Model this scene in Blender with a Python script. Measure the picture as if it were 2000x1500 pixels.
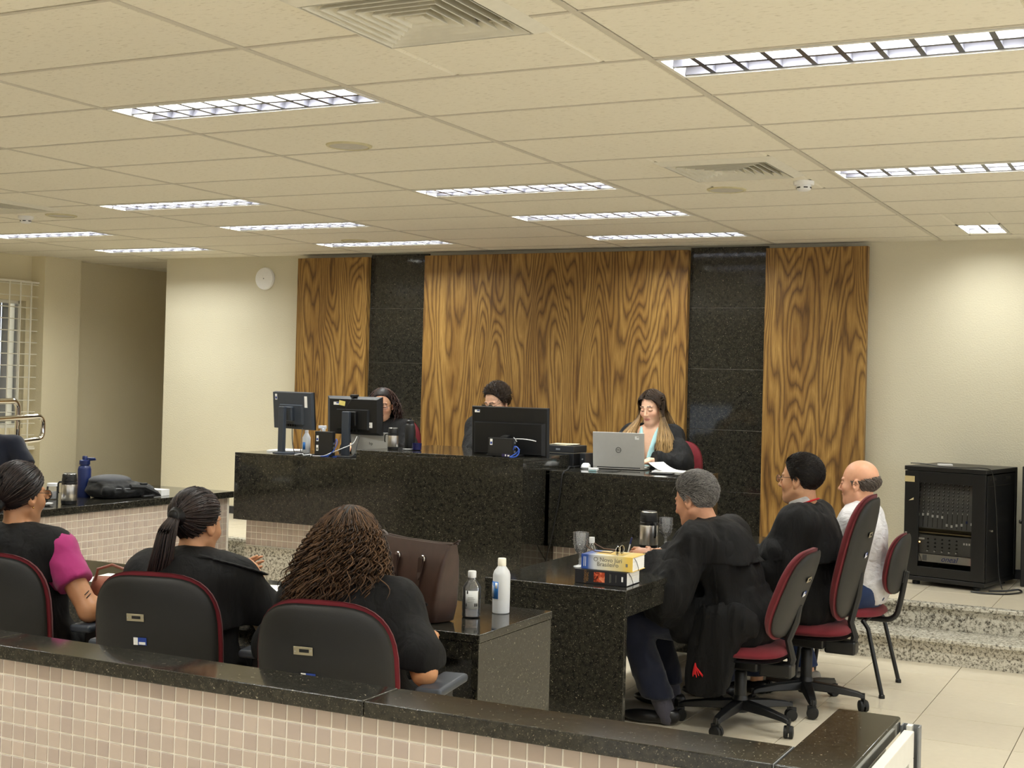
import bpy, bmesh, math, random
import numpy as np
from mathutils import Vector, Matrix, Euler

for _o in list(bpy.data.objects):
    bpy.data.objects.remove(_o)
SC = bpy.context.scene
COL = SC.collection
PI = math.pi
rnd = random.Random(7)

# ------------------------------------------------------------------ camera
CEIL = 2.77
HC = 1.65
cam = bpy.data.cameras.new('camera')
cam_o = bpy.data.objects.new('camera', cam)
COL.objects.link(cam_o)
SC.camera = cam_o
cam.sensor_fit = 'HORIZONTAL'
cam.sensor_width = 36.0
cam.lens = 2613.78 / 2000 * 36.0
cam.shift_x = -0.01509
cam.shift_y = -0.01901
cam.clip_start = 0.05
cam.clip_end = 100
_yaw, _pit, _rol = 0.4618, 0.0125, 0.0255
_f = Vector((-math.sin(_yaw) * math.cos(_pit), math.cos(_yaw) * math.cos(_pit), math.sin(_pit)))
_r = Vector((math.cos(_yaw), math.sin(_yaw), 0))
_u = _r.cross(_f)
_r2 = _r * math.cos(_rol) + _u * math.sin(_rol)
_u2 = -_r * math.sin(_rol) + _u * math.cos(_rol)
cam_o.matrix_world = Matrix(((_r2.x, _u2.x, -_f.x, 0), (_r2.y, _u2.y, -_f.y, 0), (_r2.z, _u2.z, -_f.z, HC), (0, 0, 0, 1)))

# ------------------------------------------------------------------ world, exposure
world = bpy.data.worlds.new('daylight')
SC.world = world
world.use_nodes = True
_bg = world.node_tree.nodes['Background']
_bg.inputs[0].default_value = (0.86, 0.92, 1.0, 1)
_bg.inputs[1].default_value = 1.55
SC.view_settings.view_transform = 'Standard'
SC.view_settings.look = 'None'
SC.view_settings.gamma = 1.0
SC.view_settings.use_curve_mapping = False
SC.view_settings.exposure = 0.29
LAMP_W = 42.0           # watts of one ceiling fitting
LAMP_COL = (0.965, 0.995, 0.955)
SC.cycles.use_denoising = True
SC.cycles.max_bounces = 9
SC.cycles.diffuse_bounces = 6
SC.cycles.glossy_bounces = 4
SC.cycles.transmission_bounces = 8
SC.cycles.transparent_max_bounces = 10
SC.cycles.sample_clamp_indirect = 6.0
SC.cycles.caustics_reflective = False
SC.cycles.caustics_refractive = False

# the lamps of the ceiling fittings (the fittings themselves are built further down)
GX0, GY0, GW, GL = -1.69, 3.6545, 1.25, 0.625       # ceiling grid: origin and module
LAMPS = [(-4.19, 1), (-1.69, 1), (-6.69, 5), (-4.19, 5), (-1.69, 5), (-4.19, 7), (-6.69, 7), (-9.19, 7),
         (-6.69, 9), (-4.19, 9), (-9.19, 9),
         (-6.69, 1), (-4.19, -3), (-1.69, -3), (-6.69, -3), (-9.19, 3), (-4.19, -7), (-1.69, -7), (0.81, 1), (0.81, 5), (0.81, -3), (-9.19, -1)]
def lamp(x, y, lx, ly, w):
    l = bpy.data.lights.new('tube_light', 'AREA')
    l.shape = 'RECTANGLE'; l.size = lx; l.size_y = ly
    l.energy = w; l.color = LAMP_COL; l.spread = math.radians(170)
    o = bpy.data.objects.new('tube_light', l); COL.objects.link(o)
    o.location = (x, y, CEIL + 0.046)
    return o
lamp_objs = []
for lx, r in LAMPS:
    lamp_objs.append(lamp(lx + 0.625, GY0 + r * GL + 0.155, 1.1, 0.17, LAMP_W))
lamp_objs.append(lamp(-1.30, 9.52, 0.22, 0.40, LAMP_W * 0.4))

# ------------------------------------------------------------------ helpers
def lin(c):
    return tuple(((v / 255) / 12.92 if v / 255 <= 0.04045 else ((v / 255 + 0.055) / 1.055) ** 2.4) for v in c)

def link(o, parent=None):
    COL.objects.link(o)
    if parent is not None:
        o.parent = parent
    return o

def thing(name, label, cat, loc=(0, 0, 0), rz=0.0, group=None):
    o = bpy.data.objects.new(name, None)
    o.empty_display_size = 0.1
    link(o)
    o.location = loc
    o.rotation_euler = (0, 0, rz)
    return tag(o, label, cat, group)

def tag(o, label, cat, group=None):
    o['label'] = label
    o['category'] = cat
    if group:
        o['group'] = group
    return o

def struct(o, label=None):
    o['kind'] = 'structure'
    if label:
        o['label'] = label
    return o

def mesh_from(name, v, f, mat, parent=None, smooth=False, loc=None, rot=None):
    me = bpy.data.meshes.new(name)
    me.from_pydata([tuple(p) for p in v], [], f)
    if smooth:
        me.polygons.foreach_set('use_smooth', [True] * len(me.polygons))
    if mat is not None:
        me.materials.append(mat)
    o = bpy.data.objects.new(name, me)
    link(o, parent)
    if loc is not None:
        o.location = loc
    if rot is not None:
        o.rotation_euler = rot
    return o

def mesh_np(name, v, quads, mat, parent=None, smooth=True, col=None):
    me = bpy.data.meshes.new(name)
    v = np.ascontiguousarray(v, dtype=np.float32)
    q = np.ascontiguousarray(quads, dtype=np.int32)
    me.vertices.add(len(v)); me.vertices.foreach_set('co', v.ravel())
    n = q.shape[1]
    me.loops.add(q.size); me.loops.foreach_set('vertex_index', q.ravel())
    me.polygons.add(len(q))
    me.polygons.foreach_set('loop_start', np.arange(0, q.size, n, dtype=np.int32))
    me.polygons.foreach_set('loop_total', np.full(len(q), n, dtype=np.int32))
    if smooth:
        me.polygons.foreach_set('use_smooth', np.ones(len(q), dtype=bool))
    if col is not None:
        a = me.color_attributes.new('col', 'FLOAT_COLOR', 'POINT')
        c = np.ones((len(v), 4), dtype=np.float32); c[:, :3] = col
        a.data.foreach_set('color', c.ravel())
    me.materials.append(mat)
    me.update(); me.validate()
    o = bpy.data.objects.new(name, me)
    return link(o, parent)

class MB:
    """collects simple shapes into one mesh"""
    def __init__(s):
        s.v = []; s.f = []
    def _add(s, v, f):
        b = len(s.v); s.v += [tuple(p) for p in v]; s.f += [tuple(i + b for i in q) for q in f]
        return s
    def box(s, x0, x1, y0, y1, z0, z1):
        v = [(x0, y0, z0), (x1, y0, z0), (x1, y1, z0), (x0, y1, z0), (x0, y0, z1), (x1, y0, z1), (x1, y1, z1), (x0, y1, z1)]
        return s._add(v, [(0, 3, 2, 1), (4, 5, 6, 7), (0, 1, 5, 4), (1, 2, 6, 5), (2, 3, 7, 6), (3, 0, 4, 7)])
    def cbox(s, c, d, rot=None):
        hx, hy, hz = d[0] / 2, d[1] / 2, d[2] / 2
        R = Euler(rot).to_matrix() if rot else Matrix.Identity(3)
        v = [R @ Vector(p) + Vector(c) for p in ((-hx, -hy, -hz), (hx, -hy, -hz), (hx, hy, -hz), (-hx, hy, -hz), (-hx, -hy, hz), (hx, -hy, hz), (hx, hy, hz), (-hx, hy, hz))]
        return s._add(v, [(0, 3, 2, 1), (4, 5, 6, 7), (0, 1, 5, 4), (1, 2, 6, 5), (2, 3, 7, 6), (3, 0, 4, 7)])
    def lathe(s, prof, seg=20, c=(0, 0, 0), rot=None):
        """prof: list of (r, z) from bottom to top; ends closed"""
        R = Euler(rot).to_matrix() if rot else None
        v = []; f = []
        n = len(prof)
        for r, z in prof:
            for k in range(seg):
                a = 2 * PI * k / seg
                p = Vector((max(r, 1e-5) * math.cos(a), max(r, 1e-5) * math.sin(a), z))
                if R: p = R @ p
                v.append(p + Vector(c))
        for i in range(n - 1):
            for k in range(seg):
                k2 = (k + 1) % seg
                f.append((i * seg + k, i * seg + k2, (i + 1) * seg + k2, (i + 1) * seg + k))
        f.append(tuple(range(seg))[::-1]); f.append(tuple(range((n - 1) * seg, n * seg)))
        return s._add(v, f)
    def tube(s, pts, r, seg=8, closed=False):
        pts = [Vector(p) for p in pts]
        n = len(pts)
        rs = r if isinstance(r, (list, tuple)) else [r] * n
        v = []; f = []
        up = Vector((0, 0, 1)); prev = None
        for i, p in enumerate(pts):
            if closed:
                t = (pts[(i + 1) % n] - pts[i - 1]).normalized()
            else:
                t = (pts[min(i + 1, n - 1)] - pts[max(i - 1, 0)]).normalized()
            if prev is None:
                a = up if abs(t.z) < 0.9 else Vector((1, 0, 0))
                nx = t.cross(a).normalized()
            else:
                nx = (prev - t * prev.dot(t))
                nx = nx.normalized() if nx.length > 1e-6 else t.orthogonal().normalized()
            prev = nx
            ny = t.cross(nx)
            for k in range(seg):
                an = 2 * PI * k / seg
                v.append(p + (nx * math.cos(an) + ny * math.sin(an)) * rs[i])
        m = n if closed else n - 1
        for i in range(m):
            j = (i + 1) % n
            for k in range(seg):
                k2 = (k + 1) % seg
                f.append((i * seg + k, i * seg + k2, j * seg + k2, j * seg + k))
        if not closed:
            f.append(tuple(range(seg))[::-1]); f.append(tuple(range((n - 1) * seg, n * seg)))
        return s._add(v, f)
    def prism(s, poly, z0, z1, M=None):
        """poly: list of (x, y) counter clockwise"""
        n = len(poly)
        v = [Vector((x, y, z0)) for x, y in poly] + [Vector((x, y, z1)) for x, y in poly]
        if M is not None: v = [M @ p for p in v]
        f = [tuple(range(n))[::-1], tuple(range(n, 2 * n))] + [(i, (i + 1) % n, n + (i + 1) % n, n + i) for i in range(n)]
        return s._add(v, f)
    def build(s, name, mat, parent=None, smooth=False, bevel=0.0, loc=None, rot=None, seg=2):
        o = mesh_from(name, s.v, s.f, mat, parent, smooth, loc, rot)
        if bevel:
            m = o.modifiers.new('bevel', 'BEVEL'); m.width = bevel; m.segments = seg; m.limit_method = 'ANGLE'; m.angle_limit = math.radians(40)
            o.data.polygons.foreach_set('use_smooth', [True] * len(o.data.polygons))
            try:
                m.harden_normals = True
            except Exception:
                pass
        elif smooth:
            sharp_by_angle(o.data)
        return o

def sharp_by_angle(me, ang=40):
    try:
        me.set_sharp_from_angle(angle=math.radians(ang))
    except Exception:
        pass

def dup(o, parent=None, loc=None, rz=None):
    """copy of a thing with its parts and sub-parts, sharing the mesh data"""
    c = o.copy(); COL.objects.link(c)
    if parent is not None:
        c.parent = parent
    for ch in o.children:
        dup(ch, c)
    if loc is not None: c.location = loc
    if rz is not None: c.rotation_euler = (0, 0, rz)
    return c

def arc(c, r, a0, a1, n, plane='xz'):
    out = []
    for i in range(n + 1):
        a = a0 + (a1 - a0) * i / n
        if plane == 'xz': out.append((c[0] + r * math.cos(a), c[1], c[2] + r * math.sin(a)))
        elif plane == 'yz': out.append((c[0], c[1] + r * math.cos(a), c[2] + r * math.sin(a)))
        else: out.append((c[0] + r * math.cos(a), c[1] + r * math.sin(a), c[2]))
    return out

def lettering(txt, size, mat, parent, loc, rot, name='lettering', align='CENTER', shear=0.0, ex=0.0004, spacing=1.0):
    cu = bpy.data.curves.new(name, 'FONT')
    cu.body = txt; cu.size = size; cu.extrude = ex; cu.align_x = align; cu.align_y = 'CENTER'; cu.shear = shear; cu.space_line = spacing
    cu.materials.append(mat)
    o = bpy.data.objects.new(name, cu)
    link(o, parent); o.location = loc; o.rotation_euler = rot
    bpy.context.view_layer.update()
    me = bpy.data.meshes.new_from_object(o.evaluated_get(bpy.context.evaluated_depsgraph_get()))
    o2 = bpy.data.objects.new(name, me); link(o2, parent); o2.location = loc; o2.rotation_euler = rot
    bpy.data.objects.remove(o); return o2

# ------------------------------------------------------------------ materials
class NT:
    def __init__(s, name):
        s.m = bpy.data.materials.new(name); s.m.use_nodes = True
        s.t = s.m.node_tree; s.b = s.t.nodes['Principled BSDF']; s.o = s.t.nodes['Material Output']
    def n(s, typ, **kw):
        nd = s.t.nodes.new(typ)
        for k, v in kw.items():
            if k.startswith('i_'):
                key = k[2:]
                nd.inputs[int(key) if key.isdigit() else key.replace('_', ' ')].default_value = v
            else:
                setattr(nd, k, v)
        return nd
    def l(s, a, b):
        s.t.links.new(a, b)
    def coord(s, kind='Object', scale=(1, 1, 1)):
        tc = s.n('ShaderNodeTexCoord'); mp = s.n('ShaderNodeMapping'); mp.inputs['Scale'].default_value = scale
        s.l(tc.outputs[kind], mp.inputs[0]); return mp.outputs[0]
    def noise(s, vec, scale, detail=3, rough=0.5, dist=0.0):
        nd = s.n('ShaderNodeTexNoise'); nd.inputs['Scale'].default_value = scale; nd.inputs['Detail'].default_value = detail
        nd.inputs['Roughness'].default_value = rough; nd.inputs['Distortion'].default_value = dist
        s.l(vec, nd.inputs['Vector']); return nd.outputs['Fac']
    def ramp(s, fac, stops):
        r = s.n('ShaderNodeValToRGB'); e = r.color_ramp.elements
        while len(e) > 1: e.remove(e[0])
        e[0].position = stops[0][0]; e[0].color = (*stops[0][1], 1)
        for p, c in stops[1:]:
            q = e.new(p); q.color = (*c, 1)
        s.l(fac, r.inputs[0]); return r.outputs[0]
    def math(s, op, a, b=None, c=None):
        m = s.n('ShaderNodeMath', operation=op)
        for i, x in enumerate((a, b, c)):
            if x is None: continue
            if isinstance(x, (int, float)): m.inputs[i].default_value = x
            else: s.l(x, m.inputs[i])
        return m.outputs[0]
    def mix(s, fac, a, b, mode='MIX'):
        m = s.n('ShaderNodeMix', data_type='RGBA', blend_type=mode)
        for i, x in ((0, fac), (6, a), (7, b)):
            if isinstance(x, (int, float)): m.inputs[i].default_value = x
            elif isinstance(x, tuple): m.inputs[i].default_value = (*x, 1) if len(x) == 3 else x
            else: s.l(x, m.inputs[i])
        return m.outputs[2]
    def bump(s, h, strength, dist=0.01):
        b = s.n('ShaderNodeBump'); b.inputs['Strength'].default_value = strength; b.inputs['Distance'].default_value = dist
        s.l(h, b.inputs['Height']); s.l(b.outputs[0], s.b.inputs['Normal'])
    def set(s, **kw):
        for k, v in kw.items():
            key = {'color': 'Base Color', 'rough': 'Roughness', 'metal': 'Metallic', 'spec': 'Specular IOR Level', 'trans': 'Transmission Weight',
                   'ior': 'IOR', 'coat': 'Coat Weight', 'coat_rough': 'Coat Roughness', 'sheen': 'Sheen Weight', 'sheen_rough': 'Sheen Roughness', 'sss': 'Subsurface Weight', 'alpha': 'Alpha',
                   'emit': 'Emission Color', 'emit_s': 'Emission Strength', 'aniso': 'Anisotropic'}[k]
            i = s.b.inputs[key]
            if hasattr(v, 'is_linked'): s.l(v, i)
            elif isinstance(v, tuple): i.default_value = (*v, 1) if len(v) == 3 else v
            else: i.default_value = v
        return s.m

def plain(name, rgb, rough=0.5, metal=0.0, var=0.06, nscale=30, bump=0.0, bscale=300, **kw):
    """a procedural material: the colour with a faint mottling, optional fine relief"""
    t = NT(name); c = lin(rgb)
    v = t.coord()
    nz = t.noise(v, nscale, 3)
    col = t.ramp(nz, [(0.3, tuple(x * (1 - var) for x in c)), (0.7, tuple(min(1, x * (1 + var)) for x in c))])
    t.set(color=col, rough=rough, metal=metal, **kw)
    if bump:
        t.bump(t.noise(v, bscale, 2), bump, 0.002)
    return t.m

def m_wall(name, rgb):
    t = NT(name); v = t.coord(); c = lin(rgb)
    t.set(color=t.ramp(t.noise(v, 1.3, 3), [(0.3, tuple(x * 0.96 for x in c)), (0.7, c)]), rough=0.75, spec=0.25)
    h = t.noise(v, 85, 4, 0.6)
    t.bump(h, 0.55, 0.006)
    return t.m

def m_granite():
    t = NT('black_granite'); v = t.coord()
    nz = t.n('ShaderNodeTexNoise'); nz.inputs['Scale'].default_value = 60
    t.l(v, nz.inputs['Vector'])
    sc = t.n('ShaderNodeVectorMath', operation='SCALE'); sc.inputs['Scale'].default_value = 0.03
    t.l(nz.outputs['Color'], sc.inputs[0])
    wv = t.n('ShaderNodeVectorMath', operation='ADD'); t.l(v, wv.inputs[0]); t.l(sc.outputs[0], wv.inputs[1])
    def layer(scale, pick, size):
        vo = t.n('ShaderNodeTexVoronoi'); vo.inputs['Scale'].default_value = scale
        t.l(wv.outputs[0], vo.inputs['Vector'])
        sep = t.n('ShaderNodeSeparateColor'); t.l(vo.outputs['Color'], sep.inputs[0])
        return t.math('MULTIPLY', t.math('MULTIPLY', t.math('GREATER_THAN', sep.outputs[0], pick), t.math('LESS_THAN', vo.outputs['Distance'], size)), sep.outputs[1])
    big = t.ramp(t.noise(v, 45, 5, 0.7), [(0.35, (0.010, 0.0095, 0.008)), (0.6, (0.028, 0.026, 0.020)), (0.8, (0.05, 0.045, 0.034))])
    col = t.mix(layer(230, 0.68, 0.36), big, (0.15, 0.135, 0.10))
    col = t.mix(layer(125, 0.89, 0.26), col, (0.32, 0.29, 0.21))
    t.set(color=col, rough=0.08, spec=0.5)
    return t.m

def m_granite_light():
    t = NT('pale_speckled_granite'); v = t.coord()
    a = t.ramp(t.noise(v, 55, 6, 0.75, 0.3), [(0.36, (0.03, 0.028, 0.025)), (0.44, (0.22, 0.2, 0.16)), (0.52, (0.55, 0.52, 0.44)), (0.75, (0.68, 0.65, 0.57))])
    t.set(color=a, rough=0.22, spec=0.5)
    return t.m

def m_wood():
    t = NT('figured_wood_veneer'); 
    tc = t.n('ShaderNodeTexCoord'); mp = t.n('ShaderNodeMapping'); mp.inputs['Scale'].default_value = (1, 1, 0.14)
    oi = t.n('ShaderNodeObjectInfo')
    off = t.n('ShaderNodeCombineXYZ'); t.l(t.math('MULTIPLY', oi.outputs['Random'], 20.0), off.inputs[1])
    t.l(tc.outputs['Object'], mp.inputs[0]); t.l(off.outputs[0], mp.inputs['Location'])
    v = mp.outputs[0]
    n1 = t.noise(v, 4.0, 1.2, 0.40, 0.25)
    rings = t.math('ADD', t.math('MULTIPLY', n1, 24.0), t.math('MULTIPLY', t.noise(v, 30, 2, 0.5), 0.7))
    fr = t.math('FRACT', rings)
    grain = t.ramp(fr, [(0.0, (0.25, 0.138, 0.040)), (0.2, (0.39, 0.225, 0.064)), (0.45, (0.46, 0.272, 0.080)), (0.7, (0.34, 0.19, 0.052)), (0.9, (0.16, 0.084, 0.028)), (1.0, (0.25, 0.138, 0.040))])
    mp2 = t.n('ShaderNodeMapping'); mp2.inputs['Scale'].default_value = (1, 1, 0.03); t.l(tc.outputs['Object'], mp2.inputs[0])
    fine = t.ramp(t.noise(mp2.outputs[0], 160, 4, 0.7), [(0.35, (0.55, 0.5, 0.45)), (0.6, (1, 1, 1))])
    mp3 = t.n('ShaderNodeMapping'); mp3.inputs['Scale'].default_value = (1, 1, 0.08); t.l(tc.outputs['Object'], mp3.inputs[0])
    broad = t.ramp(t.noise(mp3.outputs[0], 9, 3, 0.6), [(0.35, (0.62, 0.55, 0.5)), (0.6, (1, 1, 1))])
    c = t.mix(0.8, grain, fine, 'MULTIPLY')
    c = t.mix(0.75, c, broad, 'MULTIPLY')
    t.set(color=c, rough=0.42, spec=0.35)
    return t.m

def m_tile(name, rgb, var=0.10, rough=0.3, island=False):
    t = NT(name); c = lin(rgb)
    if island:
        g = t.n('ShaderNodeNewGeometry'); r = g.outputs['Random Per Island']
    else:
        oi = t.n('ShaderNodeObjectInfo'); r = oi.outputs['Random']
    col = t.ramp(r, [(0, (c[0] * (1 - var), c[1] * (1 - var * 1.2), c[2] * (1 - var))), (0.5, c), (1, (min(1, c[0] * (1 + var * .6)), c[1] * (1 + var * .45), c[2] * (1 + var * .4)))])
    v = t.coord()
    col = t.mix(0.35, col, t.ramp(t.noise(v, 25, 4), [(0.3, (0.9, 0.9, 0.9)), (0.7, (1, 1, 1))]), 'MULTIPLY')
    t.set(color=col, rough=rough, spec=0.4)
    return t.m

def m_ceil():
    t = NT('mineral_fibre_panel'); c = lin((238, 233, 218))
    oi = t.n('ShaderNodeObjectInfo')
    base = t.ramp(oi.outputs['Random'], [(0, tuple(x * 0.97 for x in c)), (1, c)])
    tc = t.n('ShaderNodeTexCoord'); mp = t.n('ShaderNodeMapping'); mp.inputs['Scale'].default_value = (1, 3.6, 1)
    t.l(tc.outputs['Object'], mp.inputs[0])
    pits = t.ramp(t.noise(mp.outputs[0], 28, 4, 0.6), [(0.57, (1, 1, 1)), (0.68, (0.76, 0.74, 0.70))])
    t.set(color=t.mix(0.9, base, pits, 'MULTIPLY'), rough=0.85, spec=0.15)
    t.bump(t.noise(mp.outputs[0], 30, 4, 0.6), 0.25, 0.004)
    return t.m

def m_glass(name, tint=(1, 1, 1), rough=0.0, ior=1.45):
    t = NT(name)
    t.set(color=tint, rough=rough, trans=1.0, ior=ior)
    return t.m

def m_vcol(name, rough=0.5, spec=0.4, sss=0.0, bump=0.0, bscale=400, sheen=0.0):
    t = NT(name)
    a = t.n('ShaderNodeVertexColor'); a.layer_name = 'col'
    v = t.coord()
    col = t.mix(0.5, a.outputs[0], t.ramp(t.noise(v, 60, 3), [(0.3, (0.9, 0.88, 0.88)), (0.7, (1, 1, 1))]), 'MULTIPLY')
    t.set(color=col, rough=rough, spec=spec, sss=sss, sheen=sheen)
    if sss:
        t.b.inputs['Subsurface Radius'].default_value = (0.012, 0.005, 0.003); t.b.inputs['Subsurface Scale'].default_value = 0.6
    if bump: t.bump(t.noise(v, bscale, 2), bump, 0.001)
    return t.m

def m_cloth(name, rgb, bump=0.35, bscale=900, rough=0.85, sheen=0.25, wr=0.5, spec=0.25, stretch=1.0):
    t = NT(name); c = lin(rgb); v = t.coord(); vs = t.coord('Object', (1, 1, stretch))
    col = t.ramp(t.noise(v, 14, 4), [(0.3, tuple(x * 0.88 for x in c)), (0.7, tuple(min(1, x * 1.1) for x in c))])
    t.set(color=col, rough=rough, spec=spec, sheen=sheen, sheen_rough=0.5)
    w = t.math('ADD', t.math('MULTIPLY', t.noise(v, bscale, 1), 0.12), t.math('MULTIPLY', t.noise(vs, 16, 3, 0.5, 0.6), wr))
    t.bump(w, bump, 0.02)
    return t.m

M = {}
M['wall'] = m_wall('cream_textured_plaster', (216, 209, 186))
M['wall_side'] = m_wall('cream_side_plaster', (226, 216, 186))
M['ceil'] = m_ceil()
M['tee'] = plain('grey_painted_tee', (206, 200, 186), 0.6, var=0.03)
M['plenum'] = plain('plenum_dark', (60, 58, 54), 0.9)
M['granite'] = m_granite()
M['granite_l'] = m_granite_light()
M['wood'] = m_wood()
M['wood_edge'] = plain('dark_veneer_edge', (74, 48, 24), 0.6)
M['tile'] = m_tile('beige_ceramic_tile', (191, 176, 165), 0.10)
M['tile_i'] = m_tile('beige_ceramic_tiles', (191, 176, 165), 0.10, island=True)
M['grout'] = plain('cream_grout', (252, 247, 236), 0.85, var=0.03)
M['floor_tile'] = m_tile('ivory_porcelain_tile', (222, 211, 189), 0.02, 0.16)
M['floor_tile_i'] = m_tile('ivory_porcelain_tiles', (222, 211, 189), 0.02, 0.16, island=True)
M['floor_grout'] = plain('grey_floor_grout', (104, 96, 82), 0.9)
M['base_dark'] = plain('dark_baseboard', (38, 38, 44), 0.35)
M['white_metal'] = plain('white_enamel', (236, 234, 226), 0.35, var=0.02)
M['beige_metal'] = plain('beige_enamel', (226, 222, 208), 0.45, var=0.03)
M['louver'] = plain('dimmed_aluminium_louver', (84, 84, 92), 0.3, 0.3, var=0.02)  # aluminium colour darkened to hold down lamp glare on the blades
M['reflector'] = plain('white_reflector', (250, 248, 244), 0.5, var=0.01)
M['black_plastic'] = plain('black_plastic', (22, 22, 23), 0.42, var=0.1, bump=0.08)
M['dark_plastic'] = plain('charcoal_plastic', (30, 29, 28), 0.5, var=0.08, bump=0.12)
M['slate_plastic'] = plain('slate_plastic', (58, 64, 74), 0.4, var=0.05)
M['grey_plastic'] = plain('grey_plastic', (120, 122, 124), 0.45)
M['silver'] = plain('silver_lid', (186, 184, 178), 0.4, 0.0, var=0.02)
M['white_plastic'] = plain('white_plastic', (240, 240, 240), 0.35, var=0.02)
M['steel'] = plain('brushed_steel', (208, 204, 198), 0.3, 1.0, var=0.05)
M['chrome'] = plain('polished_chrome', (215, 212, 206), 0.08, 1.0, var=0.02)
M['brass'] = plain('pale_brass_plate', (188, 178, 150), 0.3, 0.7)
M['black_metal'] = plain('black_powder_coat', (16, 16, 17), 0.38, 0.0, var=0.1)
M['rubber'] = plain('black_rubber', (14, 14, 14), 0.6)
M['red_fabric'] = m_cloth('burgundy_upholstery', (112, 34, 42), 0.25, 1200, 0.9, 0.1, 0.15)
M['paper'] = plain('white_paper', (244, 243, 240), 0.8, var=0.02)
M['blue_print'] = plain('blue_print', (36, 66, 150), 0.5)
M['mid_blue'] = plain('label_blue', (48, 118, 196), 0.5)
M['navy_plastic'] = plain('navy_plastic', (24, 40, 92), 0.35)
t_ = NT('clear_glass'); _tr = t_.n('ShaderNodeBsdfTransparent'); _gl = t_.n('ShaderNodeBsdfGlossy'); _gl.inputs['Roughness'].default_value = 0.02
_mx = t_.n('ShaderNodeMixShader'); _fr = t_.n('ShaderNodeFresnel'); _fr.inputs[0].default_value = 1.4
t_.l(_fr.outputs[0], _mx.inputs[0]); t_.l(_tr.outputs[0], _mx.inputs[1]); t_.l(_gl.outputs[0], _mx.inputs[2]); t_.l(_mx.outputs[0], t_.o.inputs[0]); M['lens'] = t_.m
def m_clear(name, white, ior):
    t = NT(name); a = t.n('ShaderNodeBsdfTransparent'); b = t.n('ShaderNodeBsdfGlossy'); b.inputs['Roughness'].default_value = 0.03
    d = t.n('ShaderNodeBsdfTranslucent'); d2 = t.n('ShaderNodeBsdfDiffuse'); d2.inputs[0].default_value = (0.95, 0.96, 1, 1)
    md = t.n('ShaderNodeMixShader'); md.inputs[0].default_value = 0.5; t.l(d.outputs[0], md.inputs[1]); t.l(d2.outputs[0], md.inputs[2])
    m1 = t.n('ShaderNodeMixShader'); m1.inputs[0].default_value = white; t.l(a.outputs[0], m1.inputs[1]); t.l(md.outputs[0], m1.inputs[2])
    f = t.n('ShaderNodeFresnel'); f.inputs[0].default_value = ior
    m2 = t.n('ShaderNodeMixShader'); t.l(f.outputs[0], m2.inputs[0]); t.l(m1.outputs[0], m2.inputs[1]); t.l(b.outputs[0], m2.inputs[2])
    t.l(m2.outputs[0], t.o.inputs[0]); return t.m
M['water_glass'] = m_clear('pressed_glass', 0.26, 1.55)  # white mixed into the clear glass stands in for its bright edges
M['clear_plastic'] = m_clear('clear_plastic', 0.07, 1.4)
t_ = NT('milky_plastic'); t_.set(color=(0.88, 0.90, 0.93), rough=0.35, trans=0.25); M['milky'] = t_.m
M['ink'] = plain('black_ink', (24, 22, 20), 0.6)
M['gold_ink'] = plain('gold_ink', (150, 110, 62), 0.5)
M['grey_ink'] = plain('grey_ink', (120, 118, 108), 0.6)
def emit(name, rgb, s):
    t = NT(name); t.set(color=(0.02, 0.02, 0.02), emit=lin(rgb), emit_s=s); return t.m
M['led_red'] = emit('red_led', (255, 60, 60), 6)
M['led_amber'] = emit('amber_led', (255, 190, 110), 6)
M['tube'] = emit('fluorescent_tube', (255, 250, 240), 7)
# ================================================================== THE SETTING
WY = 10.20          # plane of the front wall
DZ = 0.32           # height of the dais
DY = 8.70           # front edge of the dais
XL = -10.38         # window wall

# ---- floor
fl = struct(MB().box(-10.6, 3.0, -4.2, 12.8, -0.06, -0.008).build('floor', M['floor_grout']))
P = 0.496
def tile_mesh(name, sx, sy, sz, mat, bev=0.0015):
    """a slab centred on x, y with its top at z = sz, edges chamfered; shared by all tiles of a kind"""
    hx, hy = sx / 2, sy / 2
    v = []
    for z, d in ((0, 0), (sz - bev, 0), (sz, bev)):
        v += [(-hx + d, -hy + d, z), (hx - d, -hy + d, z), (hx - d, hy - d, z), (-hx + d, hy - d, z)]
    f = [(3, 2, 1, 0), (8, 9, 10, 11)]
    for b in (0, 4):
        f += [(b + i, b + (i + 1) % 4, b + 4 + (i + 1) % 4, b + 4 + i) for i in range(4)]
    me = bpy.data.meshes.new(name); me.from_pydata(v, [], f); me.materials.append(mat)
    return me
def put(name, me, parent, loc, rot=None, scale=None):
    o = bpy.data.objects.new(name, me); COL.objects.link(o); o.parent = parent; o.location = loc
    if rot: o.rotation_euler = rot
    if scale: o.scale = scale
    return o
def joined(name, me, places, mat, parent, mats=None):
    """many copies of one piece as one real mesh"""
    mb = MB()
    v0 = [v.co.copy() for v in me.vertices]; f0 = [tuple(p.vertices) for p in me.polygons]
    for p, rot in places:
        R = Euler(rot).to_matrix() if rot else None
        mb._add([((R @ v) if R else v) + Vector(p) for v in v0], f0)
    o = mb.build(name, mat, parent); o['kind'] = 'stuff'; return o
ft = tile_mesh('tile', P - 0.004, P - 0.004, 0.008, M['floor_tile'], 0.0004)
far = []
FX, FY = -1.712, 8.058
for i in range(-18, 9):
    for j in range(-24, 2):
        x, y = FX + P * (i + 0.5), FY + P * (j - 0.5)
        if y > 8.4 or y < -4: continue
        if -3.3 < x < 0.4 and y > 4.2: put('tile', ft, fl, (x, y, -0.008))
        else: far.append(((x, y, -0.008), None))
joined('tile', ft, far, M['floor_tile_i'], fl)

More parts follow.
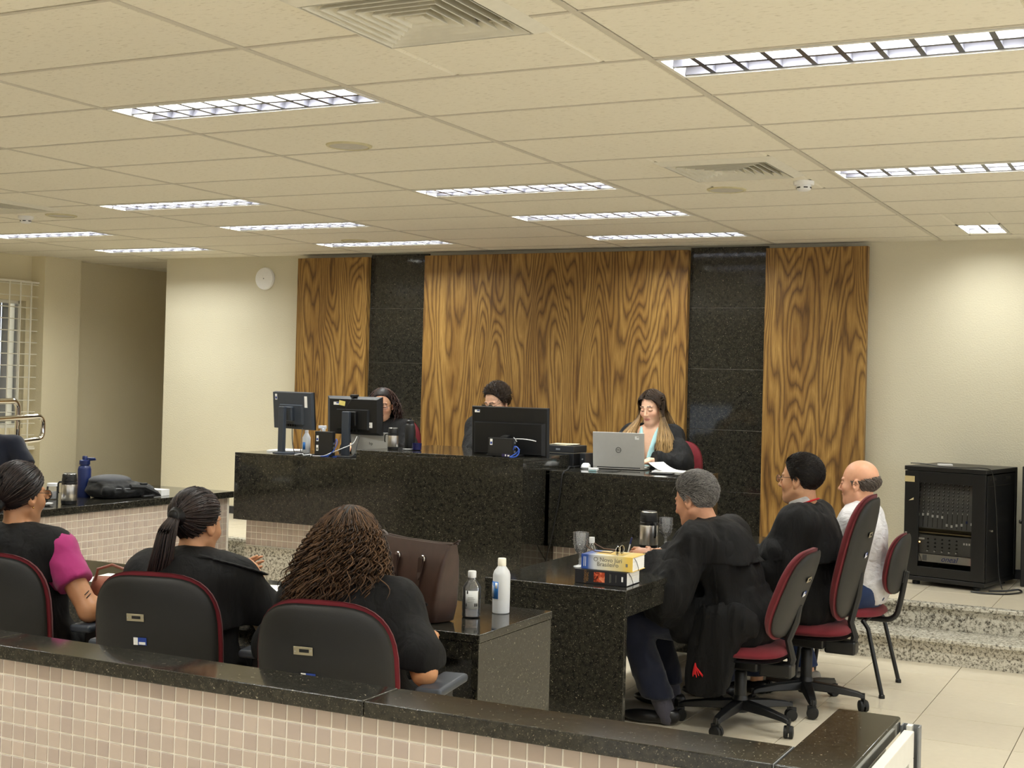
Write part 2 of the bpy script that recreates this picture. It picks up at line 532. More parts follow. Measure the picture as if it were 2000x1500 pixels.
# ---- dais with two steps along its front
da = struct(MB().box(-9.05, 2.9, DY + 0.02, WY, 0, DZ - 0.008).build('dais', M['floor_grout']))
for i in range(-15, 5):
    for j in range(3):
        put('tile', ft, da, (FX + P * (i + 0.5) + 0.12, DY + 0.04 + P * (j + 0.5), DZ - 0.008))
def steps(x0, x1, n):
    for k in range(n):
        a = x0 + (x1 - x0) * k / n + 0.001; b = x0 + (x1 - x0) * (k + 1) / n - 0.001
        MB().box(a, b, DY + 0.0, DY + 0.02, DZ / 2, DZ - 0.025).build('riser_slab', M['granite_l'], da)
        MB().box(a, b, DY - 0.03, DY + 0.05, DZ - 0.025, DZ + 0.001).build('nosing', M['granite_l'], da, bevel=0.004)
        MB().box(a, b, 8.40, 8.42, 0, DZ / 2 - 0.025).build('riser_slab', M['granite_l'], da)
        MB().box(a, b, 8.365, DY, DZ / 2 - 0.025, DZ / 2).build('tread_slab', M['granite_l'], da, bevel=0.004)
steps(-2.62, 2.9, 5)
steps(-9.05, -6.49, 3)

# ---- walls
wf = struct(MB().box(-9.07, 3.0, WY, WY + 0.18, 0, CEIL + 0.3).build('wall_front', M['wall']))
struct(MB().box(-10.9, -9.07, 13.0, 13.15, 0, CEIL + 0.3).build('wall_corridor', M['wall_side']))
struct(MB().box(-9.07, -8.9, WY + 0.18, 13.0, 0, CEIL + 0.3).build('wall_corridor_right', M['wall_side']))
struct(MB().box(-10.55, -10.33, WY, 13.0, 0, CEIL + 0.3).build('wall_corridor_left', M['wall_side']))
struct(MB().box(-10.6, -10.20, 9.72, WY, 0, CEIL + 0.3).build('pillar', M['wall_side']))
# window wall: one seen and one reflected opening, the rest added for daylight
WIN = [(8.05, 9.66), (5.3, 6.9), (2.7, 4.3), (-0.1, 1.5), (-2.8, -1.2)]
WZ0, WZ1 = 1.06, 2.32
mb = MB()
ys = [-4.2] + [v for w in sorted(WIN) for v in w] + [9.72]
for a, b in zip(ys[0::2], ys[1::2]): mb.box(-10.6, XL, a, b, 0, CEIL + 0.3)
for a, b in WIN:
    mb.box(-10.6, XL, a, b, 0, WZ0); mb.box(-10.6, XL, a, b, WZ1, CEIL + 0.3)
struct(mb.build('wall_left', M['wall_side']))
def fill_light_wall(name, along, pos, t, a, b, n, z0, z1):
    """an unseen wall with n wide openings added to let in fill daylight"""
    mb = MB(); w = (b - a) / n; pier = 0.35
    bx = (lambda u0, u1, c0, c1: mb.box(u0, u1, pos, pos + t, c0, c1)) if along == 'x' else (lambda u0, u1, c0, c1: mb.box(pos, pos + t, u0, u1, c0, c1))
    bx(a, b, 0, z0); bx(a, b, z1, CEIL + 0.3)
    for k in range(n + 1): bx(max(a, a + w * k - pier / 2), min(b, a + w * k + pier / 2), z0, z1)
    return struct(mb.build(name, M['wall']))
fill_light_wall('wall_right', 'y', 2.9, 0.2, -4.2, WY, 5, 0.95, 2.5)  # openings in the right and back walls are added to brighten the room
fill_light_wall('wall_back', 'x', -4.4, 0.2, -4.6, 3.0, 3, 0.95, 2.5)
struct(MB().box(-10.6, -4.6, -4.4, -4.2, 0, CEIL + 0.3).build('wall_back_solid', M['wall']))
struct(MB().box(-9.05, -7.43, WY - 0.012, WY, DZ, DZ + 0.07).build('baseboard_front', M['base_dark'], bevel=0.003))
struct(MB().box(-10.33, -10.318, WY, 13.0, 0, 0.12).build('baseboard_corridor', M['base_dark'], bevel=0.003))
struct(MB().box(-2.2, 2.9, WY - 0.012, WY, DZ, DZ + 0.07).build('baseboard_right', M['base_dark'], bevel=0.003))

# ---- windows: frame, pane, vertical blind slats behind it
blind = plain('grey_blind', (150, 154, 160), 0.7, trans=0.0)
for n, (a, b) in enumerate(WIN):
    w = struct(bpy.data.objects.new('window_%d' % (n + 1), None)); link(w); w.location = (XL, (a + b) / 2, (WZ0 + WZ1) / 2)
    hy, hz = (b - a) / 2, (WZ1 - WZ0) / 2
    fm = MB()
    for s in (-1, 1):
        fm.box(-0.12, -0.07, s * hy - 0.03, s * hy + 0.03, -hz, hz); fm.box(-0.12, -0.07, -hy, hy, s * hz - 0.03, s * hz + 0.03)
    fm.build('window_frame', M['white_metal'], w)
    MB().box(-0.125, -0.065, -0.02, 0.02, -hz, hz).build('mullion', M['white_metal'], w)
    for s in (-1, 1):
        MB().box(-0.099, -0.094, min(0, s * hy), max(0, s * hy), -hz, hz).build('pane', M['lens'], w)
    k = 0; y = -hy + 0.03
    while y < hy - 0.13:
        MB().cbox((-0.17, y + 0.055, 0), (0.004, 0.105, 2 * hz - 0.02), (0, 0, 0.10)).build('blind_slat', blind, w); y += 0.11
# security grille of cream bars over the near window
g = thing('security_grille', 'cream painted steel bar grille standing off the window at the far left', 'grille', (XL + 0.10, 8.95, 1.68))
for k in range(13):
    MB().tube([(0, 0.95 - 0.135 * k, -0.82), (0, 0.95 - 0.135 * k, 0.82)], 0.008, 6).build('bar', M['beige_metal'], g)
for k in range(15):
    MB().tube([(-0.004, -0.95, -0.80 + 0.114 * k), (-0.004, 0.96, -0.80 + 0.114 * k)], 0.005, 5).build('wire', M['beige_metal'], g)
fr = MB()
fr.box(-0.095, 0.01, 0.945, 0.965, -0.83, 0.83)
for z in (-0.83, 0.81): fr.box(-0.095, 0.01, -0.95, 0.965, z, z + 0.02)
fr.build('side_frame', M['beige_metal'], g)
for k in range(14):
    MB().box(-0.09, 0.0, 0.955, 0.963, -0.80 + 0.114 * k, -0.80 + 0.114 * k + 0.05).build('bracket', M['beige_metal'], g)

# ---- ceiling: tee grid, panels, and the openings for the fittings
ce = struct(MB().box(-11.0, 3.2, -4.5, 13.2, CEIL + 0.28, CEIL + 0.34).build('ceiling', M['plenum']))
NX0, NX1 = -8, 4
NY0, NY1 = -13, 16
small = (-1.44, 9.27, -1.16, 9.77)
lampset = {(round((lx - GX0) / GW), r) for lx, r in LAMPS}
DIFF = [(-2.15, 6.60), (-2.15, 3.51), (-7.40, 6.60)]
def inner(a0, a1, b0, b1):
    return max(0, min(a1, b1) - max(a0, b0))
panel_cache = {}
def panel(x0, x1, y0, y1):
    key = (round(x1 - x0, 3), round(y1 - y0, 3))
    if key not in panel_cache:
        sx, sy = key
        v = [(0, 0, 0.004), (sx, 0, 0.004), (sx, sy, 0.004), (0, sy, 0.004), (0.012, 0.012, -0.003), (sx - 0.012, 0.012, -0.003), (sx - 0.012, sy - 0.012, -0.003), (0.012, sy - 0.012, -0.003), (0, 0, 0.018), (sx, 0, 0.018), (sx, sy, 0.018), (0, sy, 0.018)]
        f = [(7, 6, 5, 4), (8, 9, 10, 11)] + [(i, (i + 1) % 4, 4 + (i + 1) % 4, 4 + i)[::-1] for i in range(4)] + [(i, (i + 1) % 4, 8 + (i + 1) % 4, 8 + i) for i in range(4)]
        me = bpy.data.meshes.new('ceiling_panel'); me.from_pydata(v, [], f); me.materials.append(M['ceil']); panel_cache[key] = me
    return panel_cache[key]
rest = MB()
tee = MB()
for i in range(NX0, NX1):
    for j in range(NY0, NY1):
        x0, x1 = GX0 + GW * i, GX0 + GW * (i + 1)
        y0, y1 = GY0 + GL * j, GY0 + GL * (j + 1)
        rects = [(x0 + 0.008, x1 - 0.008, y0 + 0.008, y1 - 0.008)]
        if (i, j) in lampset:
            rects = [(x0 + 0.008, x1 - 0.008, y0 + 0.302, y1 - 0.008)]
        holes = [(dx - 0.29, dx + 0.29, dy - 0.29, dy + 0.29) for dx, dy in DIFF] + [(small[0], small[2], small[1], small[3])]
        for h in holes:
            out = []
            for r in rects:
                if inner(r[0], r[1], h[0], h[1]) > 0.001 and inner(r[2], r[3], h[2], h[3]) > 0.001:
                    hx0, hx1 = max(r[0], h[0]), min(r[1], h[1])
                    if hx0 > r[0] + 0.01: out.append((r[0], hx0, r[2], r[3]))
                    if hx1 < r[1] - 0.01: out.append((hx1, r[1], r[2], r[3]))
                    if h[2] > r[2] + 0.01: out.append((hx0, hx1, r[2], h[2]))
                    if h[3] < r[3] - 0.01: out.append((hx0, hx1, h[3], r[3]))
                else: out.append(r)
            rects = out
        for r in rects:
            if r[3] > 13: continue
            if r[3] > 10.2 and r[1] > -9.07 and r[2] > 10.25: continue
            seen = r[2] > 2.2 and r[3] < 10.9 and r[0] > -10.5 and r[1] < 1.0
            if seen and (r[0] > -0.4 * r[2] * 2.9 - 2.2):
                put('ceiling_panel', panel(*r), ce, (r[0], r[2], CEIL))
            else:
                rest._add([(r[0], r[2], CEIL), (r[1], r[2], CEIL), (r[1], r[3], CEIL), (r[0], r[3], CEIL)], [(3, 2, 1, 0)])
o = rest.build('ceiling_panel', M['ceil'], ce); o['kind'] = 'stuff'
for i in range(NX0, NX1 + 1):
    x = GX0 + GW * i
    if -10.4 < x < 2.9:
        MB().box(x - 0.012, x + 0.012, -4.2, 10.2, CEIL - 0.004, CEIL + 0.0).box(x - 0.003, x + 0.003, -4.2, 10.2, CEIL, CEIL + 0.03).build('main_tee', M['tee'], ce)
for j in range(NY0, NY1):
    y = GY0 + GL * j
    if -4.2 < y < 10.2:
        MB().box(-10.4, 2.9, y - 0.008, y + 0.008, CEIL - 0.0035, CEIL + 0.0).box(-10.4, 2.9, y - 0.002, y + 0.002, CEIL, CEIL + 0.03).build('cross_tee', M['tee'], ce)
for j in range(11, 15):
    y = GY0 + GL * j
    MB().box(-10.33, -9.07, y - 0.008, y + 0.008, CEIL - 0.0035, CEIL).build('cross_tee', M['tee'], ce)

# ---- wood veneer panels and black granite strips on the front wall
for x0, x1, lab in ((-7.42, -6.655, 'narrow dark-grained veneer wall panel beside the white wall disc'),
                    (-6.06, -3.62, 'wide central wood veneer wall panel behind the judges'),
                    (-2.985, -2.20, 'narrow wood veneer wall panel nearest the black equipment rack')):
    o = MB().box((x0 - x1) / 2, (x1 - x0) / 2, -0.03, 0.03, -1.19, 1.19).build('wood_panel', M['wood'], loc=((x0 + x1) / 2, WY - 0.07, DZ + 1.22), bevel=0.002)
    tag(o, lab, 'wall panel', 'wood panels on the front wall')
    MB().box((x0 - x1) / 2 + 0.03, (x1 - x0) / 2 - 0.03, 0.03, 0.067, -1.15, 1.15).build('batten', M['wood_edge'], o)
for x0, x1, lab in ((-6.655, -6.06, 'black granite wall strip left of the wide veneer panel'), (-3.62, -2.985, 'black granite wall strip right of the wide veneer panel')):
    t = thing('granite_strip', lab, 'wall cladding', ((x0 + x1) / 2, WY - 0.004, DZ), 0, 'granite strips on the front wall')
    h = (x1 - x0) / 2
    zz = [0.0, 0.02, 0.50, 0.985, 1.465, 1.95, 2.435]
    for a, b in zip(zz[:-1], zz[1:]):
        MB().box(-h, h, -0.03, 0.0, a + 0.0015, b - 0.0015).build('granite_slab', M['granite'], t, bevel=0.001)
    MB().box(-h, h, -0.026, 0.0, 0, 2.43).build('joint', M['grey_ink'], t)

# ---- ceiling fittings
def troffer(lx, ly, label, ncell, group):
    t = thing('troffer_light', label, 'ceiling light', (0, 0, 0), 0, group)
    hx, hy = lx / 2, ly / 2
    fr = MB()
    w = 0.014
    fr.box(-hx, hx, -hy, -hy + w, -0.006, 0.002).box(-hx, hx, hy - w, hy, -0.006, 0.002).box(-hx, -hx + w, -hy, hy, -0.006, 0.002).box(hx - w, hx, -hy, hy, -0.006, 0.002)
    fr.build('frame', M['white_metal'], t)
    bx = MB()
    bx.box(-hx, hx, -hy, -hy + 0.004, 0, 0.085).box(-hx, hx, hy - 0.004, hy, 0, 0.085).box(-hx, -hx + 0.004, -hy, hy, 0, 0.085).box(hx - 0.004, hx, -hy, hy, 0, 0.085).box(-hx, hx, -hy, hy, 0.082, 0.087)
    bx.build('reflector', M['reflector'], t)
    for s in (-0.5, 0.5):
        MB().tube([(-hx + 0.03, s * hy, 0.052), (hx - 0.03, s * hy, 0.052)], 0.010, 8).build('tube', M['tube'], t, smooth=True)
    # parabolic louver: one spine and cross blades that are wider at the foot
    sp = MB()
    sp.prism([(-0.010, 0), (0.010, 0), (0.003, 0.035), (-0.003, 0.035)][::1], -hx + w, hx - w, Matrix(((0, 0, 1, 0), (1, 0, 0, 0), (0, 1, 0, 0), (0, 0, 0, 1))))
    sp.build('spine', M['louver'], t)
    for k in range(1, ncell):
        x = -hx + lx * k / ncell
        MB().prism([(x - 0.010, 0), (x + 0.010, 0), (x + 0.002, 0.034), (x - 0.002, 0.034)], -hy + w, hy - w, Matrix(((1, 0, 0, 0), (0, 0, 1, 0), (0, 1, 0, 0), (0, 0, 0, 1)))).build('blade', M['louver'], t)
    for s in (-1, 1):
        MB().prism([(s * (hy - w), 0), (s * (hy - w - 0.012), 0.0), (s * (hy - 0.006), 0.045)], -hx + w, hx - w, Matrix(((0, 0, 1, 0), (1, 0, 0, 0), (0, 1, 0, 0), (0, 0, 0, 1)))).build('side_louver', M['louver'], t)
    return t
labels = {(-4.19, 1): 'large lit louvred ceiling light nearest the camera on the left side', (-1.69, 1): 'large lit louvred ceiling light at the top right corner of the view',
          (-6.69, 5): 'lit louvred ceiling light between the left air diffuser and the middle', (-4.19, 5): 'lit louvred ceiling light in the middle row, centre of the ceiling',
          (-1.69, 5): 'lit louvred ceiling light at right of the square air diffuser', (-4.19, 7): 'lit louvred ceiling light second from the wide veneer panel, above laptop',
          (-6.69, 7): 'lit louvred ceiling light in the third row above the white wall disc', (-9.19, 7): 'lit louvred ceiling light near the window at the left edge',
          (-6.69, 9): 'lit louvred ceiling light closest to the left granite strip', (-4.19, 9): 'lit louvred ceiling light closest to the right granite strip',
          (-9.19, 9): 'lit louvred ceiling light in front of the dark corridor'}
first = None
for lx, r in LAMPS:
    lab = labels.get((lx, r)) or 'lit louvred ceiling light %s, %s' % ({1: 'level with the barrier', 3: 'level with the jury table', 5: 'level with the flask table', -1: 'just behind the viewpoint', -3: 'well behind the viewpoint', -7: 'close to the rear wall'}[r], {-9.19: 'column by the window wall', -6.69: 'second column from the window wall', -4.19: 'middle column', -1.69: 'second column from the right wall', 0.81: 'column by the right wall'}[lx])
    if first is None:
        t = first = troffer(1.22, 0.285, lab, 10, 'long louvred ceiling lights')
    else:
        t = dup(first); t['label'] = lab
    t.location = (lx + 0.625, GY0 + r * GL + 0.155, CEIL - 0.001)
t = troffer(0.28, 0.50, 'small short louvred ceiling light above the black equipment rack', 2, None)
t.location = (-1.30, 9.52, CEIL - 0.001)

def diffuser(x, y, label):
    t = thing('air_diffuser', label, 'air vent', (x, y, CEIL), 0, 'square ceiling air diffusers')
    MB().box(-0.275, 0.275, -0.275, 0.275, 0.10, 0.11).build('duct_back', M['ink'], t)
    h = 0.31
    m = MB()
    def ring(a, za, b, zb):
        v = [(-a, -a, za), (a, -a, za), (a, a, za), (-a, a, za), (-b, -b, zb), (b, -b, zb), (b, b, zb), (-b, b, zb)]
        v2 = [(p[0], p[1], p[2] + 0.003) for p in v]
        return v + v2, [(i, (i + 1) % 4, 4 + (i + 1) % 4, 4 + i)[::-1] for i in range(4)] + [(8 + i, 8 + (i + 1) % 4, 12 + (i + 1) % 4, 12 + i) for i in range(4)] + [(i, (i + 1) % 4, 8 + (i + 1) % 4, 8 + i) for i in range(4)] + [(4 + i, 4 + (i + 1) % 4, 12 + (i + 1) % 4, 12 + i)[::-1] for i in range(4)]
    v, f = ring(h, -0.004, 0.265, -0.022); m._add(v, f)
    v, f = ring(0.265, -0.022, 0.26, 0.05); m._add(v, f)
    m.build('flange', M['beige_metal'], t)
    for k in range(6):
        a = 0.255 - 0.038 * k
        v, f = ring(a, -0.022, a - 0.034, 0.035)
        MB()._add(v, f).build('vane', M['beige_metal'], t)
    MB().box(-0.03, 0.03, -0.03, 0.03, -0.02, -0.016).build('centre_plate', M['beige_metal'], t)
diffuser(*DIFF[0], 'square vaned ceiling air diffuser near the smoke detector on the right')
diffuser(*DIFF[1], 'large square vaned ceiling air diffuser cut by the top edge of view')
diffuser(*DIFF[2], 'square vaned ceiling air diffuser at the left edge of view')
spk_m = plain('yellowed_ring', (204, 196, 158), 0.5); cloth_m = plain('speaker_cloth', (196, 192, 182), 0.9)
for x, y, lab in ((-3.67, 5.38, 'round flush ceiling speaker under the large middle-left panels'), (-2.39, 7.28, 'round flush ceiling speaker just beyond the right-hand air diffuser'),
                  (-7.37, 7.16, 'round flush ceiling speaker beside the left smoke detector'), (-6.18, 9.18, 'round flush ceiling speaker near the left granite strip')):
    t = thing('ceiling_speaker', lab, 'speaker', (x, y, CEIL - 0.003), 0, 'round ceiling speakers')
    MB().lathe([(0.112, 0.0), (0.110, -0.006), (0.098, -0.009), (0.094, -0.004), (0.094, 0.0)], 32).build('rim', spk_m, t, smooth=True)
    MB().lathe([(0.094, 0.0), (0.094, -0.005), (0.05, -0.0062), (0.001, -0.0065)], 32).build('grille_cloth', cloth_m, t, smooth=True)
for x, y, lab in ((-1.90, 7.11, 'white dome smoke detector beside the right-hand air diffuser'), (-7.69, 7.13, 'white dome smoke detector by the left-edge air diffuser')):
    t = thing('smoke_detector', lab, 'smoke detector', (x, y, CEIL - 0.003), 0, 'smoke detectors')
    MB().lathe([(0.055, 0.0), (0.055, -0.018), (0.052, -0.022)], 28).build('base', M['white_plastic'], t, smooth=True)
    MB().lathe([(0.040, -0.020), (0.038, -0.045), (0.028, -0.052), (0.001, -0.053)], 28).build('dome', M['white_plastic'], t, smooth=True)
    for k in range(6):
        a = PI / 3 * k
        MB().cbox((0.037 * math.cos(a), 0.037 * math.sin(a), -0.036), (0.006, 0.022, 0.006), (0, 0, a)).build('slot', M['ink'], t)
t = thing('wall_disc', 'white round access point disc mounted high on the cream wall', 'wifi unit', (-7.86, WY, 2.555), 0)
MB().lathe([(0.105, 0.0), (0.108, 0.012), (0.10, 0.028), (0.06, 0.034), (0.001, 0.035)], 40, rot=(PI / 2, 0, 0)).build('disc', M['white_plastic'], t, smooth=True)
MB().lathe([(0.006, 0.0345), (0.005, 0.0365)], 12, rot=(PI / 2, 0, 0)).build('indicator', M['grey_plastic'], t)
t = thing('emergency_lamp', 'small emergency lamp with glowing red light at the corridor corner', 'lamp', (-9.16, 11.2, 2.60), 0)
MB().box(-0.09, 0.085, -0.05, 0.05, -0.05, 0.05).build('housing', M['white_plastic'], t, bevel=0.006)
MB().box(0.085, 0.10, -0.02, 0.02, -0.03, 0.03).build('bracket', M['grey_plastic'], t)
MB().lathe([(0.012, 0), (0.012, 0.01), (0.002, 0.016)], 12, c=(-0.02, -0.05, -0.07), rot=(PI / 2, 0, 0)).build('red_light', M['led_red'], t)
# ================================================================== FIXED FURNITURE
TP = 0.0488         # module of the small wall tiles
tm = tile_mesh('tile', TP - 0.0055, TP - 0.0055, 0.003, M['tile'], 0.0012)

def tiled_face(parent, origin, uax, ncol, nrow, seen, flip=1, top=0.0):
    """tiles over a vertical face: origin = top corner, uax 'x' or 'y', rows go down; seen(c, r) -> single object or joined"""
    rest = []
    rot = (PI / 2, 0, 0) if uax == 'x' else (PI / 2, 0, PI / 2)
    for c in range(ncol):
        for r in range(nrow):
            u = TP * (c + 0.5); z = origin[2] - TP * (r + 0.5)
            p = (origin[0] + u, origin[1], z) if uax == 'x' else (origin[0], origin[1] + u, z)
            if z < TP * 0.3: continue
            if seen(c, r): put('tile', tm, parent, p, rot)
            else: rest.append((p, rot))
    if rest:
        joined('tile', tm, rest, M['tile_i'], parent)

# ---- barrier wall in the foreground
bw = thing('tiled_barrier', 'beige tiled low wall with speckled black granite cap in front of the chairs', 'barrier', (0, 0, 0))
MB().box(-6.6, -0.70, 3.0, 3.12, 0, 0.755).box(-0.80, -0.70, 3.0, 3.56, 0, 0.755).build('core', M['grout'], bw)
for a, b in ((-6.6, -5.0), (-5.0, -3.35), (-3.35, -1.935), (-1.935, -0.835)):
    MB().box(a + 0.001, b - 0.001, 2.972, 3.148, 0.757, 0.80).build('cap_slab', M['granite'], bw, bevel=0.004)
MB().box(-0.833, -0.668, 2.972, 3.585, 0.757, 0.80).build('cap_slab', M['granite'], bw, bevel=0.006)
MB().box(-0.8355, -0.8325, 2.974, 3.146, 0.76, 0.7995).build('joint', M['grey_plastic'], bw)
tiled_face(bw, (-6.59, 2.9995, 0.755), 'x', 120, 15, lambda c, r: (-6.59 + TP * c) > -3.45 and r < 8.6 - 8.2 * ((-6.59 + TP * c) + 3.45) / 2.75)
# ---- white gate leaf folded against the barrier end
gt = thing('gate', 'white aluminium gate leaf standing open at the end of the barrier', 'gate', (-0.645, 3.57, 0))
fr = MB()
for y0, y1, z0, z1 in ((-0.90, 0, 0.70, 0.77), (-0.90, 0, 0.06, 0.13), (-0.06, 0, 0.13, 0.70), (-0.90, -0.84, 0.13, 0.70)):
    MB().box(-0.012, 0.014, y0, y1, z0, z1).build('rail', M['white_metal'], gt, bevel=0.002)
MB().box(-0.002, 0.003, -0.84, -0.06, 0.13, 0.70).build('infill_panel', M['grey_plastic'], gt)
for y in (-0.3, -0.6):
    MB().box(-0.006, 0.008, y - 0.012, y + 0.012, 0.13, 0.70).build('mullion', M['white_metal'], gt)
jm = thing('gate_jamb', 'short grey aluminium channel jamb between gate and granite cap', 'jamb', (-0.650, 3.62, 0))
MB().box(-0.02, 0.028, 0, 0.004, 0, 0.775).box(-0.02, -0.016, -0.03, 0, 0, 0.775).box(0.024, 0.028, -0.03, 0, 0, 0.775).build('channel', M['grey_plastic'], jm)
MB().box(-0.006, 0.008, -0.025, 0.0, 0, 0.775).build('stop', M['white_metal'], jm)

# ---- counter on the left with tiled front
lc = thing('tiled_counter', 'tiled counter with black granite top along the left, holding flasks and bag', 'counter', (0, 0, 0))
MB().box(-7.30, -6.712, 3.6, 8.33, 0, 0.683).build('core', M['grout'], lc)
for a, b in ((3.55, 5.6), (5.6, 7.4), (7.4, 8.36)):
    MB().box(-7.55, -6.69, a + 0.0008, b - 0.0008, 0.684, 0.733).build('top_slab', M['granite'], lc, bevel=0.004)
tiled_face(lc, (-6.7115, 3.62, 0.683), 'y', 96, 14, lambda c, r: 6.35 < 3.62 + TP * c < 7.85 and r < 9.5)

# ---- judges' bench
jb = thing('judges_bench', 'long black granite judges bench with raised centre and tiled plinth', 'bench', (0, 0, 0))
BX0, BX1, CX0, CX1 = -6.485, -2.90, -5.165, -3.875
BT, CT = 1.057, 1.147
for a, b in ((BX0, CX0), (CX1, BX1)):
    MB().box(a, b, 8.10, 8.128, 0.553, BT - 0.022).build('front_panel', M['granite'], jb, bevel=0.0015)
    MB().box(a, b, 8.10, 8.80, BT - 0.021, BT).build('worktop', M['granite'], jb, bevel=0.002)
MB().box(CX0, CX1, 7.76, 7.788, 0.012, CT - 0.022).build('front_panel', M['granite'], jb, bevel=0.0015)
MB().box(CX0, CX1, 7.76, 8.80, CT - 0.021, CT).build('worktop', M['granite'], jb, bevel=0.002)
for x0, x1 in ((CX0, CX0 + 0.028), (CX1 - 0.028, CX1)):
    MB().box(x0, x1, 7.79, 8.80, 0.012, CT - 0.022).build('side_panel', M['granite'], jb, bevel=0.0015)
for x0, x1 in ((BX0, BX0 + 0.025), (BX1 - 0.025, BX1)):
    MB().box(x0, x1, 8.13, 8.80, 0.553, BT - 0.022).build('side_panel', M['granite'], jb, bevel=0.0015)
for x0, x1 in ((-6.48, -5.17), (-4.047, -2.92)):
    pl = MB().box(x0, x1, 8.254, 8.40, 0, 0.553).build('plinth', M['grout'], jb)
    MB().box(x0, x1, 8.235, 8.254, 0, 0.340).build('granite_skirt', M['granite_l'], pl, bevel=0.001)
    n = int((x1 - x0) / TP)
    rest = []
    for c in range(n):
        for r in range(5):
            z = 0.553 - 0.012 - TP * (r + 0.5)
            if z < 0.355: continue
            p = (x0 + TP * (c + 0.5), 8.2535, z)
            put('tile', tm, pl, p, (PI / 2, 0, 0))
MB().box(-3.877, -3.845, 8.10, 8.13, 0.553, BT).build('end_strip', M['granite'], jb)

# ---- table of the three men on the right
def table(name, label, x0, x1, y0, y1, h, panels, modesty):
    t = thing(name, label, 'table', (0, 0, 0))
    MB().box(x0, x1, y0, y1, h - 0.03, h).build('tabletop', M['granite'], t, bevel=0.004)
    for p in panels: MB().box(*p).build('end_panel', M['granite'], t, bevel=0.002)
    for p, m in modesty: MB().box(*p).build('apron', M[m], t, bevel=0.002)
    return t
table('black_granite_table', 'black granite table holding two thick law books and a flask', -2.89, -2.19, 5.42, 7.88, 0.75,
      [(-2.888, -2.195, 5.423, 5.453, 0.004, 0.719), (-2.888, -2.195, 7.845, 7.875, 0.004, 0.719)],
      [((-2.225, -2.195, 5.454, 7.843, 0.63, 0.719), 'granite'), ((-2.886, -2.858, 5.454, 7.843, 0.10, 0.719), 'granite')])
jt = table('jury_table', 'long black granite jury table holding brown tote bag and two bottles', -6.60, -2.238, 4.172, 4.775, 0.75,
      [(-2.27, -2.242, 4.176, 4.771, 0.004, 0.719), (-6.59, -6.56, 4.176, 4.771, 0.004, 0.719)],
      [((-6.55, -2.272, 4.176, 4.205, 0.655, 0.719), 'granite'), ((-6.55, -2.272, 4.60, 4.63, 0.05, 0.719), 'granite')])

# ---- chrome railing by the window
rl = thing('handrail', 'polished chrome tube handrail in front of the barred window', 'railing', (-8.5, 7.68, 0))
MB().tube([(0, -0.9, 1.36), (0, -0.4, 1.375), (0, 0.10, 1.385)] + arc((0, 0.12, 1.325), 0.06, PI / 2, 0, 5, 'yz') + [(0, 0.18, 1.1), (0, 0.18, 0.7), (0, 0.18, 0.0)], 0.024, 12).build('upper_rail', M['chrome'], rl, smooth=True)
MB().tube([(0.03, -0.9, 1.21), (0.03, 0.0, 1.245), (0.03, 0.34, 1.26)] + arc((0.03, 0.36, 1.20), 0.06, PI / 2, 0, 5, 'yz') + arc((0.03, 0.36, 1.13), 0.06, 0, -PI / 2, 5, 'yz') + [(0.03, 0.1, 1.05), (0.03, -0.9, 1.00)], 0.022, 12).build('lower_rail', M['chrome'], rl, smooth=True)
MB().tube([(0, -0.8, 1.34), (0, -0.8, 0)], 0.024, 12).build('post', M['chrome'], rl, smooth=True)
for y in (-0.3, 0.17):
    MB().tube([(0.03, y, 1.22), (0.015, y, 1.16), (0.0, y, 1.16)], 0.008, 8).build('bracket', M['chrome'], rl, smooth=True)

# ================================================================== CHAIRS
def pad_mesh(w, h, front, back, n=2.6, taper=0.0, curve=0.0, mat=None, name='pad', parent=None, rings=7, seg=40, edge=0.012, topw=1.0):
    """upholstered pad in the x-z plane (front towards +y): superellipse outline, domed faces; curve bends it round the sitter"""
    v = []; f = []
    def outline(a, s):
        c, si = math.cos(a), math.sin(a)
        x = abs(c) ** (2 / n) * (1 if c >= 0 else -1) * w / 2
        z = abs(si) ** (2 / n) * (1 if si >= 0 else -1) * h / 2
        x *= 1 + taper * (z / h)
        return x * s, z * s
    for side, th in ((1, front), (-1, back)):
        for r in range(rings + 1):
            s = math.sin(r / rings * PI / 2) if r else 0.0
            d = th * (max(0.0, 1 - s ** 4.5)) ** 0.5
            for k in range(seg):
                x, z = outline(2 * PI * k / seg, max(s, 1e-4))
                y = side * d + curve * (x / (w / 2)) ** 2
                v.append((x, y, z))
    N = (rings + 1) * seg
    for side in (0, 1):
        b = side * N
        for r in range(rings):
            for k in range(seg):
                k2 = (k + 1) % seg
                q = (b + r * seg + k, b + r * seg + k2, b + (r + 1) * seg + k2, b + (r + 1) * seg + k)
                f.append(q[::-1] if side == 0 else q)
    for k in range(seg):
        k2 = (k + 1) % seg
        f.append((rings * seg + k, rings * seg + k2, N + rings * seg + k2, N + rings * seg + k)[::-1])
    return mesh_from(name, v, f, mat, parent, True)

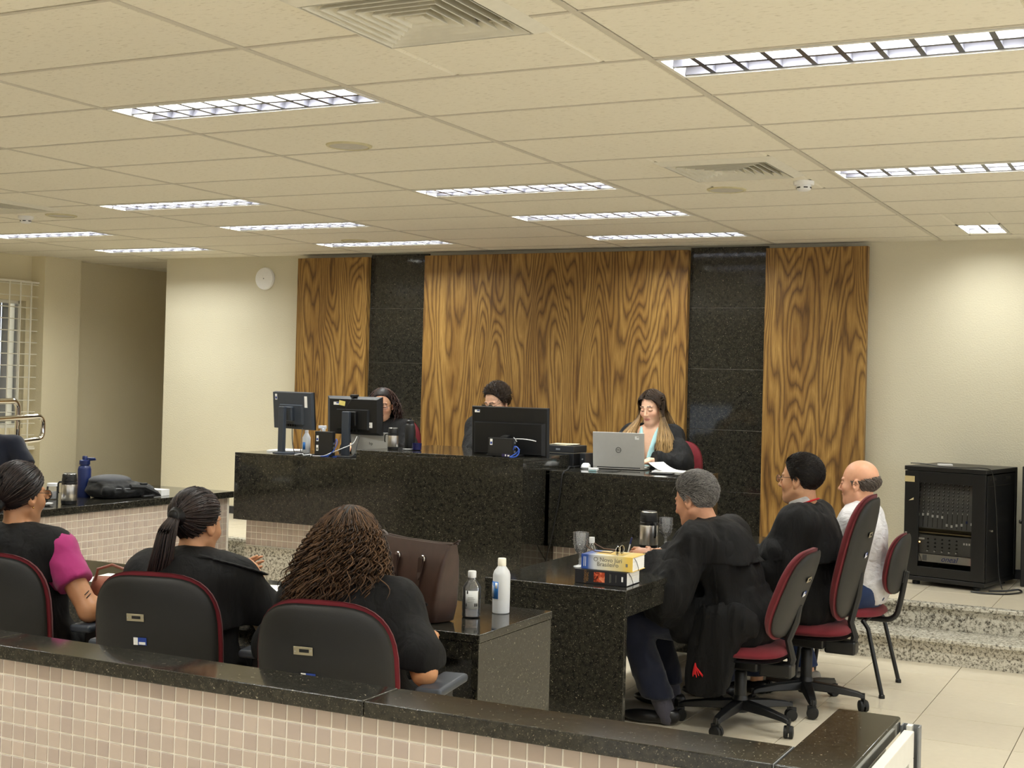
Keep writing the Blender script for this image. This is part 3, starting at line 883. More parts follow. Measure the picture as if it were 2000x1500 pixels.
def office_chair(label, bw=0.46, bh=0.46, bz=0.70, tilt=0.16, seat=0.45, arms=False, plate=True, sticker=True, spin=0.3, seat_w=0.48, back_y=-0.25, group='burgundy and black swivel chairs', shell='dark_plastic', top_taper=0.0):
    t = thing('swivel_chair', label, 'chair', (0, 0, 0), 0, group)
    hub = MB().lathe([(0.04, 0.07), (0.045, 0.10), (0.035, 0.14), (0.03, 0.15)], 16).build('hub', M['black_plastic'], t, smooth=True)
    for k in range(5):
        a = spin + 2 * PI * k / 5
        c, s = math.cos(a), math.sin(a)
        Mx = Matrix(((c, -s, 0, 0), (s, c, 0, 0), (0, 0, 1, 0), (0, 0, 0, 1)))
        m = MB()
        pts = [(0.02, 0.035, 0.085, 0.13), (0.16, 0.030, 0.082, 0.118), (0.27, 0.025, 0.075, 0.10), (0.30, 0.018, 0.066, 0.088)]
        vv = []
        for x, hw, z0, z1 in pts: vv += [Mx @ Vector((x, -hw, z0)), Mx @ Vector((x, hw, z0)), Mx @ Vector((x, hw * 0.75, z1)), Mx @ Vector((x, -hw * 0.75, z1))]
        ff = [(0, 1, 2, 3)[::-1], (12, 13, 14, 15)]
        for i in range(3):
            for q in range(4):
                ff.append((i * 4 + q, i * 4 + (q + 1) % 4, i * 4 + 4 + (q + 1) % 4, i * 4 + 4 + q))
        m._add(vv, ff); m.build('base_arm', M['black_plastic'], t, bevel=0.006)
        cs = bpy.data.objects.new('caster', None); link(cs, t); cs.location = (0.295 * c, 0.295 * s, 0.03); cs.rotation_euler = (0, 0, a + 0.7 * k)
        for sd in (-1, 1):
            MB().lathe([(0.020, -0.009), (0.029, -0.008), (0.030, 0.0), (0.028, 0.008), (0.014, 0.010)], 20, c=(0, sd * 0.013, 0), rot=(PI / 2, 0, 0)).build('wheel', M['rubber'], cs, smooth=True)
        MB().box(-0.026, 0.018, -0.007, 0.007, 0.0, 0.036).lathe([(0.008, 0.03), (0.008, 0.065)], 10).build('fork', M['black_plastic'], cs)
    MB().lathe([(0.030, 0.13), (0.030, seat - 0.16), (0.026, seat - 0.155), (0.02, seat - 0.15), (0.02, seat - 0.09)], 18).build('gas_column', M['black_plastic'], t, smooth=True)
    MB().prism([(-0.10, -0.11), (0.10, -0.11), (0.085, 0.10), (-0.085, 0.10)], seat - 0.135, seat - 0.075).box(-0.045, 0.045, -0.26, -0.10, seat - 0.16, seat - 0.09).build('tilt_mechanism', M['black_metal'], t, bevel=0.012)
    MB().tube([(0.07, 0.02, seat - 0.11), (0.16, 0.04, seat - 0.115), (0.235, 0.045, seat - 0.10)], 0.006, 8).lathe([(0.012, 0), (0.014, 0.03), (0.006, 0.035)], 12, c=(0.235, 0.045, seat - 0.10), rot=(0, PI / 2, 0)).build('lever', M['black_plastic'], t, smooth=True)
    # seat
    o = pad_mesh(seat_w, 0.47, 0.050, 0.012, 3.0, -0.10, 0, M['red_fabric'], 'seat', t)
    o.rotation_euler = (PI / 2, 0, 0); o.location = (0, 0.0, seat - 0.045)
    o2 = pad_mesh(seat_w * 0.97, 0.455, 0.02, 0.012, 3.0, -0.10, 0, M['black_plastic'], 'seat_shell', t)
    o2.rotation_euler = (PI / 2, 0, 0); o2.location = (0, 0, seat - 0.068)
    # back
    bk = pad_mesh(bw * 1.01, bh * 1.02, 0.060, 0.006, 3.0, top_taper, 0.035, M['red_fabric'], 'backrest', t)
    bk.location = (0, back_y, bz); bk.rotation_euler = (tilt, 0, 0)
    sh = pad_mesh(bw * 0.97, bh * 0.965, 0.004, 0.022, 3.4, top_taper, 0.035, M[shell], 'back_shell', t)
    sh.location = (0, back_y - 0.014, bz); sh.rotation_euler = (tilt, 0, 0)
    # bent bar from the mechanism up to the shell
    def onsh(k, off): return (0, back_y + k * bh * math.sin(tilt) - off, bz - k * bh * math.cos(tilt))
    p1 = onsh(0.5, 0.035)
    MB().tube([(0, -0.18, seat - 0.125), (0, p1[1] - 0.01, seat - 0.12), (0, p1[1] - 0.025, seat - 0.07), onsh(0.52, 0.04), onsh(0.30, 0.042), onsh(0.12, 0.034)], [0.022, 0.022, 0.020, 0.018, 0.02, 0.012], 8).build('back_bar', M['dark_plastic'], t, smooth=True)
    if plate:
        pz = 0.02
        pl = MB().box(-0.032, 0.032, -0.002, 0.0, -0.013, 0.013).build('maker_plate', M['brass'], sh, loc=(-0.045, -0.0235, bh * 0.20), bevel=0.001)
        MB().box(-0.012, 0.020, -0.003, -0.0019, -0.004, 0.006).build('plate_mark', M['ink'], sh, loc=(-0.045, -0.0237, bh * 0.20))
        for s in (-1, 1):
            MB().lathe([(0.003, 0), (0.002, 0.002)], 8, c=(s * 0.027, -0.002, s * 0.002), rot=(PI / 2, 0, 0)).build('rivet', M['steel'], sh, loc=(-0.045, -0.0237, bh * 0.20))
    if sticker:
        st = MB().box(-0.024, 0.024, -0.0015, 0.0, -0.013, 0.013).build('asset_sticker', M['blue_print'], sh, loc=(-0.03, -0.0235, bh * 0.035))
        MB().box(-0.024, -0.008, -0.0022, -0.0014, -0.013, 0.013).box(-0.004, 0.02, -0.0022, -0.0014, -0.011, -0.002).build('sticker_print', M['paper'], sh, loc=(-0.03, -0.0235, bh * 0.035))
    if arms:
        for s in (-1, 1):
            a = MB().box(s * 0.29 - 0.045, s * 0.29 + 0.045, -0.10, 0.17, 0.655, 0.685).build('armrest', M['slate_plastic'], t, bevel=0.013, seg=3)
            MB().box(s * 0.29 - 0.03, s * 0.29 + 0.03, -0.01, 0.06, 0.40, 0.656).box(min(s * 0.08, s * 0.30), max(s * 0.08, s * 0.30), 0.0, 0.05, 0.355, 0.40).build('arm_post', M['black_plastic'], a, bevel=0.006)
    return t

def place(t, x, y, face, z=0.0):
    """face: heading the sitter looks along, measured from +x, radians"""
    t.location = (x, y, z); t.rotation_euler = (0, 0, face - PI / 2)
    return t
JCH = [(-2.42, 3.66, math.radians(100)), (-3.24, 3.80, math.radians(104)), (-4.06, 3.83, math.radians(103))]
jlab = ['burgundy-edged black swivel chair of the curly-haired juror, nearest the bottles', 'burgundy-edged black swivel chair of the ponytailed juror, middle of the row', 'burgundy-edged black swivel chair cut by the left edge, under the woman in pink']
jc = office_chair(jlab[0], bw=0.475, bh=0.50, bz=0.715, tilt=0.13, seat=0.46, arms=True, back_y=-0.24)
place(jc, *JCH[0])
for k in (1, 2):
    c2 = dup(jc); c2['label'] = jlab[k]; place(c2, *JCH[k])
c = office_chair('swivel chair with short tilted back, under the grey-haired man in robe', bw=0.44, bh=0.46, bz=0.665, tilt=0.34, seat=0.42, spin=0.55, back_y=-0.27, top_taper=-0.12)
place(c, -1.95, 6.34, PI)
c = office_chair('swivel chair with tall back, under the dark-haired robed man', bw=0.46, bh=0.66, bz=0.79, tilt=0.22, seat=0.45, spin=1.0, back_y=-0.26, top_taper=-0.05)
place(c, -1.78, 6.93, PI)
for x, y, lab, fz in ((-5.86, 9.25, 'burgundy chair back behind the curly-haired judge woman', -PI / 2 + 0.25), (-4.80, 9.35, 'burgundy chair hidden behind the man at the centre of the bench', -PI / 2), (-3.50, 9.34, 'burgundy chair back behind the long-haired woman with laptop', -PI / 2 - 0.05)):
    c = office_chair(lab, bw=0.45, bh=0.50, bz=0.74 if x < -5 else 0.66, tilt=0.08, seat=0.46, spin=0.2, back_y=-0.24)
    place(c, x, y, fz, DZ)
# visitor chair with tube legs
vc = thing('visitor_chair', 'fixed four-legged burgundy chair of the bald man in white shirt', 'chair', (0, 0, 0))
for s in (-1, 1):
    MB().tube([(s * 0.20, 0.17, 0.40), (s * 0.205, 0.20, 0.36), (s * 0.225, 0.25, 0.0)], 0.012, 10).build('leg', M['black_metal'], vc, smooth=True)
    MB().tube([(s * 0.20, -0.12, 0.40), (s * 0.205, -0.15, 0.36), (s * 0.225, -0.235, 0.012)], 0.012, 10).lathe([(0.017, 0.0), (0.016, 0.016), (0.012, 0.02)], 12, c=(s * 0.225, -0.235, 0)).build('leg', M['black_metal'], vc, smooth=True)
MB().tube([(-0.2, 0.17, 0.395), (0.2, 0.17, 0.395)], 0.011, 8).tube([(-0.2, -0.12, 0.395), (0.2, -0.12, 0.395)], 0.011, 8).build('crossbar', M['black_metal'], vc, smooth=True)
o = pad_mesh(0.46, 0.44, 0.012, 0.05, 3.0, 0.10, 0, M['red_fabric'], 'seat', vc); o.rotation_euler = (-PI / 2, 0, 0); o.location = (0, 0.02, 0.42)
MB().tube([(0, -0.05, 0.385), (0, -0.20, 0.385)] + arc((0, -0.20, 0.455), 0.07, -PI / 2, -PI * 0.98, 6, 'yz') + [(0, -0.285, 0.52), (0, -0.31, 0.66)], 0.016, 10).build('back_bar', M['black_metal'], vc, smooth=True)
bk = pad_mesh(0.40, 0.34, 0.04, 0.012, 2.7, -0.06, 0.03, M['red_fabric'], 'backrest', vc); bk.location = (0, -0.27, 0.70); bk.rotation_euler = (0.16, 0, 0)
sh = pad_mesh(0.395, 0.335, 0.004, 0.022, 2.9, -0.06, 0.03, M['dark_plastic'], 'back_shell', vc); sh.location = (0, -0.284, 0.70); sh.rotation_euler = (0.16, 0, 0)
MB().box(-0.025, 0.025, -0.03, -0.021, -0.10, -0.03).build('bar_clamp', M['black_plastic'], sh, bevel=0.004)
place(vc, -1.70, 7.53, PI)
# ================================================================== PEOPLE: implicit surfaces, meshed once per body or garment
class Vol:
    def __init__(s, lo, hi, h, fine=(), hf=0.004):
        s.ax = []
        for k in range(3):
            xs = [lo[k]]
            while xs[-1] < hi[k]:
                x = xs[-1]
                xs.append(x + (hf if any(a[k] - 1e-6 <= x < b[k] for a, b in fine) else h))
            s.ax.append(np.array(xs, dtype=np.float32))
        s.D = np.ones([len(a) for a in s.ax], dtype=np.float32)
    def sub(s, lo, hi):
        sl = []
        for k in range(3):
            i0 = int(np.searchsorted(s.ax[k], lo[k])); i1 = int(np.searchsorted(s.ax[k], hi[k]))
            if i1 - i0 < 1: return None, None
            sl.append(slice(i0, i1))
        X = s.ax[0][sl[0]][:, None, None]; Y = s.ax[1][sl[1]][None, :, None]; Z = s.ax[2][sl[2]][None, None, :]
        return tuple(sl), (X, Y, Z)
    @staticmethod
    def smin(a, b, k):
        if k <= 0: return np.minimum(a, b)
        h = np.maximum(k - np.abs(a - b), 0) / k
        return np.minimum(a, b) - h * h * k * 0.25
    def put(s, d, sl, k, op):
        if op == 'add': s.D[sl] = s.smin(s.D[sl], d, k)
        elif op == 'cut': s.D[sl] = -s.smin(-s.D[sl], d, k)
    def cone(s, a, b, ra, rb, k=0.02, op='add', flat=None):
        a = np.array(a, float); b = np.array(b, float); m = max(ra, rb)
        pad = m + k + 0.02
        sl, P = s.sub(np.minimum(a, b) - pad, np.maximum(a, b) + pad)
        if sl is None: return s
        ba = b - a; L = float(ba @ ba) or 1e-9
        px, py, pz = P[0] - np.float32(a[0]), P[1] - np.float32(a[1]), P[2] - np.float32(a[2])
        t = np.clip((px * ba[0] + py * ba[1] + pz * ba[2]) / L, 0, 1).astype(np.float32)
        qx, qy, qz = px - t * ba[0], py - t * ba[1], pz - t * ba[2]
        d = np.sqrt(qx * qx + qy * qy + qz * qz) - (ra + (rb - ra) * t)
        s.put(d.astype(np.float32), sl, k, op); return s
    def ell(s, c, r, k=0.02, R=None, op='add'):
        c = np.array(c, float); r = np.array(r, float)
        e = np.array([max(r)] * 3) if R is not None else r
        pad = e + k + 0.02
        sl, P = s.sub(c - pad, c + pad)
        if sl is None: return s
        x, y, z = P[0] - np.float32(c[0]), P[1] - np.float32(c[1]), P[2] - np.float32(c[2])
        if R is not None:
            R = np.array(R, float)      # columns = local axes
            x, y, z = (x * R[0, i] + y * R[1, i] + z * R[2, i] for i in range(3))
        k0 = np.sqrt((x / r[0]) ** 2 + (y / r[1]) ** 2 + (z / r[2]) ** 2)
        k1 = np.sqrt((x / r[0] ** 2) ** 2 + (y / r[1] ** 2) ** 2 + (z / r[2] ** 2) ** 2) + 1e-6
        d = k0 * (k0 - 1) / k1
        s.put(d.astype(np.float32), sl, k, op); return s
    def clip(s, fn, k=0.0):
        X, Y, Z = s.ax[0][:, None, None], s.ax[1][None, :, None], s.ax[2][None, None, :]
        d = fn(X, Y, Z)
        s.D = -s.smin(-s.D, -np.broadcast_to(d, s.D.shape).astype(np.float32), k); return s
    def folds(s, amp, sx, sy, sz, seed=0, band=0.05, ridge=True):
        idx = np.nonzero(np.abs(s.D) < band)
        p = np.stack([s.ax[0][idx[0]] * sx, s.ax[1][idx[1]] * sy, s.ax[2][idx[2]] * sz], 1) + seed * 17.3
        n = vnoise(p)
        n2 = vnoise(p * 2.1 + 9.1)
        if ridge: n = 1 - 2 * np.abs(2 * n - 1); n2 = 1 - 2 * np.abs(2 * n2 - 1)
        else: n = 2 * n - 1; n2 = 2 * n2 - 1
        s.D[idx] -= (amp * (n + 0.4 * n2)).astype(np.float32); return s
    def mesh(s):
        return nets(s.D, *s.ax)

_perm = np.random.RandomState(3).rand(64, 64, 64).astype(np.float32)
def vnoise(p):
    i = np.floor(p).astype(int); f = (p - i).astype(np.float32); f = f * f * (3 - 2 * f); i &= 63; j = (i + 1) & 63
    c = lambda a, b, d: _perm[a[:, 0], b[:, 1], d[:, 2]]
    x0 = c(i, i, i) * (1 - f[:, 0]) + c(j, i, i) * f[:, 0]; x1 = c(i, j, i) * (1 - f[:, 0]) + c(j, j, i) * f[:, 0]
    x2 = c(i, i, j) * (1 - f[:, 0]) + c(j, i, j) * f[:, 0]; x3 = c(i, j, j) * (1 - f[:, 0]) + c(j, j, j) * f[:, 0]
    return (x0 * (1 - f[:, 1]) + x1 * f[:, 1]) * (1 - f[:, 2]) + (x2 * (1 - f[:, 1]) + x3 * f[:, 1]) * f[:, 2]

def nets(D, xs, ys, zs):
    S = D < 0
    nx, ny, nz = D.shape
    any_ = np.zeros((nx - 1, ny - 1, nz - 1), bool); all_ = np.ones_like(any_)
    cor = [(a, b, c) for a in (0, 1) for b in (0, 1) for c in (0, 1)]
    for a, b, c in cor:
        q = S[a:nx - 1 + a, b:ny - 1 + b, c:nz - 1 + c]; any_ |= q; all_ &= q
    act = any_ & ~all_
    I = np.nonzero(act); n = len(I[0])
    idm = np.full(act.shape, -1, np.int32); idm[I] = np.arange(n, dtype=np.int32)
    val = {cc: D[I[0] + cc[0], I[1] + cc[1], I[2] + cc[2]] for cc in cor}
    acc = np.zeros((n, 3), np.float32); cnt = np.zeros(n, np.float32)
    for cc in cor:
        for k in range(3):
            if cc[k]: continue
            dd = list(cc); dd[k] = 1; dd = tuple(dd)
            a, b = val[cc], val[dd]; m = (a < 0) != (b < 0)
            t = np.where(m, a / np.where(m, a - b, 1), 0)
            for q in range(3):
                acc[:, q] += np.where(m, t if q == k else cc[q], 0)
            cnt += m
    acc /= cnt[:, None]
    V = np.empty((n, 3), np.float32)
    for q, ax in enumerate((xs, ys, zs)):
        V[:, q] = ax[I[q]] + acc[:, q] * (ax[I[q] + 1] - ax[I[q]])
    F = []
    for k in range(3):
        a, b = [(1, 2), (2, 0), (0, 1)][k]
        lo = [slice(None)] * 3; hi = [slice(None)] * 3
        lo[k] = slice(0, D.shape[k] - 1); hi[k] = slice(1, None)
        for q in (a, b):
            lo[q] = slice(1, D.shape[q] - 1); hi[q] = slice(1, D.shape[q] - 1)
        s0, s1 = S[tuple(lo)], S[tuple(hi)]
        E = np.nonzero(s0 != s1)
        base = [E[0].copy(), E[1].copy(), E[2].copy()]
        base[a] += 1; base[b] += 1
        def cell(da, db):
            c = [x.copy() for x in base]; c[a] -= da; c[b] -= db
            return idm[c[0], c[1], c[2]]
        q = np.stack([cell(1, 1), cell(0, 1), cell(0, 0), cell(1, 0)], 1)
        inside = s0[E]
        q[~inside] = q[~inside][:, ::-1]
        F.append(q)
    F = np.concatenate(F) if F else np.zeros((0, 4), np.int32)
    F = F[(F >= 0).all(1)]
    return V, F

def unit(v):
    v = np.array(v, float); return v / (np.linalg.norm(v) + 1e-9)
def ik(S, W, l1, l2, pole):
    S, W = np.array(S, float), np.array(W, float)
    d = np.linalg.norm(W - S); u = (W - S) / d
    d = min(d, (l1 + l2) * 0.999)
    a = (l1 * l1 - l2 * l2 + d * d) / (2 * d); h = math.sqrt(max(l1 * l1 - a * a, 1e-6))
    p = np.array(pole, float); p = p - u * (p @ u); p = unit(p)
    return S + u * a + p * h
def rotm(pitch, yaw, roll):
    """head frame: columns right, forward, up; pitch > 0 looks down, yaw > 0 turns left"""
    return np.array(Euler((-pitch, roll, yaw), 'XYZ').to_matrix())

class Rig:
    """a seated figure in its own frame: +y ahead, +x its right hand side, z from the floor"""
    def __init__(s, seat=0.45, lean=0.05, curl=0.0, side=0.0, y0=0.0, build=1.0, sc=1.0, pitch=0.1, yaw=0.0, roll=0.0, sh=0.18, twist=0.0, torso=0.47, neck=0.15, hands=None, poles=None, legs=True, arms_len=(0.285, 0.25), hand_dir=None, curlf=0.5, knees=None, feet=None, shrug=0.0):
        s.b, s.sc = build, sc
        s.H = np.array([0, y0, seat + 0.085])
        sp = unit([math.sin(side), math.sin(lean), math.cos(lean)])
        sp2 = unit([math.sin(side), math.sin(lean + curl), math.cos(lean + curl)])
        s.mid = s.H + sp * torso * 0.5
        s.N = s.mid + sp2 * torso * 0.5
        s.sp, s.sp2 = sp, sp2
        rt = np.array([math.cos(twist), math.sin(twist), 0]); s.rt = rt
        s.S = {q: s.N - sp2 * (0.055 - shrug) + rt * g * sh for q, g in (('R', 1), ('L', -1))}
        nd = unit(sp2 * 0.7 + np.array([0, 0, 0.5]) + np.array([0, 0.10, 0]))
        s.Hd = s.N + nd * neck * sc
        s.R = rotm(pitch, yaw, roll)
        s.W, s.E = {}, {}
        for q, g in (('R', 1), ('L', -1)):
            w = (hands or {}).get(q)
            if w is None: w = s.S[q] + np.array([-0.02 * g, 0.30, -0.30])
            w = np.array(w, float)
            s.E[q] = ik(s.S[q], w, arms_len[0], arms_len[1], (poles or {}).get(q, (0.6 * g, -0.3, -1)))
            dd = w - s.E[q]
            s.W[q] = s.E[q] + unit(dd) * min(np.linalg.norm(dd), arms_len[1])
        s.hand_dir = hand_dir or {}
        s.curlf = curlf if isinstance(curlf, dict) else {'R': curlf, 'L': curlf}
        s.K, s.A = {}, {}
        for q, g in (('R', 1), ('L', -1)):
            k = (knees or {}).get(q, (0.10 * g, y0 + 0.42, seat + 0.045)); s.K[q] = np.array(k, float)
            f = (feet or {}).get(q, (0.10 * g, y0 + 0.40, 0.09)); s.A[q] = np.array(f, float)
    def hp(s, q):
        """head-local point -> figure frame"""
        return s.Hd + s.R @ (np.array(q, float) * s.sc)
    def hl(s, V):
        return ((V - s.Hd) @ s.R) / s.sc

def head_sdf(v, g, fem=False, nose=1.0, wide=1.0, eyes='down'):
    sc = g.sc; R = g.R
    E = lambda c, r, k=0.012, op='add': v.ell(g.hp(c), np.array(r) * sc, k * sc, R, op)
    C = lambda a, b, ra, rb, k=0.01, op='add': v.cone(g.hp(a), g.hp(b), ra * sc, rb * sc, k * sc, op)
    E((0, -0.014, 0.035), (0.0745 * wide, 0.095, 0.088), 0)
    E((0, 0.030, -0.022), (0.063 * wide, 0.060, 0.085), 0.03)
    E((0, 0.046, -0.082), (0.037 * wide if fem else 0.044 * wide, 0.036, 0.030), 0.035)
    E((0, 0.070, -0.098), (0.017 if fem else 0.022, 0.014, 0.014), 0.025)
    for q in (-1, 1):
        C((q * (0.052 if fem else 0.058) * wide, 0.0, -0.055), (q * 0.020, 0.06, -0.098), 0.013 if fem else 0.016, 0.012 if fem else 0.014, 0.03)      # jaw line
        E((q * 0.040, 0.060, -0.028), (0.022, 0.020, 0.020), 0.03)                                # cheek
        E((q * 0.031, 0.094, 0.004), (0.017, 0.013, 0.012), 0.016, 'cut')                         # socket
        E((q * 0.031, 0.0785, 0.003), (0.0135, 0.0125, 0.0115), 0.004)                             # lid over the eyeball
        C((q * 0.012, 0.086, 0.023), (q * 0.046, 0.076, 0.025), 0.007, 0.005, 0.012)              # brow
        E((q * 0.0095, 0.094, -0.035), (0.0075, 0.010, 0.0065), 0.006)                            # nostril wing
        # ear
        Re = R @ np.array(Euler((0.12, 0.0, -q * 0.42)).to_matrix())
        v.ell(g.hp((q * 0.077 * wide, -0.008, -0.008)), np.array((0.008, 0.019, 0.031)) * sc, 0.006 * sc, Re)
        v.ell(g.hp((q * 0.084 * wide, -0.004, -0.004)), np.array((0.006, 0.010, 0.018)) * sc, 0.004 * sc, Re, 'cut')
        E((q * 0.0765 * wide, 0.001, -0.034), (0.006, 0.008, 0.009), 0.005)
    C((0, 0.086, 0.012), (0, 0.104 + 0.005 * nose, -0.028), 0.0065, 0.0095 * nose, 0.012)
    E((0, 0.105 + 0.004 * nose, -0.031), (0.0095, 0.0095, 0.008), 0.008)
    C((-0.021, 0.084, -0.0615), (0, 0.0925, -0.059), 0.0042, 0.0055, 0.006); C((0.021, 0.084, -0.0615), (0, 0.0925, -0.059), 0.0042, 0.0055, 0.006)
    C((-0.018, 0.0835, -0.070), (0.018, 0.0835, -0.070), 0.0058, 0.0058, 0.006); E((0, 0.088, -0.071), (0.011, 0.006, 0.0055), 0.006)
    E((0, 0.096, -0.0648), (0.024, 0.006, 0.0015), 0.003, 'cut')

def hand_sdf(v, W, f, n, g, curl=0.5, s=1.0, spread=0.1):
    """W wrist, f along the palm, n out of the palm, g = +1 for a right hand"""
    f = unit(f); n = np.array(n, float); n = unit(n - f * (n @ f)); side = np.cross(f, n) * g     # towards the thumb
    side = unit(side)
    W = np.array(W, float)
    R = np.stack([side, f, n], 1)
    v.ell(W + f * 0.048 * s, (0.039 * s, 0.054 * s, 0.0165 * s), 0.015, R)
    v.ell(W + f * 0.030 * s + side * 0.022 * s + n * 0.008 * s, (0.017 * s, 0.030 * s, 0.016 * s), 0.012, R)
    for i, (o, L) in enumerate(((0.029, 0.94), (0.0095, 1.04), (-0.010, 0.97), (-0.0275, 0.78))):
        p = W + (f * 0.086 + side * o) * s - f * (0.004 * abs(i - 1))
        d = unit(f + side * spread * (1.2 - i * 0.8))
        ang = curl * (0.7 + 0.1 * i)
        for j, (l, r) in enumerate(((0.042, 0.0088), (0.027, 0.0078), (0.021, 0.0068))):
            d = unit(d * math.cos(ang) + n * math.sin(ang)); ang = curl * (0.85 if j == 0 else 0.6)
            q = p + d * l * L * s
            v.cone(p, q, r * s, r * s * 0.92, 0.007 if j == 0 else 0.003); p = q
            # keep the fingers bending in their own plane
            n_ = n
    p = W + (f * 0.022 + side * 0.030 + n * 0.006) * s
    d = unit(f * 0.62 + side * 0.66 + n * 0.40)
    q = p + d * 0.042 * s; v.cone(p, q, 0.0115 * s, 0.0095 * s, 0.010)
    d = unit(d + f * 0.5 - side * 0.35 * curl + n * 0.25); v.cone(q, q + d * 0.030 * s, 0.0092 * s, 0.0072 * s, 0.004)

def body(root, g, skin, fem=False, nose=1.0, wide=1.0, lip=None, brow=None, hand_fine=(), feet=True, h=0.0105):
    lo = np.min([g.H, g.N, g.Hd, *g.K.values(), *g.A.values(), *g.W.values(), *g.E.values(), *g.S.values()], 0) - [0.2, 0.2, 0.13]
    hi = np.max([g.H, g.N, g.Hd, *g.K.values(), *g.A.values(), *g.W.values(), *g.E.values(), *g.S.values()], 0) + [0.2, 0.22, 0.16]
    lo[1] = min(lo[1], g.H[1] - 0.22); lo[2] = -0.03
    fine = [(g.Hd - 0.135 * g.sc, g.Hd + 0.145 * g.sc)]
    for q in hand_fine:
        c = g.W[q] + unit(g.hand_dir.get(q, (g.W[q] - g.E[q],))[0]) * 0.08
        fine.append((c - 0.095, c + 0.095))
    v = Vol(lo, hi, h, fine, 0.0042)
    b = g.b
    v.ell(g.H + [0, 0.0, 0.02], (0.165 * b, 0.13 * b, 0.115), 0)
    v.ell(g.H + g.sp * 0.17 + [0, 0.02 * b, 0], (0.145 * b, 0.115 * b, 0.15), 0.06)
    v.ell(g.mid + g.sp2 * 0.09 + [0, -0.005, 0], (0.16 * b ** 0.5, 0.112 * b ** 0.5, 0.16), 0.06)
    v.cone(g.S['L'] + g.rt * 0.02, g.S['R'] - g.rt * 0.02, 0.055, 0.055, 0.06)
    for q in 'RL':
        v.cone(g.N - g.sp2 * 0.01, g.S[q] + g.sp2 * 0.012, 0.05, 0.045, 0.05)
        v.cone(g.S[q], g.E[q], 0.051 * b ** 0.7, 0.040 * b ** 0.7, 0.03)
        v.cone(g.E[q], g.W[q], 0.041 * b ** 0.6, 0.027, 0.02)
        hg = g.H + [(0.085 if q == 'R' else -0.085) * b ** 0.5, 0.02, -0.01]
        v.cone(hg, g.K[q], 0.088 * b ** 0.6, 0.058, 0.05)
        v.cone(g.K[q], g.A[q], 0.056, 0.034, 0.02)
        fd = unit([0.12 if q == 'R' else -0.12, 1, 0])
        v.cone(g.A[q] + [0, -0.015, -0.045], g.A[q] + fd * 0.12 + [0, 0, -0.062], 0.026, 0.018, 0.03)
        d = g.hand_dir.get(q)
        f = d[0] if d else unit(g.W[q] - g.E[q]); n = d[1] if d else (0, -0.2, -1)
        hand_sdf(v, g.W[q], f, n, 1 if q == 'R' else -1, g.curlf[q], 0.93 if fem else 1.03)
    v.cone(g.N - g.sp2 * 0.03, g.hp((0, -0.018, -0.045)), 0.050 if fem else 0.064 * b ** 0.3, 0.044 if fem else 0.058, 0.03)
    head_sdf(v, g, fem, nose, wide)
    V, F = v.mesh()
    q = g.hl(V)
    col = np.tile(np.array(lin(skin), np.float32), (len(V), 1))
    near = np.abs(q).max(1) < 0.16
    def paint(mask, rgb, a=1.0):
        col[mask & near] = col[mask & near] * (1 - a) + np.array(lin(rgb), np.float32) * a
    fr = q[:, 1] > 0.05
    base = np.array(skin, float)
    ch = np.sqrt(((np.abs(q[:, 0]) - 0.042) / 0.024) ** 2 + ((q[:, 2] + 0.030) / 0.024) ** 2)
    paint(fr & (ch < 1), np.clip(base * [1.0, 0.86, 0.84], 0, 255), 0.35)
    lp = ((q[:, 0]) / 0.0245) ** 2 + ((q[:, 2] + 0.0645) / 0.0095) ** 2 < 1
    paint(fr & (q[:, 1] > 0.075) & lp, lip or np.clip(base * [0.86, 0.62, 0.60], 0, 255))
    bc = brow or (48, 36, 30)
    ax_ = np.abs(q[:, 0])
    zb = 0.0275 + 0.10 * (ax_ - 0.012) - 2.4 * np.maximum(ax_ - 0.034, 0) ** 1.3
    paint(fr & (ax_ > 0.012) & (ax_ < 0.046) & (np.abs(q[:, 2] - zb) < 0.0043), bc, 0.85)
    zl = -0.0035 - 14 * np.maximum(np.abs(ax_ - 0.031) - 0.004, 0) ** 2 * -1
    paint(fr & (ax_ > 0.017) & (ax_ < 0.047) & (np.abs(q[:, 2] - zl) < 0.0024), (40, 28, 24), 0.9)
    o = mesh_np('body', V, F, M['skin'], root, True, col)
    return o

M['skin'] = m_vcol('skin', 0.46, 0.4, 0.12, 0.1, 900)
M['hair'] = m_vcol('hair', 0.42, 0.32)
M['hair_matte'] = m_vcol('hair_matte', 0.55, 0.35)

def garment(root, name, v, mat, folds=None):
    V, F = v.mesh()
    return mesh_np(name, V, F, mat, root, True)

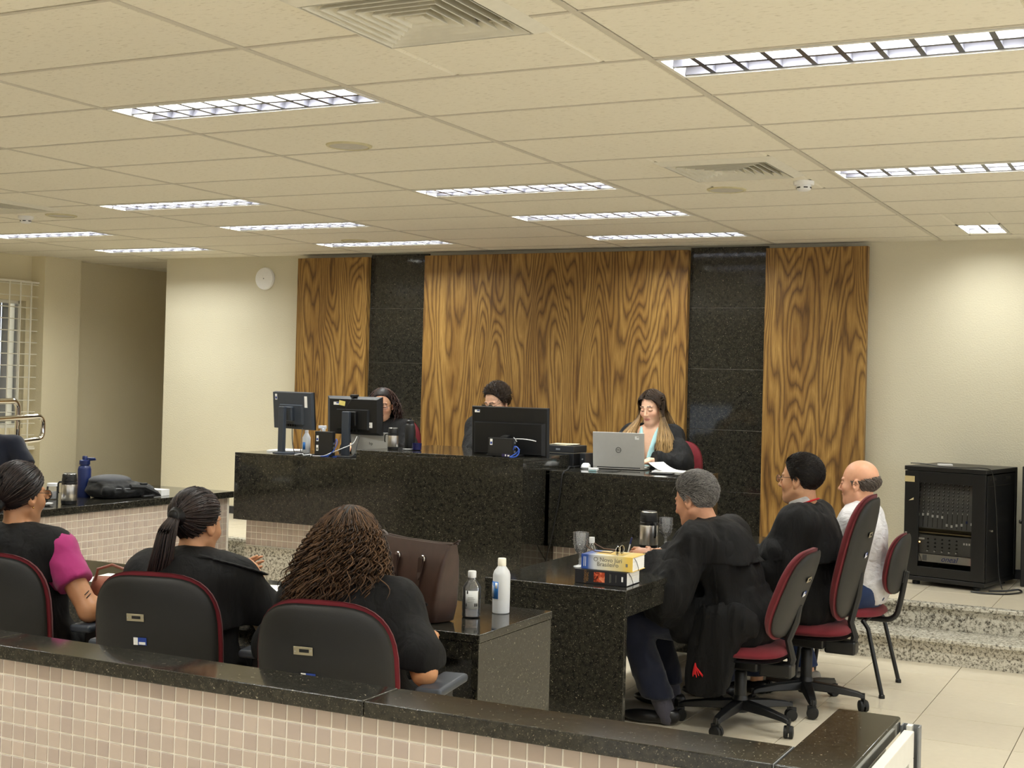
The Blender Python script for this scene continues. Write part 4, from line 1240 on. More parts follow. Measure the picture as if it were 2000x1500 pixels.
def tubes(paths, radii, cols=None, seg=3):
    """paths (n, m, 3), radii (n, m) -> one mesh of n thin tubes; cols (n, m, 3)"""
    P = np.asarray(paths, np.float32); n, m, _ = P.shape
    T = np.empty_like(P); T[:, 1:-1] = P[:, 2:] - P[:, :-2]; T[:, 0] = P[:, 1] - P[:, 0]; T[:, -1] = P[:, -1] - P[:, -2]
    T /= np.linalg.norm(T, axis=2, keepdims=True) + 1e-9
    up = np.where(np.abs(T[..., 2:3]) < 0.9, np.array([0, 0, 1.0]), np.array([1.0, 0, 0]))
    A = np.cross(T, up); A /= np.linalg.norm(A, axis=2, keepdims=True) + 1e-9
    B = np.cross(T, A)
    an = np.arange(seg) * 2 * PI / seg
    V = P[:, :, None, :] + (A[:, :, None, :] * np.cos(an)[None, None, :, None] + B[:, :, None, :] * np.sin(an)[None, None, :, None]) * np.asarray(radii, np.float32)[:, :, None, None]
    idx = np.arange(n * m * seg).reshape(n, m, seg)
    a = idx[:, :-1, :]; b = idx[:, 1:, :]
    F = np.stack([a, np.roll(a, -1, 2), np.roll(b, -1, 2), b], -1).reshape(-1, 4)
    C = None
    if cols is not None:
        C = np.repeat(np.broadcast_to(np.asarray(cols, np.float32), (n, m, 3))[:, :, None, :], seg, 2).reshape(-1, 3)
    return V.reshape(-1, 3), F, C

# scalp in head-local metres
SC0 = np.array([0, -0.014, 0.035]); SR = np.array([0.0745, 0.095, 0.088])
def scalp_points(n, seed=0, jit=0.0):
    r = np.random.RandomState(seed)
    i = np.arange(n) + 0.5
    ph = np.arccos(1 - 2 * i / n); th = PI * (1 + 5 ** 0.5) * i + r.rand(n) * 0.5
    return np.stack([np.cos(th) * np.sin(ph), np.sin(th) * np.sin(ph), np.cos(ph)], 1)
def hairline(q, low=-0.085, front=0.088):
    zl = np.interp(q[:, 1], [-0.11, -0.05, -0.028, -0.008, 0.012, 0.035, 0.06, 0.085], [low, low + 0.01, -0.025, -0.005, -0.012, 0.035, front - 0.012, front])
    return q[:, 2] - zl
def hair_cap(g, off=0.010, low=-0.085, front=0.088, extra=None, col=(30, 24, 20), h=0.006, bald=None):
    """solid layer of hair over the scalp"""
    c = g.hp(SC0)
    v = Vol(c - 0.16, c + 0.16, h)
    v.ell(c, (SR + off) * g.sc, 0, g.R)
    if extra:
        for e in extra: v.ell(g.hp(e[0]), np.array(e[1]) * g.sc, e[2], g.R)
    X, Y, Z = np.meshgrid(*v.ax, indexing='ij')
    q = g.hl(np.stack([X.ravel(), Y.ravel(), Z.ravel()], 1))
    d = -hairline(q, low, front)
    ear = np.sqrt(((np.abs(q[:, 0]) - 0.078) / 0.024) ** 2 + ((q[:, 1] + 0.006) / 0.024) ** 2 + ((q[:, 2] + 0.012) / 0.034) ** 2)
    d = np.maximum(d, (1 - ear) * 0.022)
    if bald is not None: d = np.maximum(d, bald(q))
    v.D = -Vol.smin(-v.D, -d.reshape(v.D.shape).astype(np.float32), 0.008)
    V, F = v.mesh()
    return V, F, np.tile(np.array(lin(col), np.float32), (len(V), 1))

def merge(*parts):
    V, F, C = [], [], []; n = 0
    for v, f, c in parts:
        V.append(v); F.append(f + n); C.append(c); n += len(v)
    return np.concatenate(V), np.concatenate(F), np.concatenate(C)

def strand_cols(n, m, a, b, seed, c_end=None):
    r = np.random.RandomState(seed); t = r.rand(n, 1, 1)
    A, B = np.array(lin(a)), np.array(lin(b))
    c = A + (B - A) * t
    c = np.broadcast_to(c, (n, m, 3)).copy()
    if c_end is not None:
        u = np.linspace(0, 1, m)[None, :, None]; u = np.clip((u - 0.25 - 0.25 * r.rand(n, 1, 1)) / 0.45, 0, 1)
        c = c * (1 - u) + (np.array(lin(c_end)) * (0.6 + 0.6 * t)) * u
    return c

def short_hair(g, root, a, b, off=0.010, length=0.035, lift=0.25, comb=(0, -1, 0.0), n=2600, low=-0.085, front=0.088, wav=0.0, seed=1, bald=None, capcol=None, w=0.0016, with_cap=True):
    cap = hair_cap(g, off * 0.75, low, front, None, capcol or a, bald=bald) if with_cap else None
    u = scalp_points(n, seed); p = SC0 + u * (SR + off * 0.55)
    k = (hairline(p, low, front) > 0.002)
    ear = np.sqrt(((np.abs(p[:, 0]) - 0.078) / 0.020) ** 2 + ((p[:, 1] + 0.006) / 0.020) ** 2 + ((p[:, 2] + 0.012) / 0.032) ** 2)
    k &= ear > 1
    if bald is not None: k &= bald(p) < 0
    p, u = p[k], u[k]
    nr = u / SR; nr /= np.linalg.norm(nr, axis=1, keepdims=True)
    r = np.random.RandomState(seed)
    cd = np.array(comb, float)[None] + r.randn(len(p), 3) * 0.30
    cd[:, 2] -= 1.1 * np.clip((0.06 - p[:, 2]) / 0.06, 0, 1)
    t = cd - nr * (cd * nr).sum(1, keepdims=True); t /= np.linalg.norm(t, axis=1, keepdims=True) + 1e-6
    s = np.cross(nr, t)
    L = length * (0.6 + 0.7 * r.rand(len(p)))
    L *= 0.45 + 0.55 * np.clip((p[:, 2] + 0.06) / 0.10, 0, 1)
    m = 6; us = np.linspace(0, 1, m)
    ph = r.rand(len(p)) * 6.28
    P = p[:, None, :] + t[:, None, :] * (us[None, :, None] * L[:, None, None]) + nr[:, None, :] * ((lift * us - lift * 0.8 * us ** 2)[None, :, None] * L[:, None, None] * 1.6)
    P = P + s[:, None, :] * (np.sin(us[None, :] * 5 + ph[:, None]) * wav)[:, :, None]
    P = g.Hd + (P.reshape(-1, 3) * g.sc) @ g.R.T
    P = P.reshape(len(p), m, 3)
    rad = w * np.array([1, 1, 0.95, 0.85, 0.65, 0.25])[None, :] * np.ones((len(p), 1))
    st = tubes(P, rad, strand_cols(len(p), m, a, b, seed))
    V, F, C = merge(cap, st) if with_cap else st
    return mesh_np('hair', V, F, M['hair'], root, True, C)

def pulled_hair(g, root, tie, a, b, off=0.012, n=900, seed=2, tail=None, low=-0.075, front=0.085):
    """hair drawn back over the scalp to a tie point (head-local); tail: list of world points the tail runs along, with widths"""
    parts = [hair_cap(g, off * 0.8, low, front, [(np.array(tie) * [1, 0.92, 1], (0.03, 0.026, 0.026), 0.03)], a)]
    u = scalp_points(n * 2, seed); p = SC0 + u * (SR + off * 0.7)
    k = hairline(p, low, front) > -0.002
    ear = np.sqrt(((np.abs(p[:, 0]) - 0.078) / 0.020) ** 2 + ((p[:, 1] + 0.006) / 0.020) ** 2 + ((p[:, 2] + 0.012) / 0.032) ** 2)
    p = p[k & (ear > 1)]
    tie = np.array(tie, float); m = 10; us = np.linspace(0, 1, m)
    r = np.random.RandomState(seed)
    P = p[:, None, :] * (1 - us[None, :, None]) + tie[None, None, :] * us[None, :, None]
    d = (P - SC0) ; k0 = np.linalg.norm(d / (SR + off), axis=2, keepdims=True)
    on = SC0 + d / k0
    wgt = np.clip((1 - us) * 3, 0, 1)[None, :, None]
    P = on * wgt + P * (1 - wgt)
    P = P + r.randn(len(p), 1, 3) * 0.0012
    P = (g.Hd + (P.reshape(-1, 3) * g.sc) @ g.R.T).reshape(len(p), m, 3)
    rad = (0.0012 + 0.0020 * r.rand(len(p), 1)) * np.ones((len(p), m)); rad[:, -1] = 0.001
    parts.append(tubes(P, rad, strand_cols(len(p), m, a, b, seed)))
    if tail is not None:
        pts = np.array([q[0] for q in tail], float); wd = np.array([q[1] for q in tail], float)
        m = 18; tt = np.linspace(0, len(pts) - 1, m); n2 = 420
        cx = np.stack([np.interp(tt, np.arange(len(pts)), pts[:, i]) for i in range(3)], 1); ww = np.interp(tt, np.arange(len(pts)), wd)
        for _ in range(2): cx[1:-1] = (cx[:-2] + 2 * cx[1:-1] + cx[2:]) / 4
        rr = np.sqrt(r.rand(n2)); th = r.rand(n2) * 6.28
        sx, sy = rr * np.cos(th), rr * np.sin(th) * 0.55
        len_ = 1 - 0.22 * r.rand(n2) ** 2
        T = np.empty((n2, m, 3))
        for i in range(m):
            ti = len_ * (m - 1) * i / (m - 1)
            c = np.stack([np.interp(ti, np.arange(m), cx[:, q]) for q in range(3)], 1); w_ = np.interp(ti, np.arange(m), ww)
            wv = np.sin(i * 0.55 + th * 3) * 0.004 * (i / m)
            T[:, i] = c + np.stack([sx * w_ + wv, sy * w_, 0 * sx], 1)
        rad = np.linspace(0.0028, 0.0016, m)[None, :] * np.ones((n2, 1))
        parts.append(tubes(T, rad, strand_cols(n2, m, a, b, seed + 5)))
    V, F, C = merge(*parts)
    return mesh_np('hair', V, F, M['hair'], root, True, C)

def curly_hair(g, root, a, b, end_z, spread=0.05, n=1000, seed=3, back=0.0, pitch_=0.045, back_sweep=0.35, off=0.016, rad=0.0036, amp=0.010, core=(20, 14, 10), front=0.092, face_gap=0.05, lift=0.0):
    """corkscrew locks that leave the scalp, fall and widen; end_z: height of the tips in the figure frame"""
    u = scalp_points(int(n * 1.5), seed); p = SC0 + u * (SR + off * 0.8)
    k = hairline(p, -0.10, front) > 0; p, u = p[k], u[k]
    r = np.random.RandomState(seed); n = len(p); m = 44
    us = np.linspace(0, 1, m)
    W0 = g.Hd + (p * g.sc) @ g.R.T
    c = g.hp(SC0)
    out = W0 - c; out[:, 2] *= 0.35
    hz = out.copy(); hz[:, 2] = 0; hz /= np.linalg.norm(hz, axis=1, keepdims=True) + 1e-6
    lx = (p[:, 0] / SR[0]); fr_ = np.clip((p[:, 1] + 0.02) / 0.04, 0, 1)[:, None]
    sd = (np.sign(p[:, 0] + 1e-4)[:, None] * g.R[:, 0][None, :]) - back_sweep * g.R[:, 1][None, :]; sd[:, 2] = 0; sd /= np.linalg.norm(sd, axis=1, keepdims=True)
    hz = hz * (1 - fr_) + sd * fr_; hz /= np.linalg.norm(hz, axis=1, keepdims=True) + 1e-6
    tip = W0 + hz * (0.02 + spread * r.rand(n)[:, None]); tip[:, 2] = end_z + 0.16 * r.rand(n) ** 2 + 0.0 * r.rand(n)
    tip[:, 2] = np.minimum(tip[:, 2], W0[:, 2] - 0.06)
    # over the crown first, then straight down
    ctrl1 = c + (W0 - c) * 1.12 + hz * 0.035; ctrl1[:, 2] = W0[:, 2] - 0.005
    rr = np.array([np.linalg.norm(((q - c) @ g.R) / ((SR + off) * g.sc)) for q in ctrl1])
    side = c + hz * (SR[:2].mean() + off + 0.018) * g.sc * (1.0 + 0.25 * r.rand(n)[:, None]); side[:, 2] = np.minimum(W0[:, 2] - 0.04, c[2] - 0.02)
    bk_ = np.clip(-(p[:, 1] + 0.01) / 0.06, 0, 1)[:, None] * back
    side[:, :2] += hz[:, :2] * bk_ * 0.5
    tip[:, :2] = side[:, :2] + hz[:, :2] * (spread * r.rand(n)[:, None] + bk_) + r.randn(n, 2) * 0.012
    U = us[None, :, None]
    Pth = ((1 - U) ** 3) * W0[:, None] + 3 * ((1 - U) ** 2) * U * ctrl1[:, None] + 3 * (1 - U) * U ** 2 * side[:, None] + U ** 3 * tip[:, None]
    turns = (W0[:, 2] - tip[:, 2]) / pitch_
    ph = us[None, :] * turns[:, None] * 2 * PI + r.rand(n)[:, None] * 6.28
    A = amp * np.clip((us - 0.22) * 2.2, 0, 1)[None, :] * (0.6 + 0.7 * r.rand(n)[:, None])
    tg = np.cross(hz, [0, 0, 1.0])
    Pth = Pth + hz[:, None, :] * (A * np.cos(ph))[:, :, None] + tg[:, None, :] * (A * np.sin(ph))[:, :, None]
    rd = rad * (0.7 + 0.5 * r.rand(n))[:, None] * np.interp(us, [0, 0.1, 0.85, 1], [0.8, 1, 0.9, 0.2])[None, :]
    q_ = g.hl(Pth.reshape(-1, 3)).reshape(n, m, 3)
    keep = ~((q_[..., 1] > 0.045) & (np.abs(q_[..., 0]) < 0.082) & (q_[..., 2] < 0.065)).any(1)
    Pth, rd, n = Pth[keep], rd[keep], int(keep.sum())
    st = tubes(Pth, rd, strand_cols(n, m, a, b, seed), 3)
    cap = hair_cap(g, off * 0.85, -0.10, front, None, core)
    V, F, C = merge(cap, st)
    return mesh_np('hair', V, F, M['hair_matte'], root, True, C)

def long_hair(g, root, a, b, c_end, end_z, n=1100, seed=4, part=0.012, front_y=0.075, off=0.012, flare=0.15):
    """straight hair from a centre parting, over the ears and down on both shoulders"""
    u = scalp_points(int(n * 1.6), seed); p = SC0 + u * (SR + off * 1.0)
    k = hairline(p, -0.09, 0.090) > -0.004; p = p[k]
    r = np.random.RandomState(seed); n = len(p); m = 22
    sgn = np.where(p[:, 0] > part * 0.3, 1.0, -1.0)
    fy = np.clip((p[:, 1] + 0.02) / 0.08, -1, 1)                        # 1 near the brow, -1 at the nape
    q1 = p.copy(); q1[:, 0] = sgn * (0.062 + 0.02 * r.rand(n)); q1[:, 1] = p[:, 1] * 0.75 - 0.012 * (fy > 0); q1[:, 2] = np.minimum(p[:, 2], 0.055)
    d = q1 - SC0; q1 = SC0 + d / np.linalg.norm(d / (SR + off + 0.012), axis=1, keepdims=True)
    q2 = q1.copy(); q2[:, 0] = sgn * (0.083 + 0.018 * r.rand(n)); q2[:, 1] = np.where(fy > -0.2, 0.012 + 0.022 * fy, -0.085); q2[:, 2] = -0.05
    q2[:, 0] = np.where(fy < -0.2, p[:, 0] * 1.0, q2[:, 0])
    L = lambda q: g.Hd + (q * g.sc) @ g.R.T
    P0, P1, P2 = L(p), L(q1), L(q2)
    P3 = P2.copy(); P3[:, 0] += sgn * (0.02 + 0.085 * r.rand(n)); P3[:, 1] += np.where(fy > -0.2, front_y * (0.5 + 0.5 * r.rand(n)), -0.03); P3[:, 2] = (P2[:, 2] + end_z) / 2 + 0.03
    P4 = P3.copy(); P4[:, 0] += sgn * (flare - 0.15) + r.randn(n) * 0.035; P4[:, 1] += np.where(fy > -0.2, 0.03 * r.rand(n), -0.01); P4[:, 2] = end_z + 0.12 * r.rand(n) ** 2
    K = np.stack([P0, P1, P2, P3, P4], 1)
    us = np.linspace(0, 4, m); i = np.minimum(us.astype(int), 3); f = (us - i)[None, :, None]
    g4 = lambda o: K[:, np.clip(i + o, 0, 4)]
    p0, p1, p2, p3 = g4(-1), g4(0), g4(1), g4(2)
    P = 0.5 * (2 * p1 + (p2 - p0) * f + (2 * p0 - 5 * p1 + 4 * p2 - p3) * f ** 2 + (3 * p1 - p0 - 3 * p2 + p3) * f ** 3)
    ph = np.floor(r.rand(n) * 7) * 0.9
    P[:, :, 0] += np.sin(us[None, :] * 2.6 + ph[:, None]) * 0.010 * np.clip((us - 1.8) / 2, 0, 1)[None, :]
    P[:, :, 1] += np.cos(us[None, :] * 2.3 + ph[:, None]) * 0.007 * np.clip((us - 1.8) / 2, 0, 1)[None, :]
    rad = np.interp(us, [0, 1, 3, 4], [0.0018, 0.0024, 0.0030, 0.0012])[None, :] * np.ones((n, 1))
    q_ = g.hl(P.reshape(-1, 3)).reshape(n, m, 3)
    keep = ~((q_[..., 1] > 0.05) & (np.abs(q_[..., 0]) < 0.056) & (q_[..., 2] < 0.055) & (q_[..., 2] > -0.13)).any(1)
    P, rad, n = P[keep], rad[keep], int(keep.sum())
    st = tubes(P, rad, strand_cols(n, m, a, b, seed, c_end))
    cap = hair_cap(g, off * 0.55, -0.085, 0.092, None, a)
    V, F, C = merge(cap, st)
    return mesh_np('hair', V, F, M['hair'], root, True, C)

def glasses(g, root, mat, w=0.062, r_=0.0016, z=0.004):
    gl = bpy.data.objects.new('eyeglasses', None); link(gl, root)
    m = MB()
    for s in (-1, 1):
        pts = [g.hp((s * 0.033 + 0.024 * math.cos(a), 0.107 - 0.10 * abs(0.024 * math.cos(a) * 0.3 + 0.01), z + 0.018 * math.sin(a))) for a in [2 * PI * k / 16 for k in range(16)]]
        m.tube(pts, r_, 6, closed=True)
        m.tube([g.hp((s * 0.057, 0.102, z + 0.006)), g.hp((s * 0.074, 0.085, z + 0.008)), g.hp((s * 0.081, 0.0, z + 0.010)), g.hp((s * 0.080, -0.014, z - 0.012))], r_ * 0.9, 6)
    m.tube([g.hp((-0.010, 0.107, z + 0.004)), g.hp((0, 0.110, z + 0.007)), g.hp((0.010, 0.107, z + 0.004))], r_, 6)
    m.build('spectacle_frame', mat, gl, smooth=True)
    for s in (-1, 1):
        pts = [g.hp((s * 0.033 + 0.0235 * math.cos(a), 0.106 - 0.10 * abs(0.024 * math.cos(a) * 0.3 + 0.01), z + 0.0175 * math.sin(a))) for a in [2 * PI * k / 16 for k in range(16)]]
        back = [Vector(q) - Vector(g.R[:, 1] * 0.0012) for q in pts]
        MB()._add([Vector(q) for q in pts] + back, [tuple(range(16)), tuple(range(16, 32))[::-1]] + [(i, 16 + i, 16 + (i + 1) % 16, (i + 1) % 16) for i in range(16)]).build('lens', M['lens'], gl)
    return gl
# ------------------------------------------------------------------ the ten people
M['robe'] = m_cloth('black_robe_cloth', (11, 10, 11), 0.7, 1100, 0.6, 0.02, 1.2, 0.2, 0.4)
M['robe_lining'] = m_cloth('black_robe_satin', (24, 24, 27), 0.3, 800, 0.5, 0.1, 0.7, 0.4)
M['pink'] = m_cloth('magenta_cotton', (168, 50, 114), 0.25, 1200, 0.85, 0.2, 0.4)
M['white_shirt'] = m_cloth('white_shirt_cotton', (232, 230, 232), 0.8, 1200, 0.8, 0.1, 1.3, 0.25, 1.6)
M['cream_sleeve'] = m_cloth('cream_cotton', (214, 196, 160), 0.3, 1200, 0.85, 0.1, 0.4)
M['navy_polo'] = m_cloth('navy_pique', (22, 26, 40), 0.3, 700, 0.85, 0.2, 0.3)
M['navy_trouser'] = m_cloth('navy_trouser', (26, 30, 48), 0.3, 1200, 0.8, 0.2, 0.6)
M['denim'] = m_cloth('blue_denim', (40, 56, 92), 0.4, 1000, 0.85, 0.1, 0.4)
M['sock'] = m_cloth('grey_sock', (72, 70, 80), 0.5, 500, 0.9, 0.2, 0.4)
M['aqua_shirt'] = m_cloth('pale_aqua_satin', (176, 220, 224), 0.25, 900, 0.6, 0.1, 0.5)
M['shoe'] = plain('black_leather', (20, 18, 18), 0.35)
M['sneaker'] = plain('grey_sneaker', (150, 146, 138), 0.7)
M['red_trim'] = m_cloth('red_cord', (196, 24, 30), 0.3, 800, 0.7, 0.1, 0.3)
M['gold'] = plain('gold', (214, 170, 90), 0.25, 1.0)

def person(label, x, y, face, z=0.0, group=None):
    return thing('person', label, 'person', (x, y, z), face - PI / 2, group)

def bounds(g, pad=0.2, z0=-0.02):
    A = np.array([g.H, g.N, g.Hd, *g.K.values(), *g.A.values(), *g.W.values(), *g.E.values(), *g.S.values()])
    lo, hi = A.min(0) - pad, A.max(0) + pad; lo[2] = z0
    return lo, hi

def legs_cover(root, g, mat, name='trousers', add=0.018, hem=0.10, h=0.013, folds=0.004):
    lo, hi = bounds(g, 0.16); hi[2] = g.H[2] + 0.16; lo[1] = g.H[1] - 0.22
    v = Vol(lo, hi, h); b = g.b
    v.ell(g.H + [0, 0.0, 0.01], (0.165 * b + add, 0.13 * b + add, 0.115 + add * 0.6), 0)
    for q in 'RL':
        hg = g.H + [(0.085 if q == 'R' else -0.085) * b ** 0.5, 0.02, -0.01]
        v.cone(hg, g.K[q], 0.088 * b ** 0.6 + add, 0.062 + add, 0.05)
        v.cone(g.K[q], g.A[q] + [0, 0, -0.05], 0.060 + add, 0.056 + add, 0.03)
    v.folds(folds, 14, 14, 9, 3)
    v.clip(lambda X, Y, Z: hem - Z)
    return garment(root, name, v, mat)

def shoes(root, g, mat, sock=None, names=('shoe', 'sock')):
    for q in 'RL':
        s = 1 if q == 'R' else -1
        a = g.A[q]; fd = unit([0.12 * s, 1, 0]); R = np.stack([np.cross(fd, [0, 0, 1]), fd, [0, 0, 1]], 1)
        v = Vol(a + [-0.14, -0.16, -0.12], a + [0.14, 0.26, 0.08], 0.008)
        v.ell(a + fd * -0.02 + [0, 0, -0.045], (0.038, 0.055, 0.045), 0, R)
        v.ell(a + fd * 0.10 + [0, 0, -0.058], (0.044, 0.12, 0.032), 0.03, R)
        v.clip(lambda X, Y, Z: (a[2] - 0.088) - Z); v.clip(lambda X, Y, Z: Z - (a[2] - 0.015))
        garment(root, names[0], v, mat)
        if sock is not None:
            v = Vol(a + [-0.1, -0.12, -0.09], a + [0.1, 0.14, 0.24], 0.008)
            v.cone(a + [0, -0.01, -0.05], a + (g.K[q] - a) * 0.35, 0.043, 0.052, 0.02)
            v.folds(0.002, 20, 20, 90, 2)
            garment(root, names[1], v, sock)

def robe(root, g, mat, add=0.03, hem=0.30, sleeve=(0.082, 0.095, 0.095), sleeve_to=0.85, sag=0.0, name='robe', sides='RL', h=0.0105, folds=0.006, seed=1, front=0.34, skirt=True, neck_drop=0.035, arm_frac=None, vopen=False):
    lo, hi = bounds(g, 0.22, hem - 0.05); lo[1] = min(lo[1], g.H[1] - 0.27)
    hi[2] = g.N[2] + 0.12
    v = Vol(lo, hi, h); b = g.b
    v.ell(g.H + [0, 0, 0.02], (0.165 * b + add, 0.13 * b + add, 0.12 + add), 0)
    v.ell(g.H + g.sp * 0.17 + [0, 0.02 * b, 0], (0.15 * b + add, 0.118 * b + add, 0.16), 0.07)
    v.ell(g.mid + g.sp2 * 0.09, (0.165 * b ** 0.5 + add, 0.115 * b ** 0.5 + add, 0.16), 0.07)
    v.cone(g.S['L'] + g.rt * 0.02, g.S['R'] - g.rt * 0.02, 0.058 + add * 0.6, 0.058 + add * 0.6, 0.06)
    for q in 'RL':
        v.cone(g.N - g.sp2 * neck_drop, g.S[q] + g.sp2 * 0.008, 0.055 + add * 0.4, 0.052 + add * 0.5, 0.05)
        if q in sides:
            v.cone(g.S[q], g.E[q], 0.058 + add * 0.7, sleeve[0], 0.05)
            if sleeve_to > 0:
                w = g.E[q] + (g.W[q] - g.E[q]) * sleeve_to
                v.cone(g.E[q], w, sleeve[1], sleeve[2], 0.04)
                if sag:
                    m = g.E[q] + (w - g.E[q]) * 0.35
                    v.cone(m + [0, 0, -sag], g.S[q] + (g.E[q] - g.S[q]) * 0.6, 0.045, 0.08, 0.07)
                    v.cone(m + [0, 0, -sag], w, 0.04, sleeve[2] * 0.8, 0.06)
    if skirt:
        for q in 'RL':
            hg = g.H + [(0.085 if q == 'R' else -0.085) * b ** 0.5, 0.02, 0]
            e = hg + (g.K[q] - hg) * (front / 0.42)
            v.cone(hg, e, 0.10 * b ** 0.6 + add, 0.075 + add, 0.06)
    v.folds(folds, 11, 11, 3.2, seed)
    if sleeve_to > 0:
        for q in sides:
            w = g.E[q] + (g.W[q] - g.E[q]) * sleeve_to; u = unit(g.W[q] - g.E[q]); w2 = w + u * 0.004
            v.clip(lambda X, Y, Z: np.where((X - w[0]) ** 2 + (Y - w[1]) ** 2 + (Z - w[2]) ** 2 < (sleeve[2] + 0.05) ** 2, (X - w2[0]) * u[0] + (Y - w2[1]) * u[1] + (Z - w2[2]) * u[2], -1))
    if vopen: v.clip(lambda X, Y, Z: np.minimum(Y - (g.N[1] + 0.03), (0.012 + 0.30 * np.clip(Z - (g.N[2] - 0.30), 0, 0.4)) - np.abs(X - g.N[0])))
    v.clip(lambda X, Y, Z: hem - Z)
    return garment(root, name, v, mat)

def cape(root, g, mat, hem=0.74, arm=(0.085, 0.11), add=0.05, back_hem=None, seed=4, h=0.0095, arms='RL', sh_out=0.02, folds=0.005, wave=0.015, name='cape', low=0.60, neck_drop=0.045, arm_cut=1.0, slope=0.0, vopen=False):
    lo, hi = bounds(g, 0.2, low - 0.02); hi[2] = g.N[2] + 0.10
    v = Vol(lo, hi, h); b = g.b ** 0.5
    v.ell(g.mid + g.sp2 * 0.10, (0.165 * b + add, 0.115 * b + add, 0.17), 0)
    v.ell(g.H + g.sp * 0.17 + [0, 0, 0], (0.155 * b + add * 1.3, 0.125 * b + add * 1.3, 0.18), 0.09)
    v.cone(g.S['L'] - g.rt * sh_out, g.S['R'] + g.rt * sh_out, 0.062 + add * 0.3, 0.062 + add * 0.3, 0.07)
    for q in 'RL':
        s = 1 if q == 'R' else -1
        v.cone(g.N - g.sp2 * neck_drop, g.S[q] + g.sp2 * 0.006, 0.066, 0.066, 0.05)
        if q in arms: v.cone(g.S[q] + g.rt * s * sh_out, g.S[q] + (g.E[q] - g.S[q]) * arm_cut, arm[0], arm[1], 0.07)
    v.folds(folds, 12, 12, 2.5, seed)
    if vopen: v.clip(lambda X, Y, Z: np.minimum(Y - (g.N[1] + 0.03), (0.012 + 0.30 * np.clip(Z - (g.N[2] - 0.30), 0, 0.4)) - np.abs(X - g.N[0])))
    ph = seed * 1.7
    v.clip(lambda X, Y, Z: hem + slope * (X - g.N[0]) + wave * np.sin(14 * X + ph) * np.cos(11 * Y + ph) - Z)
    return garment(root, name, v, mat)

def collar_plate(root, g, mat, ext=0.115, drop=0.03, th=0.007, fwd=0.0, name='collar', sides='RL', back=0.02):
    """stiff wide flat collar that stands off the shoulders in points"""
    lo = g.N - [0.36, 0.26, 0.16]; hi = g.N + [0.36, 0.26, 0.16]
    v = Vol(lo, hi, 0.0062)
    for q in sides:
        s = 1 if q == 'R' else -1
        tip = g.S[q] + g.rt * s * ext * 0.55 + g.sp2 * (0.062 - drop)
        a = g.N + g.sp2 * 0.022
        ax = unit(tip - a); fw = unit(np.cross(g.sp2, ax) * -s); up = np.cross(ax, fw)
        v.ell((a + tip) / 2 - fw * back, (np.linalg.norm(tip - a) / 2 + 0.03, 0.125, th), 0.02, np.stack([ax, fw, up], 1))
    v.ell(g.N + g.sp2 * 0.02 - [0, 0.07, 0], (0.10, 0.055, 0.02), 0.03)
    v.ell(g.N + g.sp2 * 0.05 + [0, 0.03, 0], (0.062, 0.062, 0.09), 0.004, None, 'cut')
    return garment(root, name, v, mat)

def loc_of(root_xy, face, z=0.0):
    c, s = math.cos(face - PI / 2), math.sin(face - PI / 2)
    def f(x, y, zz):
        dx, dy = x - root_xy[0], y - root_xy[1]
        return np.array([c * dx + s * dy, -s * dx + c * dy, zz - z])
    return f

# --- juror with curly hair (nearest)
fx = JCH[0]
root = person('woman with long curly brown hair in black cape, back to the camera', *fx)
g = Rig(seat=0.45, lean=0.27, curl=0.12, side=-0.22, y0=0.02, build=0.96, sc=1.0, pitch=0.15, yaw=-0.05, roll=-0.05, sh=0.165, torso=0.44, neck=0.145,
        hands={'R': (0.17, 0.22, 0.765), 'L': (-0.30, 0.40, 0.79)}, poles={'R': (0.8, -0.6, -0.9), 'L': (-0.8, -0.3, -1)})
body(root, g, (196, 142, 100), True)
robe(root, g, M['robe'], add=0.02, hem=0.34, sides='', name='robe', seed=2)
cape(root, g, M['robe'], hem=0.705, arm=(0.066, 0.086), arm_cut=0.80, add=0.03, seed=4, slope=0.08, sh_out=0.0)
collar_plate(root, g, M['robe'], ext=0.14, drop=0.035)
legs_cover(root, g, M['navy_trouser']); shoes(root, g, M['shoe'])
curly_hair(g, root, (38, 25, 17), (108, 78, 52), end_z=0.82, spread=0.012, n=950, seed=3, off=0.013, amp=0.0125, rad=0.0030, back=0.06, core=(22, 13, 9), pitch_=0.036, back_sweep=0.7)

# --- juror with the ponytail
fx = JCH[1]
root = person('woman with long black ponytail in black cape with wide collar', *fx)
L_ = loc_of(fx[:2], fx[2])
g = Rig(seat=0.45, lean=0.13, curl=0.14, side=-0.06, y0=0.0, build=1.02, sc=1.0, pitch=0.12, yaw=-0.24, roll=0.0, sh=0.165, shrug=-0.008, torso=0.43, neck=0.14,
        hands={'R': L_(-3.21, 4.18, 0.80), 'L': L_(-3.36, 4.24, 0.80)}, poles={'R': (1.0, -0.35, -0.9), 'L': (-1.0, -0.35, -0.7)},
        hand_dir={'R': ((-0.15, 0.45, 0.85), (-1, 0, 0.1)), 'L': ((0.15, 0.45, 0.85), (1, 0, 0.1))}, curlf=0.55)
body(root, g, (204, 150, 112), True, hand_fine=('R', 'L'))
robe(root, g, M['robe'], add=0.02, hem=0.34, sides='', name='robe', seed=5)
v = Vol(*bounds(g, 0.2, 0.55), 0.01)
for q in 'RL': v.cone(g.S[q] + (g.E[q] - g.S[q]) * 0.6, g.E[q], 0.058, 0.06, 0.02); v.cone(g.E[q], g.E[q] + (g.W[q] - g.E[q]) * 0.62, 0.060, 0.054, 0.03)
v.folds(0.003, 20, 20, 30, 4); garment(root, 'sleeves', v, M['cream_sleeve'])
cape(root, g, M['robe'], hem=0.735, arm=(0.070, 0.092), arm_cut=0.82, add=0.035, seed=7, wave=0.012, slope=-0.02, sh_out=0.0)
